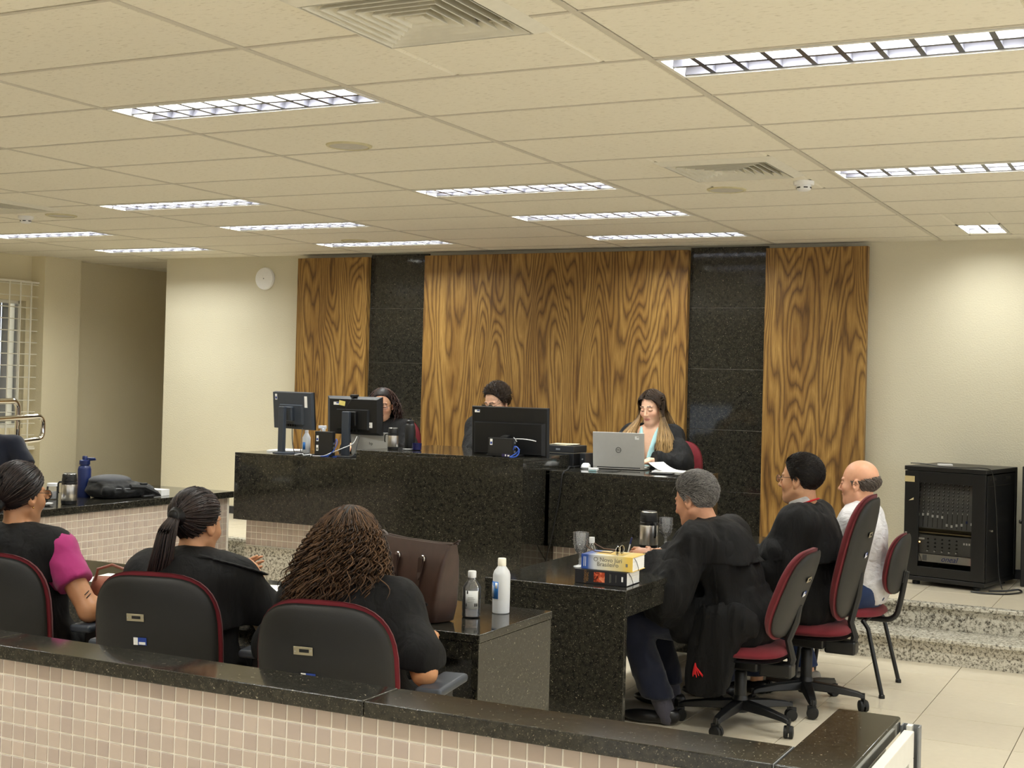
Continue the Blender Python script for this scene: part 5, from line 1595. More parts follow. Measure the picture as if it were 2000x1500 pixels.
collar_plate(root, g, M['robe'], ext=0.17, drop=0.02, sides='R', th=0.010)
legs_cover(root, g, M['navy_trouser']); shoes(root, g, M['shoe'])
tie = (0.0, -0.122, 0.022); T0 = g.hp(tie)
pulled_hair(g, root, tie, (13, 10, 11), (66, 52, 48), n=800, tail=[(T0, 0.020), (T0 + [-0.005, -0.045, -0.04], 0.036), (T0 + [-0.02, -0.055, -0.15], 0.044), (T0 + [-0.045, -0.050, -0.25], 0.042), (T0 + [-0.075, -0.035, -0.34], 0.022)])
MB().tube([g.hp((0.022 * math.cos(a), -0.128, 0.024 + 0.020 * math.sin(a))) for a in [2 * PI * k / 12 for k in range(12)]], 0.006, 6, closed=True).build('hair_tie', M['black_plastic'], root, smooth=True)

# --- juror in the pink shirt
fx = JCH[2]
root = person('woman in magenta shirt with black sleeveless cape and glasses', *fx)
L_ = loc_of(fx[:2], fx[2])
g = Rig(seat=0.45, lean=0.06, curl=0.08, side=-0.15, y0=-0.02, build=1.0, sc=1.02, pitch=0.05, yaw=-0.28, sh=0.175, torso=0.47, neck=0.15,
        hands={'R': L_(-3.72, 4.10, 0.79), 'L': (-0.22, 0.30, 0.79)}, poles={'R': (0.9, -0.15, -1), 'L': (-0.8, -0.3, -1)})
body(root, g, (188, 136, 98), True)
v = Vol(*bounds(g, 0.2, 0.5), 0.0095)
v.ell(g.mid + g.sp2 * 0.09, (0.185, 0.135, 0.18), 0)
for q in 'RL':
    v.cone(g.N - g.sp2 * 0.05, g.S[q], 0.058, 0.066, 0.04); v.cone(g.S[q], g.S[q] + (g.E[q] - g.S[q]) * 0.52, 0.074, 0.068, 0.03)
for q in 'RL':
    u = unit(g.E[q] - g.S[q]); w = g.S[q] + (g.E[q] - g.S[q]) * 0.56
    v.clip(lambda X, Y, Z: np.where((X - w[0]) ** 2 + (Y - w[1]) ** 2 + (Z - w[2]) ** 2 < 0.13 ** 2, (X - w[0]) * u[0] + (Y - w[1]) * u[1] + (Z - w[2]) * u[2], -1))
v.folds(0.0035, 14, 14, 14, 6); garment(root, 'shirt', v, M['pink'])
robe(root, g, M['robe'], add=0.025, hem=0.34, sides='', sleeve_to=0, name='robe', seed=8)
cape(root, g, M['robe'], hem=0.80, arms='', add=0.035, seed=9, sh_out=-0.04, wave=0.012, slope=0.12)
legs_cover(root, g, M['navy_trouser']); shoes(root, g, M['shoe'])
tie = (0.0, -0.118, -0.045); T0 = g.hp(tie)
pulled_hair(g, root, tie, (13, 10, 11), (62, 50, 47), n=800, seed=6, tail=[(T0, 0.03), (T0 + [-0.02, -0.02, -0.05], 0.045), (T0 + [-0.03, -0.01, -0.10], 0.03)])
glasses(g, root, M['black_plastic'])
MB().lathe([(0.001, -0.004), (0.004, 0.0), (0.001, 0.004)], 10, c=g.hp((0.083, -0.002, -0.043))).build('earring', M['gold'], root, smooth=True)
m = MB()
for k in range(2):
    e, s_ = g.E['R'], g.S['R']; u = unit(e - s_); o_ = unit(np.cross(u, [0, 1, 0])) * -1; c0_ = s_ + (e - s_) * (0.80 + 0.05 * k)
    out_ = unit(g.rt + [0, -0.55, 0]); out_ = unit(out_ - u * (out_ @ u))
    m.tube([c0_ + out_ * 0.0445 + np.cross(u, out_) * t_ + u * t_ * 0.5 for t_ in (-0.012, 0.0, 0.012)], 0.0016, 5)
m.build('arm_tattoo', M['ink'], root)

# --- grey-haired man in robe
fx = (-1.95, 6.34, PI)
root = person('grey-haired man in black robe leaning over the table holding a pen', *fx)
L_ = loc_of(fx[:2], fx[2])
g = Rig(seat=0.42, lean=0.34, curl=0.26, side=0.0, y0=-0.03, build=1.0, sc=1.04, pitch=0.30, yaw=-0.24, roll=0.05, sh=0.20, torso=0.49, neck=0.15, twist=-0.12,
        hands={'L': L_(-2.365, 6.16, 0.805), 'R': L_(-2.40, 6.36, 0.80)}, poles={'L': (-0.75, -0.25, -1), 'R': (0.8, -0.2, -1)},
        hand_dir={'L': ((0.18, 0.95, 0.12), (0.75, 0.1, -0.65)), 'R': ((-0.3, 0.9, 0.05), (-0.5, 0.1, -0.8))}, curlf=0.62,
        knees={'L': L_(-2.47, 6.15, 0.50), 'R': L_(-2.47, 6.45, 0.50)}, feet={'L': L_(-2.27, 6.16, 0.09), 'R': L_(-2.36, 6.50, 0.09)})
body(root, g, (206, 150, 118), False, nose=1.05, brow=(90, 84, 80), hand_fine=('L', 'R'))
robe(root, g, M['robe'], add=0.028, hem=0.40, sleeve=(0.092, 0.105, 0.080), sleeve_to=0.82, sag=0.15, seed=11, folds=0.013, front=0.20)
cape(root, g, M['robe'], hem=0.80, arm=(0.086, 0.10), arm_cut=0.45, add=0.036, seed=13, sh_out=0.0, folds=0.010, low=0.7, wave=0.008, neck_drop=0.012)
# loose front panel of the robe hanging by the leg, with its cord and tassel
v = Vol(g.H + [-0.38, -0.12, -0.52], g.H + [0.05, 0.40, 0.2], 0.0095)
v.ell(g.H + [-0.215, 0.10, -0.10], (0.035, 0.11, 0.20), 0); v.ell(g.H + [-0.225, 0.14, -0.24], (0.028, 0.085, 0.15), 0.05); v.ell(g.H + [-0.20, 0.02, 0.02], (0.05, 0.13, 0.09), 0.06)
v.folds(0.012, 12, 26, 2.5, 15); v.clip(lambda X, Y, Z: 0.165 + 0.25 * np.abs(Y - g.H[1] - 0.13) - Z); garment(root, 'robe_panel', v, M['robe'])
tsl = MB()
p0 = np.array(g.H + [-0.275, 0.17, -0.17])
for k in range(16):
    a = 2 * PI * k / 16; r_ = 0.016 + 0.006 * rnd.random()
    tsl.tube([p0, p0 + [0.003 * math.cos(a), 0.005 * math.sin(a), -0.018], p0 + [r_ * math.cos(a) * 0.6, r_ * 1.5 * math.sin(a) - 0.012, -0.05 - 0.015 * rnd.random()]], [0.003, 0.0028, 0.0022], 4)
tsl.build('tassel', M['red_trim'], root)
legs_cover(root, g, M['navy_trouser'], hem=0.125, add=0.014, folds=0.008); shoes(root, g, M['shoe'], M['sock'])
short_hair(g, root, (62, 60, 60), (190, 186, 182), off=0.017, length=0.040, lift=0.38, comb=(0.25, -1, 0.1), n=7000, wav=0.0025, seed=21, low=-0.098, w=0.0011, capcol=(52, 50, 50))
g_m1 = g; root_m1 = root

# --- dark-haired man with glasses and white collar
fx = (-1.78, 6.93, PI)
root = person('dark-haired man with glasses in black robe with red collar cord', *fx)
L_ = loc_of(fx[:2], fx[2])
g = Rig(seat=0.46, lean=0.06, curl=0.08, y0=-0.02, build=1.0, sc=1.04, pitch=0.02, yaw=-0.12, sh=0.18, torso=0.47, neck=0.155,
        hands={'L': (-0.16, 0.36, 0.70), 'R': (0.16, 0.36, 0.70)}, feet={'L': (-0.10, 0.42, 0.09), 'R': (0.12, 0.30, 0.09)})
body(root, g, (214, 162, 126), False, brow=(26, 22, 20))
robe(root, g, M['robe'], add=0.028, hem=0.40, sleeve=(0.085, 0.095, 0.085), sag=0.08, seed=17, folds=0.012)
cape(root, g, M['robe'], hem=0.775, arm=(0.084, 0.105), arm_cut=0.75, add=0.042, seed=19, sh_out=0.0, folds=0.009, low=0.7, slope=0.0)
v = Vol(g.N - 0.14, g.N + 0.14, 0.005)
v.cone(g.N - g.sp2 * 0.01, g.N + g.sp2 * 0.075 + [0, 0.012, 0], 0.076, 0.070, 0); v.clip(lambda X, Y, Z: Z - (g.N[2] + 0.072 - 0.40 * (Y - g.N[1]))); garment(root, 'shirt_collar', v, M['white_shirt'])
MB().tube([Vector(g.N + g.sp2 * (0.036 - 0.030 * math.sin(a)) + [0.079 * math.cos(a), 0.079 * math.sin(a), 0]) for a in [2 * PI * k / 20 for k in range(20)]], 0.005, 6, closed=True).build('collar_cord', M['red_trim'], root, smooth=True)
legs_cover(root, g, M['navy_trouser']); shoes(root, g, M['shoe'])
short_hair(g, root, (18, 15, 14), (52, 44, 40), off=0.016, length=0.034, lift=0.22, comb=(0.1, -1, 0.0), n=6000, seed=23, low=-0.09, w=0.0012)
glasses(g, root, M['black_plastic'])

# --- bald man in the white shirt
fx = (-1.70, 7.53, PI)
root = person('balding man in white shirt and jeans on the visitor chair', *fx)
g = Rig(seat=0.45, lean=-0.04, curl=0.06, y0=-0.05, build=1.08, sc=1.03, pitch=0.06, yaw=-0.10, sh=0.185, torso=0.44, neck=0.15,
        hands={'L': (-0.14, 0.30, 0.62), 'R': (0.14, 0.30, 0.62)}, feet={'L': (-0.10, 0.20, 0.09), 'R': (0.12, 0.34, 0.09)})
body(root, g, (222, 166, 134), False, brow=(110, 96, 86))
v_bald = lambda q: np.minimum(0.018 - 0.0 * q[:, 0] + 0.35 * np.maximum(-(q[:, 1] + 0.06), 0) - 0.0, 0.05) * 0 + (q[:, 2] - (0.018 + 0.22 * np.maximum(-(q[:, 1] + 0.02), 0)))
robe(root, g, M['white_shirt'], add=0.018, hem=0.47, sleeve=(0.062, 0.062, 0.050), sleeve_to=0.9, name='shirt', seed=25, folds=0.011, skirt=False, neck_drop=0.02)
v = Vol(g.N - 0.14, g.N + 0.14, 0.005)
v.cone(g.N - g.sp2 * 0.01, g.N + g.sp2 * 0.05 + [0, 0.006, 0], 0.076, 0.068, 0); v.clip(lambda X, Y, Z: Z - (g.N[2] + 0.054 - 0.3 * (Y - g.N[1]))); garment(root, 'shirt_collar', v, M['white_shirt'])
legs_cover(root, g, M['denim']); shoes(root, g, M['sneaker'])
short_hair(g, root, (70, 60, 54), (128, 118, 110), off=0.006, length=0.042, lift=0.30, comb=(0, -1, -0.4), n=9000, seed=27, low=-0.088, bald=v_bald, wav=0.003, with_cap=False, w=0.0019)

# --- judge behind the two left monitors
fx = (-5.80, 9.16, -PI / 2 + 0.10)
root = person('woman with shoulder-length curly dark hair behind the left monitors', fx[0], fx[1], fx[2], DZ)
g = Rig(seat=0.43, lean=0.14, curl=0.05, y0=0.0, build=0.98, sc=1.02, pitch=0.20, yaw=0.30, sh=0.17, torso=0.45, neck=0.155, hands={'R': (0.10, 0.42, 0.79), 'L': (-0.20, 0.42, 0.79)},
        hand_dir={'L': ((0.4, 0.9, 0), (0, 0.1, -1)), 'R': ((-0.3, 0.9, 0), (0, 0.1, -1))}, curlf=0.35)
body(root, g, (222, 170, 136), True, hand_fine=('L',))
robe(root, g, M['robe'], add=0.02, hem=0.42, sleeve=(0.075, 0.08, 0.078), sag=0.05, seed=31, folds=0.011)
cape(root, g, M['robe'], hem=0.80, arm=(0.08, 0.095), arm_cut=0.7, add=0.035, seed=33, sh_out=0.0, low=0.7)
v = Vol(g.N - 0.16, g.N + 0.16, 0.006)
v.ell(g.N + [0, 0.085, -0.06], (0.05, 0.03, 0.09), 0); garment(root, 'blouse', v, M['white_shirt'])
legs_cover(root, g, M['navy_trouser']); shoes(root, g, M['shoe'])
curly_hair(g, root, (32, 22, 20), (84, 54, 44), end_z=g.Hd[2] - 0.20, spread=0.012, n=700, seed=35, off=0.012, amp=0.008, rad=0.0034, core=(24, 16, 14), front=0.094, back_sweep=1.5, pitch_=0.04)
glasses(g, root, M['black_plastic'])

# --- judge in the middle
fx = (-4.72, 9.20, -PI / 2 - 0.02)
root = person('man with wavy dark hair and glasses looking down behind the wide monitor', fx[0], fx[1], fx[2], DZ)
L_ = loc_of(fx[:2], fx[2], DZ)
g = Rig(seat=0.472, lean=0.20, curl=0.10, y0=0.0, side=0.05, build=0.98, sc=1.04, pitch=0.40, yaw=-0.25, sh=0.20, torso=0.47, neck=0.155, hands={'R': (-0.08, 0.40, 0.86), 'L': L_(-4.44, 8.62, 1.19)},
        poles={'R': (1, -0.2, -0.8), 'L': (-1, -0.2, -0.8)}, hand_dir={'L': ((0.2, 1, 0), (0, 0.1, -1)), 'R': ((-0.1, 1, 0), (0, 0.1, -1))}, curlf=0.4)
body(root, g, (232, 186, 156), False, brow=(36, 28, 24))
robe(root, g, M['robe'], add=0.022, hem=0.42, sleeve=(0.08, 0.085, 0.082), sag=0.05, seed=37, folds=0.011)
cape(root, g, M['robe'], hem=0.84, arm=(0.085, 0.10), arm_cut=0.7, add=0.034, seed=39, sh_out=0.0, low=0.7)
legs_cover(root, g, M['navy_trouser']); shoes(root, g, M['shoe'])
short_hair(g, root, (18, 14, 12), (80, 62, 46), off=0.018, length=0.052, lift=0.32, comb=(0.7, -0.6, 0.2), n=5000, seed=41, low=-0.07, front=0.096, wav=0.004, w=0.0014, capcol=(26, 20, 17))
glasses(g, root, M['black_plastic'])

# --- judge with the laptop
fx = (-3.50, 9.14, -PI / 2 + 0.02)
root = person('woman with long streaked blonde hair typing on the silver laptop', fx[0], fx[1], fx[2], DZ)
L_ = loc_of(fx[:2], fx[2], DZ)
g = Rig(seat=0.47, lean=0.10, curl=0.04, y0=0.0, build=0.88, sc=0.99, pitch=0.26, yaw=-0.16, roll=0.03, sh=0.152, torso=0.455, neck=0.16,
        hands={'R': L_(-3.64, 8.76, 1.118), 'L': L_(-3.40, 8.78, 1.112)}, poles={'R': (1, -0.3, -0.5), 'L': (-1, -0.3, -0.5)},
        hand_dir={'L': ((0.42, 0.9, -0.10), (0, -0.1, -1)), 'R': ((-0.3, 0.95, -0.1), (0, -0.1, -1))}, curlf=0.34)
body(root, g, (238, 192, 162), True, nose=0.92, wide=0.87, lip=(200, 130, 118), brow=(62, 46, 36), hand_fine=('L', 'R'))
robe(root, g, M['robe'], add=0.018, hem=0.42, sleeve=(0.066, 0.075, 0.072), sleeve_to=0.86, sag=0.05, seed=43, neck_drop=0.06, folds=0.011, vopen=True)
cape(root, g, M['robe'], hem=0.72, arm=(0.062, 0.080), arm_cut=0.85, add=0.022, seed=45, sh_out=0.0, low=0.64, neck_drop=0.075, vopen=True)
# open front: pale shirt and skin of the neckline
def front_y(z): return 0.088 + 0.10 * np.clip((g.N[2] - z) / 0.2, 0, 1)
v = Vol(g.N - [0.16, 0.05, 0.36], g.N + [0.16, 0.28, 0.1], 0.006)
for s in (-1, 1):
    for p_, q_, hw_c in ((np.array([s * 0.066, 0.050, 0.005]), np.array([s * 0.044, 0.118, -0.12]), 0.020), (np.array([s * 0.044, 0.118, -0.12]), np.array([s * 0.018, 0.128, -0.31]), 0.027)):
        ax_ = unit(q_ - p_); nr_ = unit(np.array([s * 0.45, 1, 0.25])); nr_ = unit(nr_ - ax_ * (nr_ @ ax_)); sd_ = np.cross(ax_, nr_)
        v.ell(g.N + (p_ + q_) / 2, (np.linalg.norm(q_ - p_) / 2 + 0.02, 0.010, hw_c), 0.012, np.stack([ax_, nr_, sd_], 1))
garment(root, 'shirt', v, M['aqua_shirt'])
legs_cover(root, g, M['navy_trouser']); shoes(root, g, M['shoe'])
long_hair(g, root, (44, 33, 26), (84, 66, 50), (206, 168, 112), end_z=g.Hd[2] - 0.46, n=2600, flare=0.17, front_y=0.12)
g_w = g

# --- man at the left edge
fx = (-8.24, 7.30, -0.75)
root = person('man in navy polo shirt seated behind the tiled counter', *fx)
g = Rig(seat=0.53, lean=0.02, curl=0.03, y0=0.0, build=1.25, sc=1.04, pitch=0.0, yaw=0.3, sh=0.215, torso=0.50, neck=0.155, hands={'R': (0.10, 0.34, 0.76), 'L': (-0.26, 0.36, 0.76)}, poles={'L': (-1, -0.1, -0.9), 'R': (1, -0.2, -0.9)})
body(root, g, (204, 148, 116), False, hand_fine=('L',))
v = Vol(*bounds(g, 0.22, 0.5), 0.0105)
b = g.b
v.ell(g.H + [0, 0, 0.02], (0.165 * b + .015, 0.13 * b + .015, 0.13), 0); v.ell(g.H + g.sp * 0.17 + [0, 0.02 * b, 0], (0.15 * b + .012, 0.118 * b + .012, 0.16), 0.07); v.ell(g.mid + g.sp2 * 0.09, (0.165 * b ** .5 + .012, 0.115 * b ** .5 + .012, 0.165), 0.07)
for q in 'RL': v.cone(g.N - g.sp2 * 0.03, g.S[q], 0.064, 0.070, 0.05); v.cone(g.S[q], g.S[q] + (g.E[q] - g.S[q]) * 0.68, 0.072, 0.072, 0.04)
for q in 'RL':
    u = unit(g.E[q] - g.S[q]); w = g.S[q] + (g.E[q] - g.S[q]) * 0.72
    v.clip(lambda X, Y, Z: np.where((X - w[0]) ** 2 + (Y - w[1]) ** 2 + (Z - w[2]) ** 2 < 0.12 ** 2, (X - w[0]) * u[0] + (Y - w[1]) * u[1] + (Z - w[2]) * u[2], -1))
v.folds(0.005, 9, 9, 7, 49); garment(root, 'polo_shirt', v, M['navy_polo'])
v = Vol(g.N - 0.14, g.N + 0.14, 0.006)
v.cone(g.N, g.N + g.sp2 * 0.04, 0.078, 0.068, 0); v.clip(lambda X, Y, Z: Z - (g.N[2] + 0.042)); garment(root, 'shirt_collar', v, M['navy_polo'])
MB().lathe([(0.005, 0), (0.005, 0.002)], 10, c=g.N + [0.0, 0.125, -0.10], rot=(-PI / 2, 0, 0)).build('button', M['white_plastic'], root)
legs_cover(root, g, M['navy_trouser']); shoes(root, g, M['shoe'])
short_hair(g, root, (24, 20, 18), (60, 50, 44), n=2200, seed=51)
hid = office_chair('burgundy swivel chair under the man in navy polo', bw=0.46, bh=0.46, bz=0.72, seat=0.48)
place(hid, *fx)
# ================================================================== SMALL THINGS
def flask(label, x, y, z, s=1.0, rz=0.0, group='steel vacuum flasks'):
    t = thing('vacuum_flask', label, 'thermos', (x, y, z), rz, group)
    L = lambda pr: [(r * s, h * s) for r, h in pr]
    MB().lathe(L([(0.046, 0.0), (0.050, 0.004), (0.051, 0.024), (0.0515, 0.026)]), 32).build('base_ring', M['black_plastic'], t, smooth=True)
    MB().lathe(L([(0.0505, 0.026), (0.0515, 0.028), (0.0515, 0.128), (0.0495, 0.133)]), 40).build('steel_body', M['steel'], t, smooth=True)
    MB().lathe(L([(0.0500, 0.133), (0.0500, 0.148), (0.0475, 0.150), (0.0475, 0.154), (0.0500, 0.156), (0.0485, 0.176)]), 32).build('neck_ring', M['black_plastic'], t, smooth=True)
    MB().lathe(L([(0.0470, 0.176), (0.0465, 0.196), (0.040, 0.206), (0.0385, 0.208), (0.001, 0.209)]), 32).build('cup_lid', M['black_plastic'], t, smooth=True)
    MB().lathe(L([(0.040, 0.2065), (0.043, 0.2045), (0.0435, 0.2035)]), 32).build('lid_rim', M['steel'], t, smooth=True)
    MB().tube([(p[0] * s, 0, p[1] * s) for p in ((-0.048, 0.148), (-0.072, 0.146), (-0.080, 0.135), (-0.080, 0.085), (-0.076, 0.07))], [0.006 * s] * 5, 8).build('handle', M['black_plastic'], t, smooth=True)
    return t
flask('steel flask with black lid standing near the front edge of tiled counter', -6.84, 6.79, 0.733, 1.02, 0.3)
flask('steel flask with black lid on the bench top beside the black bottle', -5.02, 8.00, 1.147, 0.74, 0.8)
flask('steel flask with black lid on the men\'s table beside a stem glass', -2.648, 6.86, 0.75, 1.0, 2.4)

def stem_glass(label, x, y, z, h=0.17):
    t = thing('stem_glass', label, 'glass', (x, y, z), 0, 'cut stem glasses')
    s = h / 0.17
    prof = [(0.009, 0.012), (0.009, 0.016), (0.0075, 0.028), (0.012, 0.034), (0.0075, 0.040), (0.007, 0.055), (0.012, 0.062), (0.024, 0.075), (0.033, 0.095), (0.037, 0.12), (0.0385, 0.15), (0.0385, 0.17),
            (0.0365, 0.17), (0.0363, 0.15), (0.0348, 0.12), (0.0305, 0.097), (0.020, 0.078), (0.001, 0.070)]
    MB().lathe([(r * s, q * s) for r, q in prof], 28).build('goblet', M['water_glass'], t, smooth=True)
    MB().lathe([(0.0335 * s, -0.0), (0.0345 * s, 0.003 * s), (0.020 * s, 0.007 * s), (0.008 * s, 0.012 * s)], 12).build('foot', M['milky'], t)  # milky white stands in for the bright glass foot
    m = MB()
    for k in range(12):
        a = 2 * PI * k / 12
        for j in range(3):
            r_ = (0.0315, 0.0355, 0.038)[j] * s; zz = (0.092, 0.112, 0.134)[j] * s; a2 = a + (j % 2) * PI / 12
            m.lathe([(0.001, 0), (0.0045 * s, 0.001 * s), (0.001, 0.0028 * s)], 6, c=(r_ * math.cos(a2), r_ * math.sin(a2), zz), rot=(0, PI / 2, a2))
    m.build('cut_pattern', M['water_glass'], t)
    return t
stem_glass('cut stem glass at the left corner of the stacked books', -2.665, 5.99, 0.75)
stem_glass('cut stem glass just right of the flask on the men\'s table', -2.583, 6.95, 0.75)
stem_glass('cut stem glass half hidden behind the curly hair, by the tote', -2.95, 4.62, 0.75, 0.16)

# ---- bottles
def lathe_thing(name, label, cat, x, y, z, parts, group=None, rz=0):
    t = thing(name, label, cat, (x, y, z), rz, group)
    for nm, prof, mat in parts:
        MB().lathe(prof, 32).build(nm, M[mat] if isinstance(mat, str) else mat, t, smooth=True)
    return t
t = lathe_thing('sanitizer_bottle', 'clear water-like sanitizer bottle with white cap beside the brown tote', 'bottle', -2.439, 4.475, 0.75,
    [('bottle_body', [(0.030, 0.0), (0.035, 0.004), (0.0355, 0.015), (0.0345, 0.022), (0.0355, 0.03), (0.0355, 0.110), (0.032, 0.122), (0.018, 0.140), (0.0145, 0.147), (0.0145, 0.152), (0.0125, 0.152), (0.0125, 0.146), (0.016, 0.139), (0.030, 0.121), (0.0335, 0.109), (0.0335, 0.03), (0.033, 0.006), (0.001, 0.004)], 'clear_plastic'),
     ('liquid', [(0.0325, 0.006), (0.0330, 0.03), (0.0330, 0.095), (0.001, 0.0952)], 'water_glass'),
     ('screw_cap', [(0.0155, 0.150), (0.0160, 0.152), (0.0160, 0.172), (0.0145, 0.175), (0.001, 0.175)], 'white_plastic')])
m = MB()
for k in range(9):
    m.cbox((0, 0, 0), (0.001, 0.001, 0.001)) if False else None
def curved_label(t, name, r, z0, z1, a0, a1, mat, n=10, th=0.0006):
    v = []; f = []
    for i in range(n + 1):
        a = a0 + (a1 - a0) * i / n
        for rr in (r, r + th):
            v += [(rr * math.cos(a), rr * math.sin(a), z0), (rr * math.cos(a), rr * math.sin(a), z1)]
    for i in range(n):
        b, c = i * 4, i * 4 + 4
        f += [(b + 2, c + 2, c + 3, b + 3), (b + 1, c + 1, c, b)[::1], (b, c, c + 2, b + 2), (b + 3, c + 3, c + 1, b + 1)]
    f += [(0, 2, 3, 1), (n * 4 + 1, n * 4 + 3, n * 4 + 2, n * 4)]
    return mesh_from(name, v, f, M[mat] if isinstance(mat, str) else mat, t, True)
curved_label(t, 'back_label', 0.0356, 0.036, 0.104, -1.75, -0.35, plain('frosted_label', (214, 214, 212), 0.6), 12)
for k, (z0, a0, a1) in enumerate(((0.092, -1.6, -1.45), (0.045, -0.75, -0.62), (0.045, -0.55, -0.42), (0.045, -1.65, -1.58), (0.066, -1.45, -0.8), (0.072, -1.45, -0.7), (0.078, -1.45, -0.85), (0.06, -1.45, -0.9))):
    curved_label(t, 'label_print', 0.0363, z0, z0 + (0.012 if k < 4 else 0.0012), a0, a1, 'grey_ink' if k > 3 else 'ink', 4)
t = lathe_thing('alcohol_bottle', 'tall milky white bottle with blue side label on the jury table end', 'bottle', -2.387, 4.619, 0.75,
    [('bottle_body', [(0.030, 0.0), (0.0335, 0.003), (0.034, 0.05), (0.0338, 0.052), (0.034, 0.054), (0.034, 0.148), (0.030, 0.162), (0.017, 0.180), (0.014, 0.184)], 'milky'),
     ('screw_cap', [(0.0160, 0.183), (0.0165, 0.185), (0.0160, 0.210), (0.0145, 0.212), (0.001, 0.212)], plain('ivory_cap', (246, 240, 224), 0.4))])
curved_label(t, 'blue_label', 0.0343, 0.058, 0.124, -2.75, -1.45, 'mid_blue', 12)
curved_label(t, 'label_print', 0.0350, 0.098, 0.120, -1.85, -1.55, 'paper', 6)
for k in range(4): curved_label(t, 'label_print', 0.0350, 0.064, 0.118 - 0.01 * (k % 2), -2.65 + 0.18 * k, -2.60 + 0.18 * k, 'paper', 2)
lathe_thing('gel_bottle', 'clear gel bottle with white flip cap behind the stacked books', 'bottle', -2.55, 5.86, 0.75,
    [('bottle_body', [(0.030, 0.0), (0.032, 0.004), (0.032, 0.10), (0.026, 0.115), (0.012, 0.135), (0.011, 0.14), (0.009, 0.14), (0.010, 0.134), (0.024, 0.114), (0.030, 0.10), (0.030, 0.006), (0.001, 0.005)], 'clear_plastic'),
     ('flip_cap', [(0.0135, 0.138), (0.0140, 0.140), (0.0130, 0.166), (0.001, 0.167)], 'white_plastic')])
t = lathe_thing('water_flask', 'dark blue sports flask with looped lid behind the steel flask on counter', 'bottle', -7.16, 7.25, 0.733,
    [('bottle_body', [(0.045, 0.0), (0.047, 0.005), (0.047, 0.20), (0.040, 0.222), (0.032, 0.228), (0.032, 0.234)], 'navy_plastic'),
     ('lid', [(0.037, 0.234), (0.038, 0.237), (0.038, 0.262), (0.030, 0.268), (0.018, 0.27), (0.018, 0.292), (0.015, 0.296), (0.001, 0.297)], 'navy_plastic')])
MB().tube([(0.0, 0, 0.276), (0.035, 0.012, 0.279), (0.070, 0.025, 0.279), (0.074, 0.03, 0.273), (0.03, 0.012, 0.268)], 0.007, 8).build('carry_loop', M['navy_plastic'], t, smooth=True)
lathe_thing('black_bottle', 'matte black drinking bottle behind the flask on the bench top', 'bottle', -4.98, 8.16, 1.147,
    [('bottle_body', [(0.034, 0.0), (0.036, 0.004), (0.036, 0.165), (0.030, 0.178), (0.026, 0.182)], 'black_plastic'), ('lid', [(0.029, 0.182), (0.029, 0.20), (0.020, 0.205), (0.010, 0.207), (0.010, 0.218), (0.001, 0.219)], 'black_plastic')])
t = lathe_thing('blue_cup', 'dark blue cup on the bench top right of the black bottle', 'cup', -4.86, 8.06, 1.147,
    [('cup_body', [(0.024, 0.0), (0.032, 0.004), (0.034, 0.050), (0.032, 0.050), (0.030, 0.006), (0.001, 0.005)], plain('cobalt_glaze', (20, 22, 74), 0.25))])
lathe_thing('rim_plate', 'small pale saucer leaning beside the blue cup on bench', 'saucer', -4.93, 8.05, 1.1475, [('plate', [(0.02, 0), (0.036, 0.005), (0.035, 0.006), (0.001, 0.003)], 'white_plastic')])
# bottles on the left wing behind the monitors
t = lathe_thing('spray_bottle', 'white trigger spray bottle between the two left monitors', 'bottle', -5.93, 8.46, 1.057,
    [('bottle_body', [(0.030, 0.0), (0.034, 0.004), (0.034, 0.12), (0.022, 0.155), (0.012, 0.17), (0.012, 0.178)], 'white_plastic'), ('collar', [(0.014, 0.176), (0.014, 0.192), (0.010, 0.194)], 'white_plastic')])
MB().box(-0.045, 0.018, -0.011, 0.011, 0.192, 0.215).tube([(-0.018, 0, 0.192), (-0.034, 0, 0.172), (-0.045, 0, 0.15)], 0.005, 6).build('trigger_head', M['white_plastic'], t, bevel=0.004)
t = lathe_thing('alcohol_bottle', 'white bottle with blue label beside the leftmost monitor stand', 'bottle', -6.06, 8.42, 1.057,
    [('bottle_body', [(0.028, 0.0), (0.031, 0.004), (0.031, 0.12), (0.016, 0.15), (0.012, 0.155)], 'milky'), ('screw_cap', [(0.014, 0.154), (0.014, 0.175), (0.001, 0.176)], 'white_plastic')])
curved_label(t, 'blue_label', 0.0313, 0.03, 0.085, -2.1, -1.2, 'mid_blue', 8)
t = lathe_thing('red_bottle', 'red bottle with white printed wreath between the left monitors', 'bottle', -5.99, 8.52, 1.057,
    [('bottle_body', [(0.038, 0.0), (0.042, 0.004), (0.042, 0.11), (0.030, 0.135), (0.018, 0.142)], plain('ruby_plastic', (140, 34, 48), 0.35)), ('screw_cap', [(0.02, 0.142), (0.02, 0.165), (0.001, 0.166)], plain('pink_cap', (214, 60, 110), 0.4))])
for k in range(10):
    a = -1.6 + 0.28 * math.cos(k * 0.628); curved_label(t, 'wreath_print', 0.0423, 0.05 + 0.024 * math.sin(k * 0.628) - 0.006, 0.05 + 0.024 * math.sin(k * 0.628) + 0.006, a - 0.07, a + 0.07, 'paper', 3)
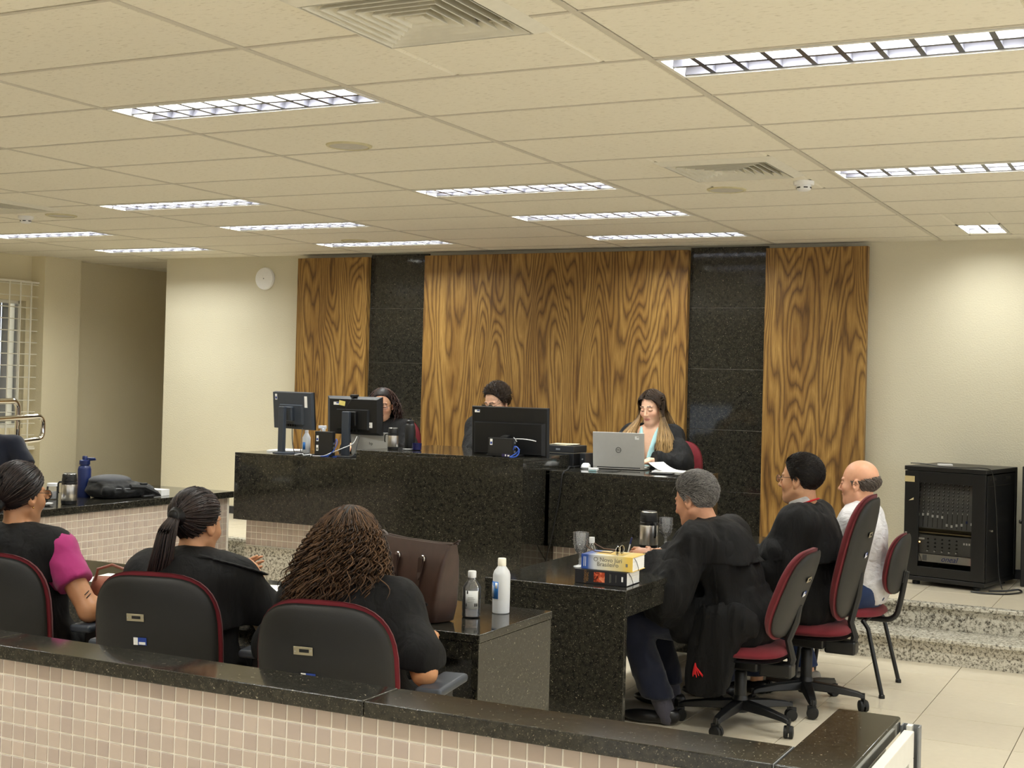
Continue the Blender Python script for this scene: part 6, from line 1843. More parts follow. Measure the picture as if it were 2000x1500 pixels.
# counter things
t = lathe_thing('plastic_jar', 'clear plastic jar with white lid on the counter by the cup', 'jar', -7.19, 6.98, 0.733,
    [('jar_body', [(0.036, 0.0), (0.040, 0.004), (0.040, 0.085), (0.036, 0.092), (0.034, 0.092), (0.038, 0.084), (0.038, 0.006), (0.001, 0.005)], 'clear_plastic'), ('lid', [(0.038, 0.092), (0.039, 0.093), (0.039, 0.112), (0.036, 0.114), (0.001, 0.115)], 'white_plastic'), ('filling', [(0.037, 0.007), (0.0372, 0.055), (0.001, 0.056)], 'milky')])
t = lathe_thing('coffee_cup', 'small black coffee cup on white saucers beside the counter flask', 'cup', -6.90, 6.62, 0.733 + 0.018,
    [('cup_body', [(0.018, 0.0), (0.030, 0.006), (0.034, 0.050), (0.032, 0.050), (0.028, 0.008), (0.001, 0.006)], 'black_plastic')])
MB().tube(arc((-0.034, 0, 0.028), 0.014, PI / 2, PI * 1.5, 8), 0.0035, 6).build('handle', M['black_plastic'], t, smooth=True)
for k in range(2):
    lathe_thing('saucer', ('upper' if k else 'lower') + ' white saucer of the pair under the black coffee cup', 'saucer', -6.90 + 0.004 * k, 6.62, 0.7335 + 0.008 * k, [('plate', [(0.035, 0.0), (0.062, 0.008), (0.060, 0.009), (0.030, 0.004), (0.001, 0.004)], 'white_plastic')])
t = thing('black_counter_stand', 'small black stand with a horizontal head on the counter, left end', 'counter_stand', (-7.35, 6.85, 0.733), 0.5)  # unidentified black object, modelled as a stand with a head
MB().lathe([(0.05, 0), (0.048, 0.012), (0.012, 0.02)], 24).build('base', M['black_plastic'], t, smooth=True)
MB().tube([(0, 0, 0.018), (0, 0, 0.10), (0.01, 0, 0.13)], 0.008, 8).build('stem', M['black_plastic'], t, smooth=True)
MB().tube([(-0.03, 0, 0.132), (0.03, 0, 0.137), (0.10, 0, 0.135)], [0.013, 0.014, 0.009], 10).build('head', M['black_plastic'], t, smooth=True)

def sheet(label, x, y, z, w, d, rz=0, name='paper_sheet', mat='paper', group='loose papers', curl=0.0, th=0.0012, lines=0):
    v = []; f = []; n = 8
    for i in range(n + 1):
        u = i / n; zz = curl * max(0, u - 0.35) ** 2
        for s in (0, th):
            v += [(-w / 2 + w * u, -d / 2, zz + s), (-w / 2 + w * u, d / 2, zz + s)]
    for i in range(n):
        b, c = i * 4, i * 4 + 4
        f += [(b + 2, c + 2, c + 3, b + 3), (b, b + 1, c + 1, c), (b, c, c + 2, b + 2), (b + 1, b + 3, c + 3, c + 1)]
    f += [(0, 2, 3, 1), (n * 4, n * 4 + 1, n * 4 + 3, n * 4 + 2)]
    o = mesh_from(name, v, f, M[mat] if isinstance(mat, str) else mat, None, False, (x, y, z), (0, 0, rz))
    tag(o, label, 'paper', group)
    for k in range(lines):
        MB().box(-w * 0.38, w * (0.38 - 0.1 * (k % 3)), d * (0.35 - 0.09 * k) - 0.0012, d * (0.35 - 0.09 * k) + 0.0012, th, th + 0.0002).build('text_line', M['grey_ink'], o)
    return o
sheet('white papers on jury table between the pink shirt and ponytail', -4.10, 4.42, 0.751, 0.34, 0.24, 0.2)
sheet('white sheet on jury table between ponytailed and curly-haired jurors', -3.46, 4.56, 0.751, 0.30, 0.21, 0.4)
sheet('stack of white papers lying right of the silver laptop', -3.17, 8.60, 1.058, 0.24, 0.20, 0.25, curl=0.0, th=0.006)
sheet('curled top sheet rising from the papers right of laptop', -3.19, 8.62, 1.065, 0.22, 0.18, 2.9, curl=0.12)
sheet('white papers at the far left end of the bench, behind the monitor stand', -6.30, 8.50, 1.058, 0.21, 0.28, 0.2, th=0.012)
sheet('white papers under the hand of the curly-haired judge', -5.34, 8.62, 1.148, 0.30, 0.20, 0.1, th=0.008) if False else sheet('white papers under the hand of the curly-haired judge', -5.40, 8.60, 1.058, 0.30, 0.20, 0.1, th=0.02)
sheet('blue printed leaflet on the counter beside the saucers', -7.02, 6.50, 0.734, 0.20, 0.14, 0.6, mat=plain('leaflet_blue', (60, 90, 170), 0.6))
sheet('white leaflet with red edge on the counter near the jar', -7.12, 6.66, 0.7345, 0.22, 0.16, 1.0)
sheet('white block of paper at the far end of the backpack on counter', -6.87, 7.70, 0.734, 0.13, 0.10, 0.1, th=0.045, name='paper_block')
sheet('white note lying on top of the black equipment rack', -1.52, 9.55, 1.143, 0.09, 0.06, 0.4, th=0.01)

# ---- books and reading things on the men's table
def book(label, x, y, z, w, d, h, rz, cov, mark):
    t = thing('book', label, 'book', (x, y, z), rz, 'law books on the granite table')
    MB().box(-w / 2, w / 2, -d / 2, d / 2, 0, 0.003).box(-w / 2, w / 2, -d / 2, d / 2, h - 0.003, h).box(-w / 2, w / 2, -d / 2 - 0.0005, -d / 2 + 0.003, 0.0, h).build('cover', cov, t, bevel=0.001)
    pg = MB()
    n = 14
    for k in range(n):
        pg.box(-w / 2 + 0.004, w / 2 - 0.003 - 0.0008 * (k % 2), -d / 2 + 0.003, d / 2 - 0.004, 0.003 + (h - 0.006) * k / n, 0.003 + (h - 0.006) * (k + 0.93) / n)
    pg.build('pages', M['paper'], t)
    MB().tube([(w / 2 - 0.002, -d / 2 + 0.03, h * 0.9), (w / 2 + 0.002, -d / 2 + 0.05, h * 0.6), (w / 2 + 0.003, -d / 2 + 0.07, h * 0.2), (w / 2 + 0.002, -d / 2 + 0.075, 0.0)], 0.0014, 5).build('ribbon', M['ink'], t)
    return t
ng = NT('blue_to_cream_cover'); tcn = ng.n('ShaderNodeTexCoord'); sp = ng.n('ShaderNodeSeparateXYZ'); ng.l(tcn.outputs['Object'], sp.inputs[0])
fx_ = ng.math('ADD', ng.math('MULTIPLY', sp.outputs[0], 4.0), 0.5)
ng.set(color=ng.ramp(fx_, [(0.0, lin((44, 74, 150))), (0.13, lin((60, 92, 166))), (0.26, lin((210, 214, 220))), (0.5, lin((238, 228, 196))), (0.78, lin((226, 206, 140))), (0.9, lin((236, 200, 96)))]), rough=0.35)
b1 = book('thick dark law book at the bottom of the two-book stack', -2.355, 5.60, 0.751, 0.25, 0.17, 0.062, 0.02, plain('black_book_cloth', (38, 38, 42), 0.4), 1)
b2 = book('thick blue and cream law book on top of the stack', -2.335, 5.615, 0.814, 0.245, 0.17, 0.066, 0.04, ng.m, 2)
RX = (PI / 2, 0, 0)
lettering('O Novo Júri\nBrasileiro', 0.027, M['grey_ink'], b2, (0.005, -0.0856 - 0.0006, 0.036), RX, spacing=0.75)
for k in range(2): MB().box(-0.110 + 0.008 * k, -0.108 + 0.008 * k, -0.0863, -0.0855, 0.012, 0.055).build('spine_print', M['paper'], b2)
MB().box(0.090, 0.100, -0.0863, -0.0855, 0.022, 0.036).build('publisher_mark', M['grey_ink'], b2)
lettering('CÓDIGO\nPENAL', 0.014, M['gold_ink'], b1, (-0.068, -0.0862, 0.031), (PI / 2, -PI / 2, 0), spacing=0.8)
ill = NT('orange_cover_art'); vv = ill.coord('Object'); ill.set(color=ill.ramp(ill.noise(vv, 40, 2, 0.5, 1.0), [(0.35, lin((60, 20, 14))), (0.5, lin((206, 84, 50))), (0.7, lin((240, 150, 110)))]), rough=0.4)
MB().box(-0.032, 0.020, -0.0863, -0.0855, 0.010, 0.054).build('cover_picture', ill.m, b1)
for k, (x_, hh) in enumerate(((0.044, 0.040), (0.049, 0.036), (0.074, 0.032))): MB().box(x_ - 0.0008, x_ + 0.0008, -0.0863, -0.0855, 0.031 - hh / 2, 0.031 + hh / 2).build('spine_print', M['grey_ink'], b1)
MB().box(0.100, 0.108, -0.0863, -0.0855, 0.020, 0.042).build('publisher_mark', M['paper'], b1)
MB().box(-0.07, 0.06, -0.04, 0.06, 0.0662, 0.0672).build('cover_title_block', plain('cover_yellow', (220, 186, 90), 0.4), b2)
t = thing('reading_glasses', 'tortoiseshell reading glasses lying on the blue and cream book', 'eyeglasses', (-2.345, 5.575, 0.895), 0.1)
tort = plain('tortoiseshell', (96, 70, 58), 0.3)
m = MB()
for s in (-1, 1):
    m.tube([(0.055 + 0.004 * math.cos(a), s * 0.031 + 0.023 * math.cos(a), 0.018 * math.sin(a) + 0.008) for a in [2 * PI * k / 16 for k in range(16)]], 0.0016, 6, closed=True)
m.tube([(0.055, -0.009, 0.012), (0.058, 0, 0.014), (0.055, 0.009, 0.012)], 0.0016, 6).build('rim', M['steel'], t, smooth=True)
for s in (-1, 1):
    MB().tube([(0.054, s * 0.055, 0.012), (0.03, s * 0.060, 0.0), (-0.04, s * 0.062, 0.002), (-0.075, s * 0.060, 0.018), (-0.085, s * 0.060, 0.026)], [0.002, 0.0022, 0.0024, 0.0026, 0.0026], 6).build('temple', tort, t, smooth=True)
    MB().lathe([(0.021, -0.0006), (0.021, 0.0006)], 20, c=(0.055, s * 0.031, 0.008), rot=(0, PI / 2, 0)).build('lens', M['lens'], t)
t = thing('phone', 'smartphone in blue patterned case lying just behind the two books', 'phone', (-2.42, 5.86, 0.756), 0.3)
MB().box(-0.075, 0.075, -0.037, 0.037, 0, 0.009).build('phone_body', plain('blue_case', (36, 50, 110), 0.4), t, bevel=0.004)
MB().box(-0.070, 0.070, -0.033, 0.033, 0.009, 0.0098).build('screen', M['black_plastic'], t)
t = thing('phone', 'dark phone lying on the bench in front of the papers', 'phone', (-3.14, 8.36, 1.058), 0.12)
MB().box(-0.075, 0.075, -0.037, 0.037, 0, 0.008).build('phone_body', M['black_plastic'], t, bevel=0.003)
MB().box(-0.071, 0.071, -0.034, 0.034, 0.008, 0.0085).build('screen', M['black_metal'], t)
# pen held by the grey-haired man
def fig2world(root, p):
    a = root.rotation_euler[2]; c, s = math.cos(a), math.sin(a)
    return Vector((root.location[0] + c * p[0] - s * p[1], root.location[1] + s * p[0] + c * p[1], root.location[2] + p[2]))
hw = fig2world(root_m1, g_m1.W['L'])
t = thing('pen', 'blue ballpoint pen in the hand of the grey-haired man', 'pen', tuple(hw + Vector((-0.128, 0.022, 0.03))), 0)
MB().tube([(-0.015, 0.0, -0.065), (0.0, 0, -0.02), (0.012, 0, 0.03)], 0.0035, 8).build('barrel', M['white_plastic'], t, smooth=True)
MB().tube([(0.010, 0, 0.022), (0.018, 0, 0.055)], 0.0045, 8).build('pen_cap', M['navy_plastic'], t, smooth=True)

# ---- brown tote bag
t = thing('tote_bag', 'dark brown leather tote bag standing on the jury table', 'bag', (-2.595, 4.345, 0.751), -0.28)
lea = plain('brown_leather', (66, 48, 42), 0.33, var=0.12, bump=0.15, bscale=500)
lea_d = plain('brown_leather_strap', (58, 42, 36), 0.4, var=0.1)
def loft(secs, closed=True):
    v = []; f = []; n = len(secs[0])
    for s in secs: v += s
    for i in range(len(secs) - 1):
        for k in range(n):
            f.append((i * n + k, i * n + (k + 1) % n, (i + 1) * n + (k + 1) % n, (i + 1) * n + k))
    if closed: f += [tuple(range(n))[::-1], tuple(range((len(secs) - 1) * n, len(secs) * n))]
    return v, f
def rrect(hx, hy, z, r, sx=0.0, n=6, sag=0.0):
    out = []
    for cx, cy, a0 in ((hx - r, hy - r, 0), (-hx + r, hy - r, PI / 2), (-hx + r, -hy + r, PI), (hx - r, -hy + r, 1.5 * PI)):
        for i in range(n + 1):
            a = a0 + PI / 2 * i / n; x = cx + r * math.cos(a)
            out.append((x + sx, cy + r * math.sin(a), z + sag * (1 - (x / hx) ** 2)))
    return out
v, f = loft([rrect(0.135, 0.05, 0.0, 0.03), rrect(0.145, 0.062, 0.006, 0.03), rrect(0.155, 0.066, 0.06, 0.028), rrect(0.165, 0.060, 0.15, 0.022), rrect(0.176, 0.042, 0.24, 0.014, sag=0.004), rrect(0.183, 0.020, 0.292, 0.008, sag=-0.006), rrect(0.182, 0.016, 0.292, 0.006, sag=-0.006), rrect(0.178, 0.015, 0.27, 0.005)])
o = mesh_from('bag_body', v, f, lea, t, True); sharp_by_angle(o.data, 60)
MB().tube([(x, -0.014 - 0.0, 0.294 - 0.006 * (1 - (x / 0.18) ** 2)) for x in np.linspace(-0.19, 0.19, 14)], 0.004, 6).tube([(x, 0.014, 0.294 - 0.006 * (1 - (x / 0.18) ** 2)) for x in np.linspace(-0.19, 0.19, 14)], 0.004, 6).build('zip_tape', lea_d, t, smooth=True)
for s in (-1, 1):
    MB().cbox((s * 0.196, 0, 0.302), (0.035, 0.012, 0.006), (0, -s * 0.5, 0)).build('zip_tab', lea_d, t, bevel=0.002)
for s in (-1, 1):
    sy = -0.046
    MB().lathe([(0.012, -0.003), (0.014, 0.0), (0.012, 0.003)], 16, c=(s * 0.068, sy - 0.004, 0.232), rot=(PI / 2, 0, 0)).build('ring', M['steel'], t, smooth=True)
    MB().prism([(s * 0.068 - 0.011, 0.236), (s * 0.068 - 0.009, 0.17), (s * 0.068, 0.155), (s * 0.068 + 0.009, 0.17), (s * 0.068 + 0.011, 0.236)], 0, 0.004, Matrix(((1, 0, 0, 0), (0, 0.25, -1, sy - 0.064 + 0.003), (0, 1, 0, 0), (0, 0, 0, 1)))).build('strap_tab', lea_d, t)
hn = []
for i in range(19):
    a = PI * i / 18
    hn.append((0.068 * math.cos(a) , -0.058 - 0.018 * math.sin(a), 0.235 - 0.20 * math.sin(a) ** 0.8))
for s in (-1, 1):
    pass
pts = [Vector(p) for p in hn]
vv = []; ff = []
for i, p in enumerate(pts):
    tg = (pts[min(i + 1, 18)] - pts[max(i - 1, 0)]).normalized(); sd = tg.cross(Vector((0, -1, 0))).normalized()
    vv += [p + sd * 0.009, p - sd * 0.009, p + sd * 0.009 + Vector((0, -0.004, 0)), p - sd * 0.009 + Vector((0, -0.004, 0))]
for i in range(18):
    b, c = i * 4, i * 4 + 4
    ff += [(b, b + 1, c + 1, c), (b + 2, c + 2, c + 3, b + 3), (b, c, c + 2, b + 2), (b + 1, b + 3, c + 3, c + 1)]
mesh_from('strap', vv, ff, lea_d, t, False)
# handbag beside the woman in pink
t = thing('handbag', 'soft reddish-brown leather handbag beside the elbow of the woman in magenta', 'bag', (-3.80, 4.03, 0.688), 0.35)
tan = plain('russet_leather', (142, 88, 68), 0.45, var=0.18, bump=0.2, bscale=200)
v, f = loft([rrect(0.085, 0.035, 0.0, 0.03), rrect(0.10, 0.05, 0.02, 0.035), rrect(0.10, 0.05, 0.08, 0.03), rrect(0.09, 0.03, 0.13, 0.02, sag=-0.01), rrect(0.085, 0.012, 0.15, 0.008, sag=-0.015)])
o = mesh_from('bag_body', v, f, tan, t, True)
MB().tube([(-0.075, -0.02, 0.13), (-0.06, -0.03, 0.18), (0, -0.035, 0.20), (0.06, -0.03, 0.18), (0.075, -0.02, 0.13)], 0.006, 8).build('strap', tan, t, smooth=True)
MB().tube([(0.05, -0.05, 0.13), (0.055, -0.056, 0.10), (0.05, -0.056, 0.06)], 0.004, 6).build('buckle', M['brass'], t, smooth=True)
# backpack on the counter
t = thing('backpack', 'black backpack lying flat on the tiled counter', 'backpack', (-6.98, 7.42, 0.733), 1.25)
blk = m_cloth('black_nylon', (20, 20, 22), 0.4, 900, 0.6, 0.15, 0.7, 0.4)
v_ = Vol((-0.32, -0.22, -0.01), (0.32, 0.22, 0.24), 0.008)
v_.ell((-0.05, 0, 0.055), (0.20, 0.16, 0.062), 0); v_.ell((-0.08, 0.0, 0.105), (0.15, 0.13, 0.05), 0.03); v_.ell((0.14, 0, 0.045), (0.12, 0.12, 0.045), 0.05)
v_.cone((0.08, -0.10, 0.06), (-0.17, -0.13, 0.06), 0.035, 0.03, 0.02); v_.folds(0.008, 14, 14, 24, 61); v_.clip(lambda X, Y, Z: 0.001 - Z)
V_, F_ = v_.mesh(); mesh_np('bag_body', V_, F_, blk, t, True)
v_ = Vol((-0.26, -0.2, 0.08), (0.12, 0.2, 0.20), 0.007)
v_.ell((-0.08, 0.0, 0.125), (0.155, 0.125, 0.042), 0); v_.clip(lambda X, Y, Z: 0.118 + 0.1 * X - Z); V_, F_ = v_.mesh()
mesh_np('top_flap', V_, F_, m_cloth('grey_nylon', (62, 63, 68), 0.3, 900, 0.6, 0.2, 0.4), t, True)
for s in (-1, 1):
    MB().tube([(0.0, s * 0.09 - 0.06, 0.085), (0.12, s * 0.08 - 0.05, 0.075), (0.22, s * 0.09 - 0.05, 0.03), (0.26, s * 0.05 - 0.07, 0.012), (0.20, s * 0.02 - 0.12, 0.012), (0.10, s * 0.02 - 0.14, 0.012)], [0.018, 0.02, 0.016, 0.009, 0.008, 0.008], 6).build('shoulder_strap', blk, t, smooth=True)
MB().tube([(-0.20, -0.12, 0.07), (-0.10, -0.157, 0.075), (0.02, -0.15, 0.07)], 0.0035, 5).build('zip', M['grey_plastic'], t)
MB().cbox((0.15, -0.07, 0.095), (0.05, 0.03, 0.012)).build('strap_clip', M['black_plastic'], t, bevel=0.003)

# ---- screens on the bench
def sticker(parent, x, z, w, h, y, vertical=False, cols=('paper', 'blue_print')):
    MB().box(x - w / 2, x + w / 2, y - 0.0008, y, z - h / 2, z + h / 2).build('asset_sticker', M[cols[0]], parent)
    if vertical: MB().box(x - w * 0.38, x + w * 0.38, y - 0.0012, y - 0.0007, z - h * 0.35, z + h * 0.05).build('sticker_print', M[cols[1]], parent)
    else: MB().box(x - w * 0.05, x + w * 0.45, y - 0.0012, y - 0.0007, z + h * 0.02, z + h * 0.42).build('sticker_print', M[cols[1]], parent)
def monitor(label, x, y, z, rz, w, h, zc, style):
    t = thing('monitor', label, 'monitor', (x, y, z), rz, 'monitors on the bench')
    pan = bpy.data.objects.new('display', None); link(pan, t); pan.location = (0, 0.06, zc); pan.rotation_euler = (0.05 if style != 'arm' else 0.08, 0, 0)
    body_m = {'slab': 'black_plastic', 'arm': 'slate_plastic', 'wide': 'black_plastic'}[style]
    def bx(hx, hz, y0, y1, z0=0, taper=1.0):
        return loft([[(hx * s1, y_, z0 + hz * s2) for s1, s2 in ((1, 1), (-1, 1), (-1, -1), (1, -1))] for y_, hx, hz in ((y1, hx, hz), (y0, hx * taper, hz * taper))])
    mesh_from('front_bezel', *bx(w / 2, h / 2, -0.008, 0.004), M['black_plastic'], pan)
    mesh_from('back_cover', *bx(w / 2, h / 2, -0.032 if style != 'wide' else -0.020, -0.008, 0, 0.86 if style == 'slab' else 0.97), M[body_m], pan)
    MB().box(-w / 2 + 0.012, w / 2 - 0.012, 0.004, 0.0046, -h / 2 + 0.018, h / 2 - 0.012).build('screen', emit('lit_screen', (190, 205, 225), 0.9), pan)
    if style == 'wide':
        mesh_from('rear_step', *bx(w * 0.47, h * 0.33, -0.042, -0.018, -h * 0.13, 0.92), M['black_plastic'], pan)
        sticker(pan, -w * 0.42, h * 0.40, 0.038, 0.018, -0.0205)
        MB().box(-0.022, 0.022, -0.09, -0.04, -h * 0.22 - 0.03, -h * 0.22 + 0.055).build('mount', M['black_plastic'], pan, bevel=0.004)
        MB().box(-0.025, 0.025, -0.045, -0.015, 0, zc - 0.03).build('column', M['black_plastic'], t, bevel=0.004)
    else:
        mesh_from('rear_step', *bx(w * 0.30, h * 0.27, -0.050, -0.030, -h * 0.10, 0.93), M[body_m], pan)
        MB().box(-0.05, 0.05, -0.078, -0.048, -0.075, 0.035).build('mount', M[body_m], pan, bevel=0.008)
        MB().box(-0.032, 0.032, -0.075, -0.045, 0.0, zc + 0.03).build('column', M['slate_plastic'], t, bevel=0.005)
        for k in range(5): MB().box(-0.09 + 0.03 * k, -0.075 + 0.03 * k, -0.046, -0.034, -h * 0.42, -h * 0.36).build('port', M['ink'], pan)
        if style == 'slab':
            sticker(pan, -w * 0.30, h * 0.31, 0.055, 0.022, -0.0325)
            MB().cbox((-w * 0.20, -0.0335, h * 0.32), (0.055, 0.001, 0.035), (0, 0.15, 0)).build('sticky_note', plain('yellow_note', (236, 220, 130), 0.7), pan)
            MB().box(0.11, 0.17, -0.0335, -0.032, -h * 0.30, -h * 0.16).build('rating_label', M['paper'], pan)
            MB().box(0.12, 0.152, -0.0342, -0.0334, -h * 0.235, -h * 0.222).build('label_print', M['grey_ink'], pan)
            MB().box(-0.03, 0.025, -0.030, 0.012, h / 2 - 0.006, h / 2 + 0.014).build('webcam', M['black_plastic'], pan, bevel=0.005)
            MB().tube([(0, -0.03, h / 2), (-0.03, -0.06, h * 0.28), (-0.07, -0.06, h * 0.08), (-0.07, -0.05, -h * 0.1)], 0.002, 5).build('webcam_cable', M['black_plastic'], pan)
        else:
            sticker(pan, -w * 0.40, h * 0.36, 0.026, 0.045, -0.0330, True)
            MB().box(w * 0.33, w * 0.40, -0.0340, -0.0325, h * 0.10, h * 0.40).build('rating_label', M['paper'], pan)
    if style == 'wide': MB().box(-0.12, 0.12, -0.06, 0.12, 0.0, 0.012).build('base', M[body_m], t, bevel=0.005)
    else: MB().lathe([(0.115, 0.0), (0.115, 0.006), (0.10, 0.011), (0.03, 0.014), (0.001, 0.0145)], 36).build('base', M[body_m], t, smooth=True)
    return t
monitor('slate monitor turned aside on a tall stand at the left end of bench', -6.165, 8.33, BT, -0.30, 0.49, 0.285, 0.325, 'arm')
monitor('black monitor with yellow note and webcam, second from left on bench', -5.60, 8.33, BT, 0.0, 0.485, 0.285, 0.305, 'slab')
monitor('wide black monitor with stepped back on the raised centre of bench', -4.115, 7.98, CT, 0.02, 0.575, 0.335, 0.160, 'wide')
def mini_pc(label, x, y, z, rz, w, h, up):
    t = thing('mini_computer', label, 'computer', (x, y, z), rz, 'small black computers on the bench')
    MB().box(-w / 2, w / 2, -0.02, 0.02, 0.004, h).build('case', M['black_plastic'], t, bevel=0.005)
    MB().box(-w / 2 + 0.01, w / 2 - 0.01, -0.0208, -0.02, 0.02, h - 0.01).build('side_cover', M['dark_plastic'], t)
    for s in (-1, 1): MB().box(s * w * 0.35 - 0.012, s * w * 0.35 + 0.012, -0.022, 0.022, 0, 0.004).build('foot', M['rubber'], t)
    if up:
        sticker(t, -w * 0.34, h * 0.72, 0.018, 0.042, -0.0209, True); sticker(t, -w * 0.34, h * 0.34, 0.018, 0.042, -0.0209, True, ('paper', 'grey_ink'))
    else:
        sticker(t, -w * 0.36, h * 0.78, 0.018, 0.040, -0.0209, True)
        MB().box(w * 0.06, w * 0.40, -0.0215, -0.0206, 0.004, 0.022).build('name_label', plain('violet_label', (48, 40, 84), 0.5), t)
        MB().box(w * 0.18, w * 0.22, -0.022, -0.0214, 0.007, 0.019).box(w * 0.28, w * 0.35, -0.022, -0.0214, 0.007, 0.016).build('label_print', M['paper'], t)
    for k in range(3): MB().box(w / 2 - 0.001, w / 2 + 0.001, -0.012, 0.010, 0.03 + 0.03 * k, 0.045 + 0.03 * k).build('port', M['grey_plastic'], t)
    return t
mini_pc('upright black mini computer in front of the second monitor', -5.725, 8.185, BT, 0.04, 0.155, 0.185, True)
mini_pc('flat-standing black mini computer in front of the wide monitor', -4.075, 7.84, CT, 0.03, 0.19, 0.125, False)
# cables
def cable(label, pts, r, mat, group='cables', sm=3):
    P_ = [Vector(p) for p in pts]
    out = []
    for i in range(len(P_) - 1):
        p0, p1, p2, p3 = P_[max(i - 1, 0)], P_[i], P_[i + 1], P_[min(i + 2, len(P_) - 1)]
        for k in range(sm):
            u = k / sm
            out.append(0.5 * (2 * p1 + (p2 - p0) * u + (2 * p0 - 5 * p1 + 4 * p2 - p3) * u * u + (3 * p1 - p0 - 3 * p2 + p3) * u ** 3))
    out.append(P_[-1])
    o = MB().tube(out, r, 6).build('cable', mat if not isinstance(mat, str) else M[mat], None, smooth=True)
    return tag(o, label, 'cable', group)
bl = plain('blue_cable', (46, 84, 178), 0.4)
wc = plain('white_cable', (206, 206, 208), 0.5)
z = BT + 0.004
cable('blue network cable looping at the upright mini computer', [(-5.64, 8.19, z + 0.09), (-5.615, 8.17, z + 0.13), (-5.60, 8.16, z + 0.10), (-5.62, 8.15, z + 0.05), (-5.66, 8.14, z + 0.01), (-5.72, 8.13, z), (-5.70, 8.16, z), (-5.60, 8.2, z)], 0.0035, bl)
cable('white cable rising from bench top beside the upright mini computer', [(-5.80, 8.14, z), (-5.70, 8.135, z + 0.004), (-5.64, 8.15, z + 0.03), (-5.56, 8.2, z + 0.07), (-5.52, 8.25, z + 0.10), (-5.515, 8.29, z + 0.15)], 0.0035, wc)
cable('black power cable hanging behind the second monitor', [(-5.50, 8.30, z + 0.16), (-5.495, 8.26, z + 0.08), (-5.50, 8.22, z + 0.01), (-5.58, 8.19, z), (-5.70, 8.2, z), (-5.85, 8.18, z)], 0.0035, 'black_plastic')
cable('black cable hanging from the slate monitor onto the bench', [(-6.11, 8.30, z + 0.20), (-6.09, 8.28, z + 0.10), (-6.05, 8.25, z + 0.02), (-5.98, 8.2, z), (-5.88, 8.19, z), (-5.8, 8.22, z)], 0.0035, 'black_plastic')
cable('second black cable hanging from the slate monitor', [(-6.02, 8.31, z + 0.19), (-6.0, 8.27, z + 0.12), (-5.965, 8.22, z + 0.04), (-5.955, 8.2, z), (-5.9, 8.16, z)], 0.003, 'black_plastic')
cable('tangle of dark cable between the two left monitors', [(-5.95, 8.17, z), (-5.90, 8.22, z + 0.01), (-5.86, 8.16, z + 0.012), (-5.90, 8.14, z), (-5.83, 8.2, z + 0.008), (-5.80, 8.15, z + 0.004), (-5.88, 8.25, z), (-5.76, 8.25, z)], 0.0035, 'black_plastic')
cable('pale grey cable in the tangle between the left monitors', [(-5.97, 8.15, z), (-5.92, 8.18, z + 0.008), (-5.88, 8.135, z), (-5.84, 8.17, z + 0.006), (-5.81, 8.13, z)], 0.004, wc)
z = CT + 0.004
cable('blue network cable coiled right of the flat mini computer', [(-3.985, 7.83, z + 0.04), (-3.97, 7.82, z + 0.07), (-3.945, 7.82, z + 0.06), (-3.935, 7.815, z + 0.03), (-3.95, 7.80, z + 0.004), (-3.99, 7.795, z), (-3.97, 7.83, z + 0.02), (-3.95, 7.85, z + 0.05), (-3.98, 7.86, z + 0.02)], 0.0045, bl)
cable('white cable tied above the flat mini computer', [(-3.99, 7.84, z + 0.128), (-3.97, 7.85, z + 0.10), (-3.975, 7.84, z + 0.118), (-3.90, 7.85, z + 0.118), (-3.84, 7.87, z + 0.108)], 0.003, wc)
cable('black cable dropping down the front of the bench from the box', [(-3.88, 8.58, BT + 0.006), (-3.84, 8.40, BT + 0.008), (-3.74, 8.16, BT + 0.008), (-3.745, 8.088, BT - 0.02), (-3.76, 8.086, 0.90), (-3.785, 8.086, 0.75), (-3.815, 8.086, 0.60), (-3.86, 8.12, 0.48), (-3.92, 8.22, 0.34), (-3.98, 8.20, 0.15), (-4.0, 8.19, 0.01)], 0.005, 'black_plastic')
# laptop
def laptop(label, x, y, z, rz, w, d, lid_h, lid_a, logo):
    t = thing('laptop', label, 'laptop', (x, y, z), rz, 'laptops on the bench')
    MB().box(-w / 2, w / 2, 0.0, d, 0.003, 0.018).build('keyboard_base', M['silver'], t, bevel=0.003)
    m = MB()
    for r in range(5):
        for c in range(13): m.box(-w * 0.43 + w * 0.066 * c, -w * 0.43 + w * 0.066 * c + w * 0.054, 0.03 + 0.019 * r, 0.045 + 0.019 * r, 0.018, 0.0195)
    m.build('keys', M['black_plastic'], t)['kind'] = 'stuff'
    ld = bpy.data.objects.new('screen_lid', None); link(ld, t); ld.location = (0, 0.004, 0.016); ld.rotation_euler = (lid_a, 0, 0)
    MB().box(-w / 2, w / 2, -0.006, 0.0, 0.0, lid_h).build('lid_shell', M['silver'], ld, bevel=0.004, seg=3)
    MB().box(-w / 2 + 0.008, w / 2 - 0.008, 0.0, 0.0012, 0.012, lid_h - 0.008).build('screen', emit('laptop_screen', (225, 232, 242), 1.2), ld)
    MB().tube([(-w * 0.42, -0.001, 0.0), (w * 0.42, -0.001, 0.0)], 0.006, 8).build('hinge', M['black_plastic'], ld, smooth=True)
    if logo:
        m = MB(); m.tube([(0.018 * math.cos(a), -0.0065, lid_h * 0.5 + 0.018 * math.sin(a)) for a in [2 * PI * k / 28 for k in range(28)]], 0.0016, 6, closed=True).build('logo_ring', M['ink'], ld, smooth=True)
        lettering('DELL', 0.0125, M['ink'], ld, (0, -0.0067, lid_h * 0.5), RX)
        sticker(ld, w * 0.36, lid_h * 0.86, 0.028, 0.022, -0.0062, False, ('paper', 'silver'))
    else:
        lettering('hp', 0.03, M['ink'], ld, (0, -0.0067, lid_h * 0.5), RX)
    return t
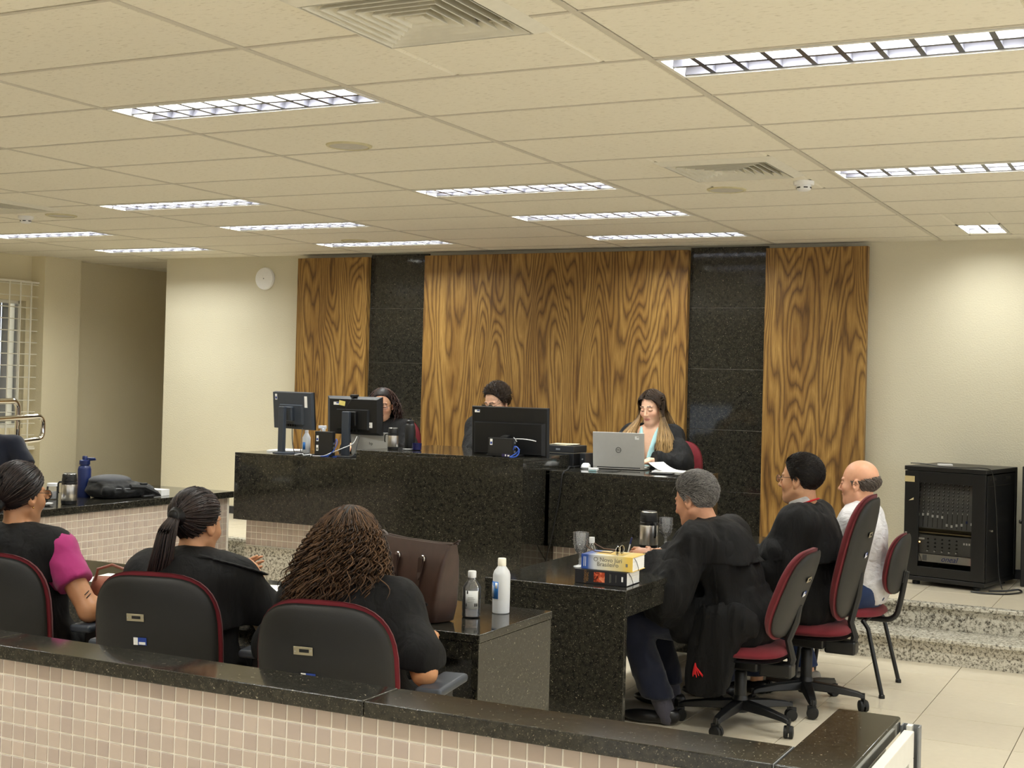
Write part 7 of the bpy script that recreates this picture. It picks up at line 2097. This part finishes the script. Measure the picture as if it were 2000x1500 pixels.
laptop('silver laptop with round dark logo in front of the long-haired woman', -3.54, 8.565, BT, 0.20, 0.36, 0.245, 0.245, 0.16, True)
laptop('silver laptop behind the upright mini computer, half hidden', -5.47, 8.42, BT, 0.12, 0.33, 0.22, 0.17, 0.10, False)
t = thing('mouse', 'white mouse on the bench left of the silver laptop', 'mouse', (-3.745, 8.47, BT), 0.3)
v, f = loft([rrect(0.030, 0.05, 0.0, 0.025), rrect(0.031, 0.052, 0.008, 0.025), rrect(0.028, 0.046, 0.026, 0.022), rrect(0.018, 0.03, 0.038, 0.014)])
mesh_from('shell', v, f, M['white_plastic'], t, True)
MB().box(-0.0315, 0.0315, -0.0525, 0.0525, 0.006, 0.010).build('seam_band', M['grey_plastic'], t)
t = thing('adapter_box', 'small white adapter on the bench edge in front of the laptop', 'adapter', (-3.60, 8.27, BT), 0.1)
MB().box(-0.032, 0.032, -0.02, 0.02, 0.0, 0.022).build('case', M['white_plastic'], t, bevel=0.004)
MB().box(-0.026, 0.026, -0.0206, -0.02, 0.002, 0.010).build('label', plain('aqua_label', (150, 190, 196), 0.5), t)
cable('thin black cable lying between adapter and laptop', [(-3.57, 8.27, BT + 0.006), (-3.50, 8.26, BT + 0.004), (-3.46, 8.33, BT + 0.004), (-3.47, 8.45, BT + 0.004)], 0.0025, 'black_plastic')
# worn black box with papers on top
t = thing('equipment_box', 'worn black two-part equipment box at the right end of raised bench', 'box', (-3.962, 8.585, BT), 0.0)
MB().box(-0.135, 0.135, -0.125, 0.125, 0.0, 0.012).build('base_plate', M['black_plastic'], t, bevel=0.003)
MB().box(-0.118, 0.118, -0.108, 0.108, 0.012, 0.098).build('lower_case', M['black_plastic'], t, bevel=0.004)
MB().box(-0.122, 0.122, -0.112, 0.112, 0.102, 0.150).build('lid', M['dark_plastic'], t, bevel=0.005)
MB().box(-0.120, 0.120, -0.1105, 0.1105, 0.098, 0.102).build('worn_seam', plain('worn_edge', (132, 126, 112), 0.7), t)
MB().box(-0.016, 0.016, -0.1128, -0.1118, 0.118, 0.132).build('badge', M['grey_plastic'], t)
for k in range(4): MB().cbox((-0.03 + 0.012 * k, 0.004 * k, 0.1515 + 0.0022 * k), (0.17, 0.15, 0.002), (0.0, 0.006, 0.12 * k - 0.1)).build('dusty_sheet', plain('dusty_paper', (196, 186, 160), 0.8), t)
t2 = thing('power_unit', 'small black power unit standing behind the worn equipment box', 'box', (-3.795, 8.60, BT), 0)
MB().box(-0.02, 0.02, -0.08, 0.08, 0, 0.10).build('case', M['black_plastic'], t2, bevel=0.004)
MB().lathe([(0.006, 0), (0.005, 0.004)], 10, c=(0, -0.08, 0.06), rot=(PI / 2, 0, 0)).build('socket', M['grey_plastic'], t2)

# ---- equipment rack with mixer and amplifiers
rk = thing('equipment_rack', 'black glass-fronted equipment rack holding mixer and amplifiers', 'rack', (-1.50, 9.425, DZ), math.radians(-11.7))
W_, D_, H_ = 0.56, 0.62, 0.815
hw_ = W_ / 2
cs = MB()
cs.box(-hw_, -hw_ + 0.012, 0.03, D_, 0.06, H_ - 0.03).box(-hw_, hw_, D_ - 0.012, D_, 0.06, H_ - 0.03).box(-hw_, hw_, 0.03, D_, 0.06, 0.075)
cs.build('carcass', M['black_metal'], rk)
MB().box(hw_ - 0.012, hw_, 0.035, D_ - 0.03, 0.075, H_ - 0.04).build('side_panel', M['black_metal'], rk, bevel=0.002)
MB().box(hw_ - 0.006, hw_ + 0.004, D_ - 0.03, D_ + 0.006, 0.06, H_ - 0.01).build('corner_post', M['black_metal'], rk, bevel=0.003)
for k in range(2): MB().box(hw_, hw_ + 0.002, 0.09 + 0.30 * k, 0.19 + 0.30 * k, H_ - 0.075, H_ - 0.055).build('vent', M['ink'], rk)
MB().box(hw_, hw_ + 0.0015, 0.05, D_ - 0.04, H_ - 0.115, H_ - 0.112).build('seam', M['ink'], rk)
MB().box(-hw_ - 0.005, hw_ + 0.005, -0.005, D_ + 0.004, H_ - 0.03, H_).build('top_panel', M['black_metal'], rk, bevel=0.004)
MB().box(-hw_ - 0.003, hw_ + 0.003, -0.003, D_, 0.03, 0.06).build('bottom_panel', M['black_metal'], rk, bevel=0.004)
for sx in (-1, 1):
    for y_ in (0.06, D_ - 0.07): MB().lathe([(0.026, 0), (0.026, 0.02), (0.012, 0.03)], 12, c=(sx * (hw_ - 0.07), y_, 0)).build('foot', M['rubber'], rk)
dr = bpy.data.objects.new('door', None); link(dr, rk)
z0, z1 = 0.065, H_ - 0.034
for bx in ((-hw_, -hw_ + 0.10, z0, z1), (hw_ - 0.09, hw_, z0, z1), (-hw_ + 0.10, hw_ - 0.09, z0, z0 + 0.065), (-hw_ + 0.10, hw_ - 0.09, z1 - 0.075, z1)):
    MB().box(bx[0], bx[1], -0.004, 0.016, bx[2], bx[3]).build('door_frame', M['black_metal'], dr, bevel=0.002)
gm = NT('smoked_glass'); _a = gm.n('ShaderNodeBsdfTransparent'); _a.inputs[0].default_value = (0.94, 0.94, 0.94, 1); _b = gm.n('ShaderNodeBsdfGlossy'); _b.inputs['Roughness'].default_value = 0.02
_c = gm.n('ShaderNodeMixShader'); _d = gm.n('ShaderNodeFresnel'); _d.inputs[0].default_value = 1.45
gm.l(_d.outputs[0], _c.inputs[0]); gm.l(_a.outputs[0], _c.inputs[1]); gm.l(_b.outputs[0], _c.inputs[2]); gm.l(_c.outputs[0], gm.o.inputs[0])
MB().box(-hw_ + 0.098, hw_ - 0.088, 0.004, 0.008, z0 + 0.063, z1 - 0.073).build('door_pane', gm.m, dr)
MB().box(-hw_ + 0.008, -hw_ + 0.022, -0.007, -0.003, 0.33, 0.36).build('door_lock', M['steel'], dr, bevel=0.001)
MB().box(-hw_, -hw_ + 0.07, -0.0055, -0.0042, H_ - 0.11, H_ - 0.07).build('tape_strip', plain('masking_tape', (196, 178, 130), 0.7), dr)
MB().prism([(-hw_ + 0.03, 0.575), (-hw_ + 0.065, 0.582), (-hw_ + 0.065, 0.598)], 0, 0.001, Matrix(((1, 0, 0, 0), (0, 0, -1, -0.0045), (0, 1, 0, 0), (0, 0, 0, 1)))).build('tape_scrap', plain('tape_scrap', (214, 200, 160), 0.7), dr)
MB().lathe([(0.007, 0), (0.006, 0.008)], 10, c=(hw_ + 0.001, 0.13, 0.40), rot=(0, PI / 2, 0)).build('side_lock', M['steel'], rk)
pan_d = plain('mixer_grey', (104, 104, 102), 0.45); tray = plain('tan_tray', (150, 136, 96), 0.6)
mx = bpy.data.objects.new('mixer', None); link(mx, rk); mx.location = (0, 0.045, 0.39); mx.rotation_euler = (-0.10, 0, 0)
MB().box(-0.235, 0.235, 0.0, 0.05, 0.0, 0.335).build('mixer_panel', pan_d, mx)
kn = MB(); st = MB(); fd = MB()
for c in range(11):
    x_ = -0.20 + 0.034 * c
    for r in range(8): kn.lathe([(0.0055, 0), (0.005, 0.010)], 8, c=(x_, 0.0, 0.135 + 0.024 * r), rot=(PI / 2, 0, 0)); st.box(x_ - 0.0018, x_ + 0.0018, -0.0106, -0.0098, 0.135 + 0.024 * r, 0.1405 + 0.024 * r)
    st.box(x_ - 0.002, x_ + 0.002, -0.001, 0.0, 0.112, 0.118)
    fd.box(x_ - 0.002, x_ + 0.002, -0.0008, 0.0, 0.008, 0.105)
kn.build('knobs', M['black_plastic'], mx)['kind'] = 'stuff'
st.build('knob_markers', M['paper'], mx)['kind'] = 'stuff'
fd.build('fader_slot', M['ink'], mx)
for c in range(12):
    x_ = -0.20 + 0.034 * c; zf = (0.09, 0.092, 0.096, 0.085, 0.085, 0.082, 0.03, 0.025, 0.034, 0.040, 0.06, 0.05)[c]
    MB().box(x_ - 0.006, x_ + 0.006, -0.010, 0.0, zf - 0.009, zf + 0.009).build('fader_cap', M['navy_plastic'] if c == 10 else M['paper'], mx, bevel=0.001)
for x_, z_, m_ in ((0.175, 0.288, 'led_amber'), (0.182, 0.280, 'led_amber'), (0.22, 0.302, 'led_red')): MB().lathe([(0.006, 0), (0.003, 0.006)], 10, c=(x_, 0, z_), rot=(PI / 2, 0, 0)).build('led', M[m_], mx)
MB().box(-0.235, 0.235, 0.06, 0.30, 0.355, 0.362).box(-0.235, 0.235, 0.15, 0.155, 0.34, 0.40).build('tray', tray, rk)
am = bpy.data.objects.new('amplifier', None); link(am, rk); am.location = (0, 0.03, 0.22)
MB().box(-0.245, 0.245, 0, 0.30, 0.0, 0.125).build('amplifier_panel', pan_d, am)
kn = MB(); st = MB()
for c in range(5):
    for r in range(4): kn.lathe([(0.006, 0), (0.005, 0.010)], 8, c=(-0.12 + 0.05 * c, 0, 0.022 + 0.026 * r), rot=(PI / 2, 0, 0))
    MB().lathe([(0.006, 0), (0.005, 0.013)], 10, c=(-0.12 + 0.05 * c, 0, 0.018), rot=(PI / 2, 0, 0)).build('white_knob', M['paper'], am)
kn.build('knobs', M['dark_plastic'], am)['kind'] = 'stuff'
MB().box(-0.20, -0.145, -0.001, 0, 0.092, 0.104).build('name_strip', M['paper'], am)
for k in range(3): MB().box(0.125 + 0.018 * k, 0.136 + 0.018 * k, -0.001, 0, 0.078, 0.092).build('switch', M['paper'], am)
MB().lathe([(0.005, 0), (0.003, 0.005)], 8, c=(-0.18, 0, 0.074), rot=(PI / 2, 0, 0)).build('led', M['led_amber'], am)
pw = bpy.data.objects.new('power_amplifier', None); link(pw, rk); pw.location = (0, 0.025, 0.163)
MB().box(-0.245, 0.245, 0, 0.30, 0.0, 0.052).build('front_plate', M['silver'], pw)
MB().box(-0.155, -0.125, -0.0012, 0, 0.006, 0.046).build('rocker_switch', M['grey_plastic'], pw)
MB().tube([(-0.18, -0.003, 0.052), (-0.165, -0.004, 0.02), (-0.16, -0.003, 0.0)], 0.002, 5).build('loose_wire', M['ink'], pw)
lettering('oneal', 0.052, M['blue_print'], pw, (0.03, -0.001, 0.026), RX, shear=0.35)
for x_, m_ in ((0.19, 'led_red'), (0.225, 'paper')): MB().lathe([(0.006, 0), (0.005, 0.006)], 8, c=(x_, 0, 0.022), rot=(PI / 2, 0, 0)).build('indicator', M[m_], pw)
cable('black cable draped over the top and side of the rack', [(-1.76, 9.60, DZ + H_ + 0.012), (-1.66, 9.54, DZ + H_ + 0.014), (-1.52, 9.45, DZ + H_ + 0.005), (-1.36, 9.40, DZ + H_ + 0.006), (-1.25, 9.42, DZ + H_ + 0.008), (-1.195, 9.46, DZ + H_ - 0.03), (-1.175, 9.52, 0.85), (-1.165, 9.55, 0.60), (-1.155, 9.56, DZ + 0.10), (-1.13, 9.55, DZ + 0.006)], 0.0035, 'black_plastic')
cable('loose black cable coiled on the dais at the foot of rack', [(-1.30, 9.32, DZ + 0.006), (-1.22, 9.30, DZ + 0.006), (-1.10, 9.33, DZ + 0.006), (-1.03, 9.42, DZ + 0.006), (-1.0, 9.50, DZ + 0.008), (-1.03, 9.55, DZ + 0.014), (-1.10, 9.48, DZ + 0.008), (-1.2, 9.42, DZ + 0.006)], 0.006, 'black_plastic')
t = thing('loudspeaker', 'black cabinet behind the rack at the right edge of view', 'speaker', (-0.835, 9.98, DZ), 0)
MB().box(-0.21, 0.21, -0.17, 0.17, 0.0, 0.83).build('cabinet', M['black_plastic'], t, bevel=0.006)
MB().box(-0.19, 0.19, -0.176, -0.17, 0.03, 0.80).build('front_grille', M['black_metal'], t)
MB().lathe([(0.012, 0), (0.016, 0.012), (0.010, 0.022)], 14, c=(-0.213, -0.08, 0.44), rot=(0, -PI / 2, 0)).build('knob', M['steel'], t, smooth=True)
t = thing('wall_outlet', 'white outlet plate on the granite plinth under the bench', 'outlet', (-5.72, 8.235, 0.20), 0)
MB().box(-0.06, 0.06, -0.006, 0, -0.038, 0.038).build('plate', M['white_plastic'], t, bevel=0.002)
for k in (-1, 1): MB().box(k * 0.025 - 0.008, k * 0.025 + 0.008, -0.008, -0.006, -0.012, 0.012).build('socket', M['grey_plastic'], t)
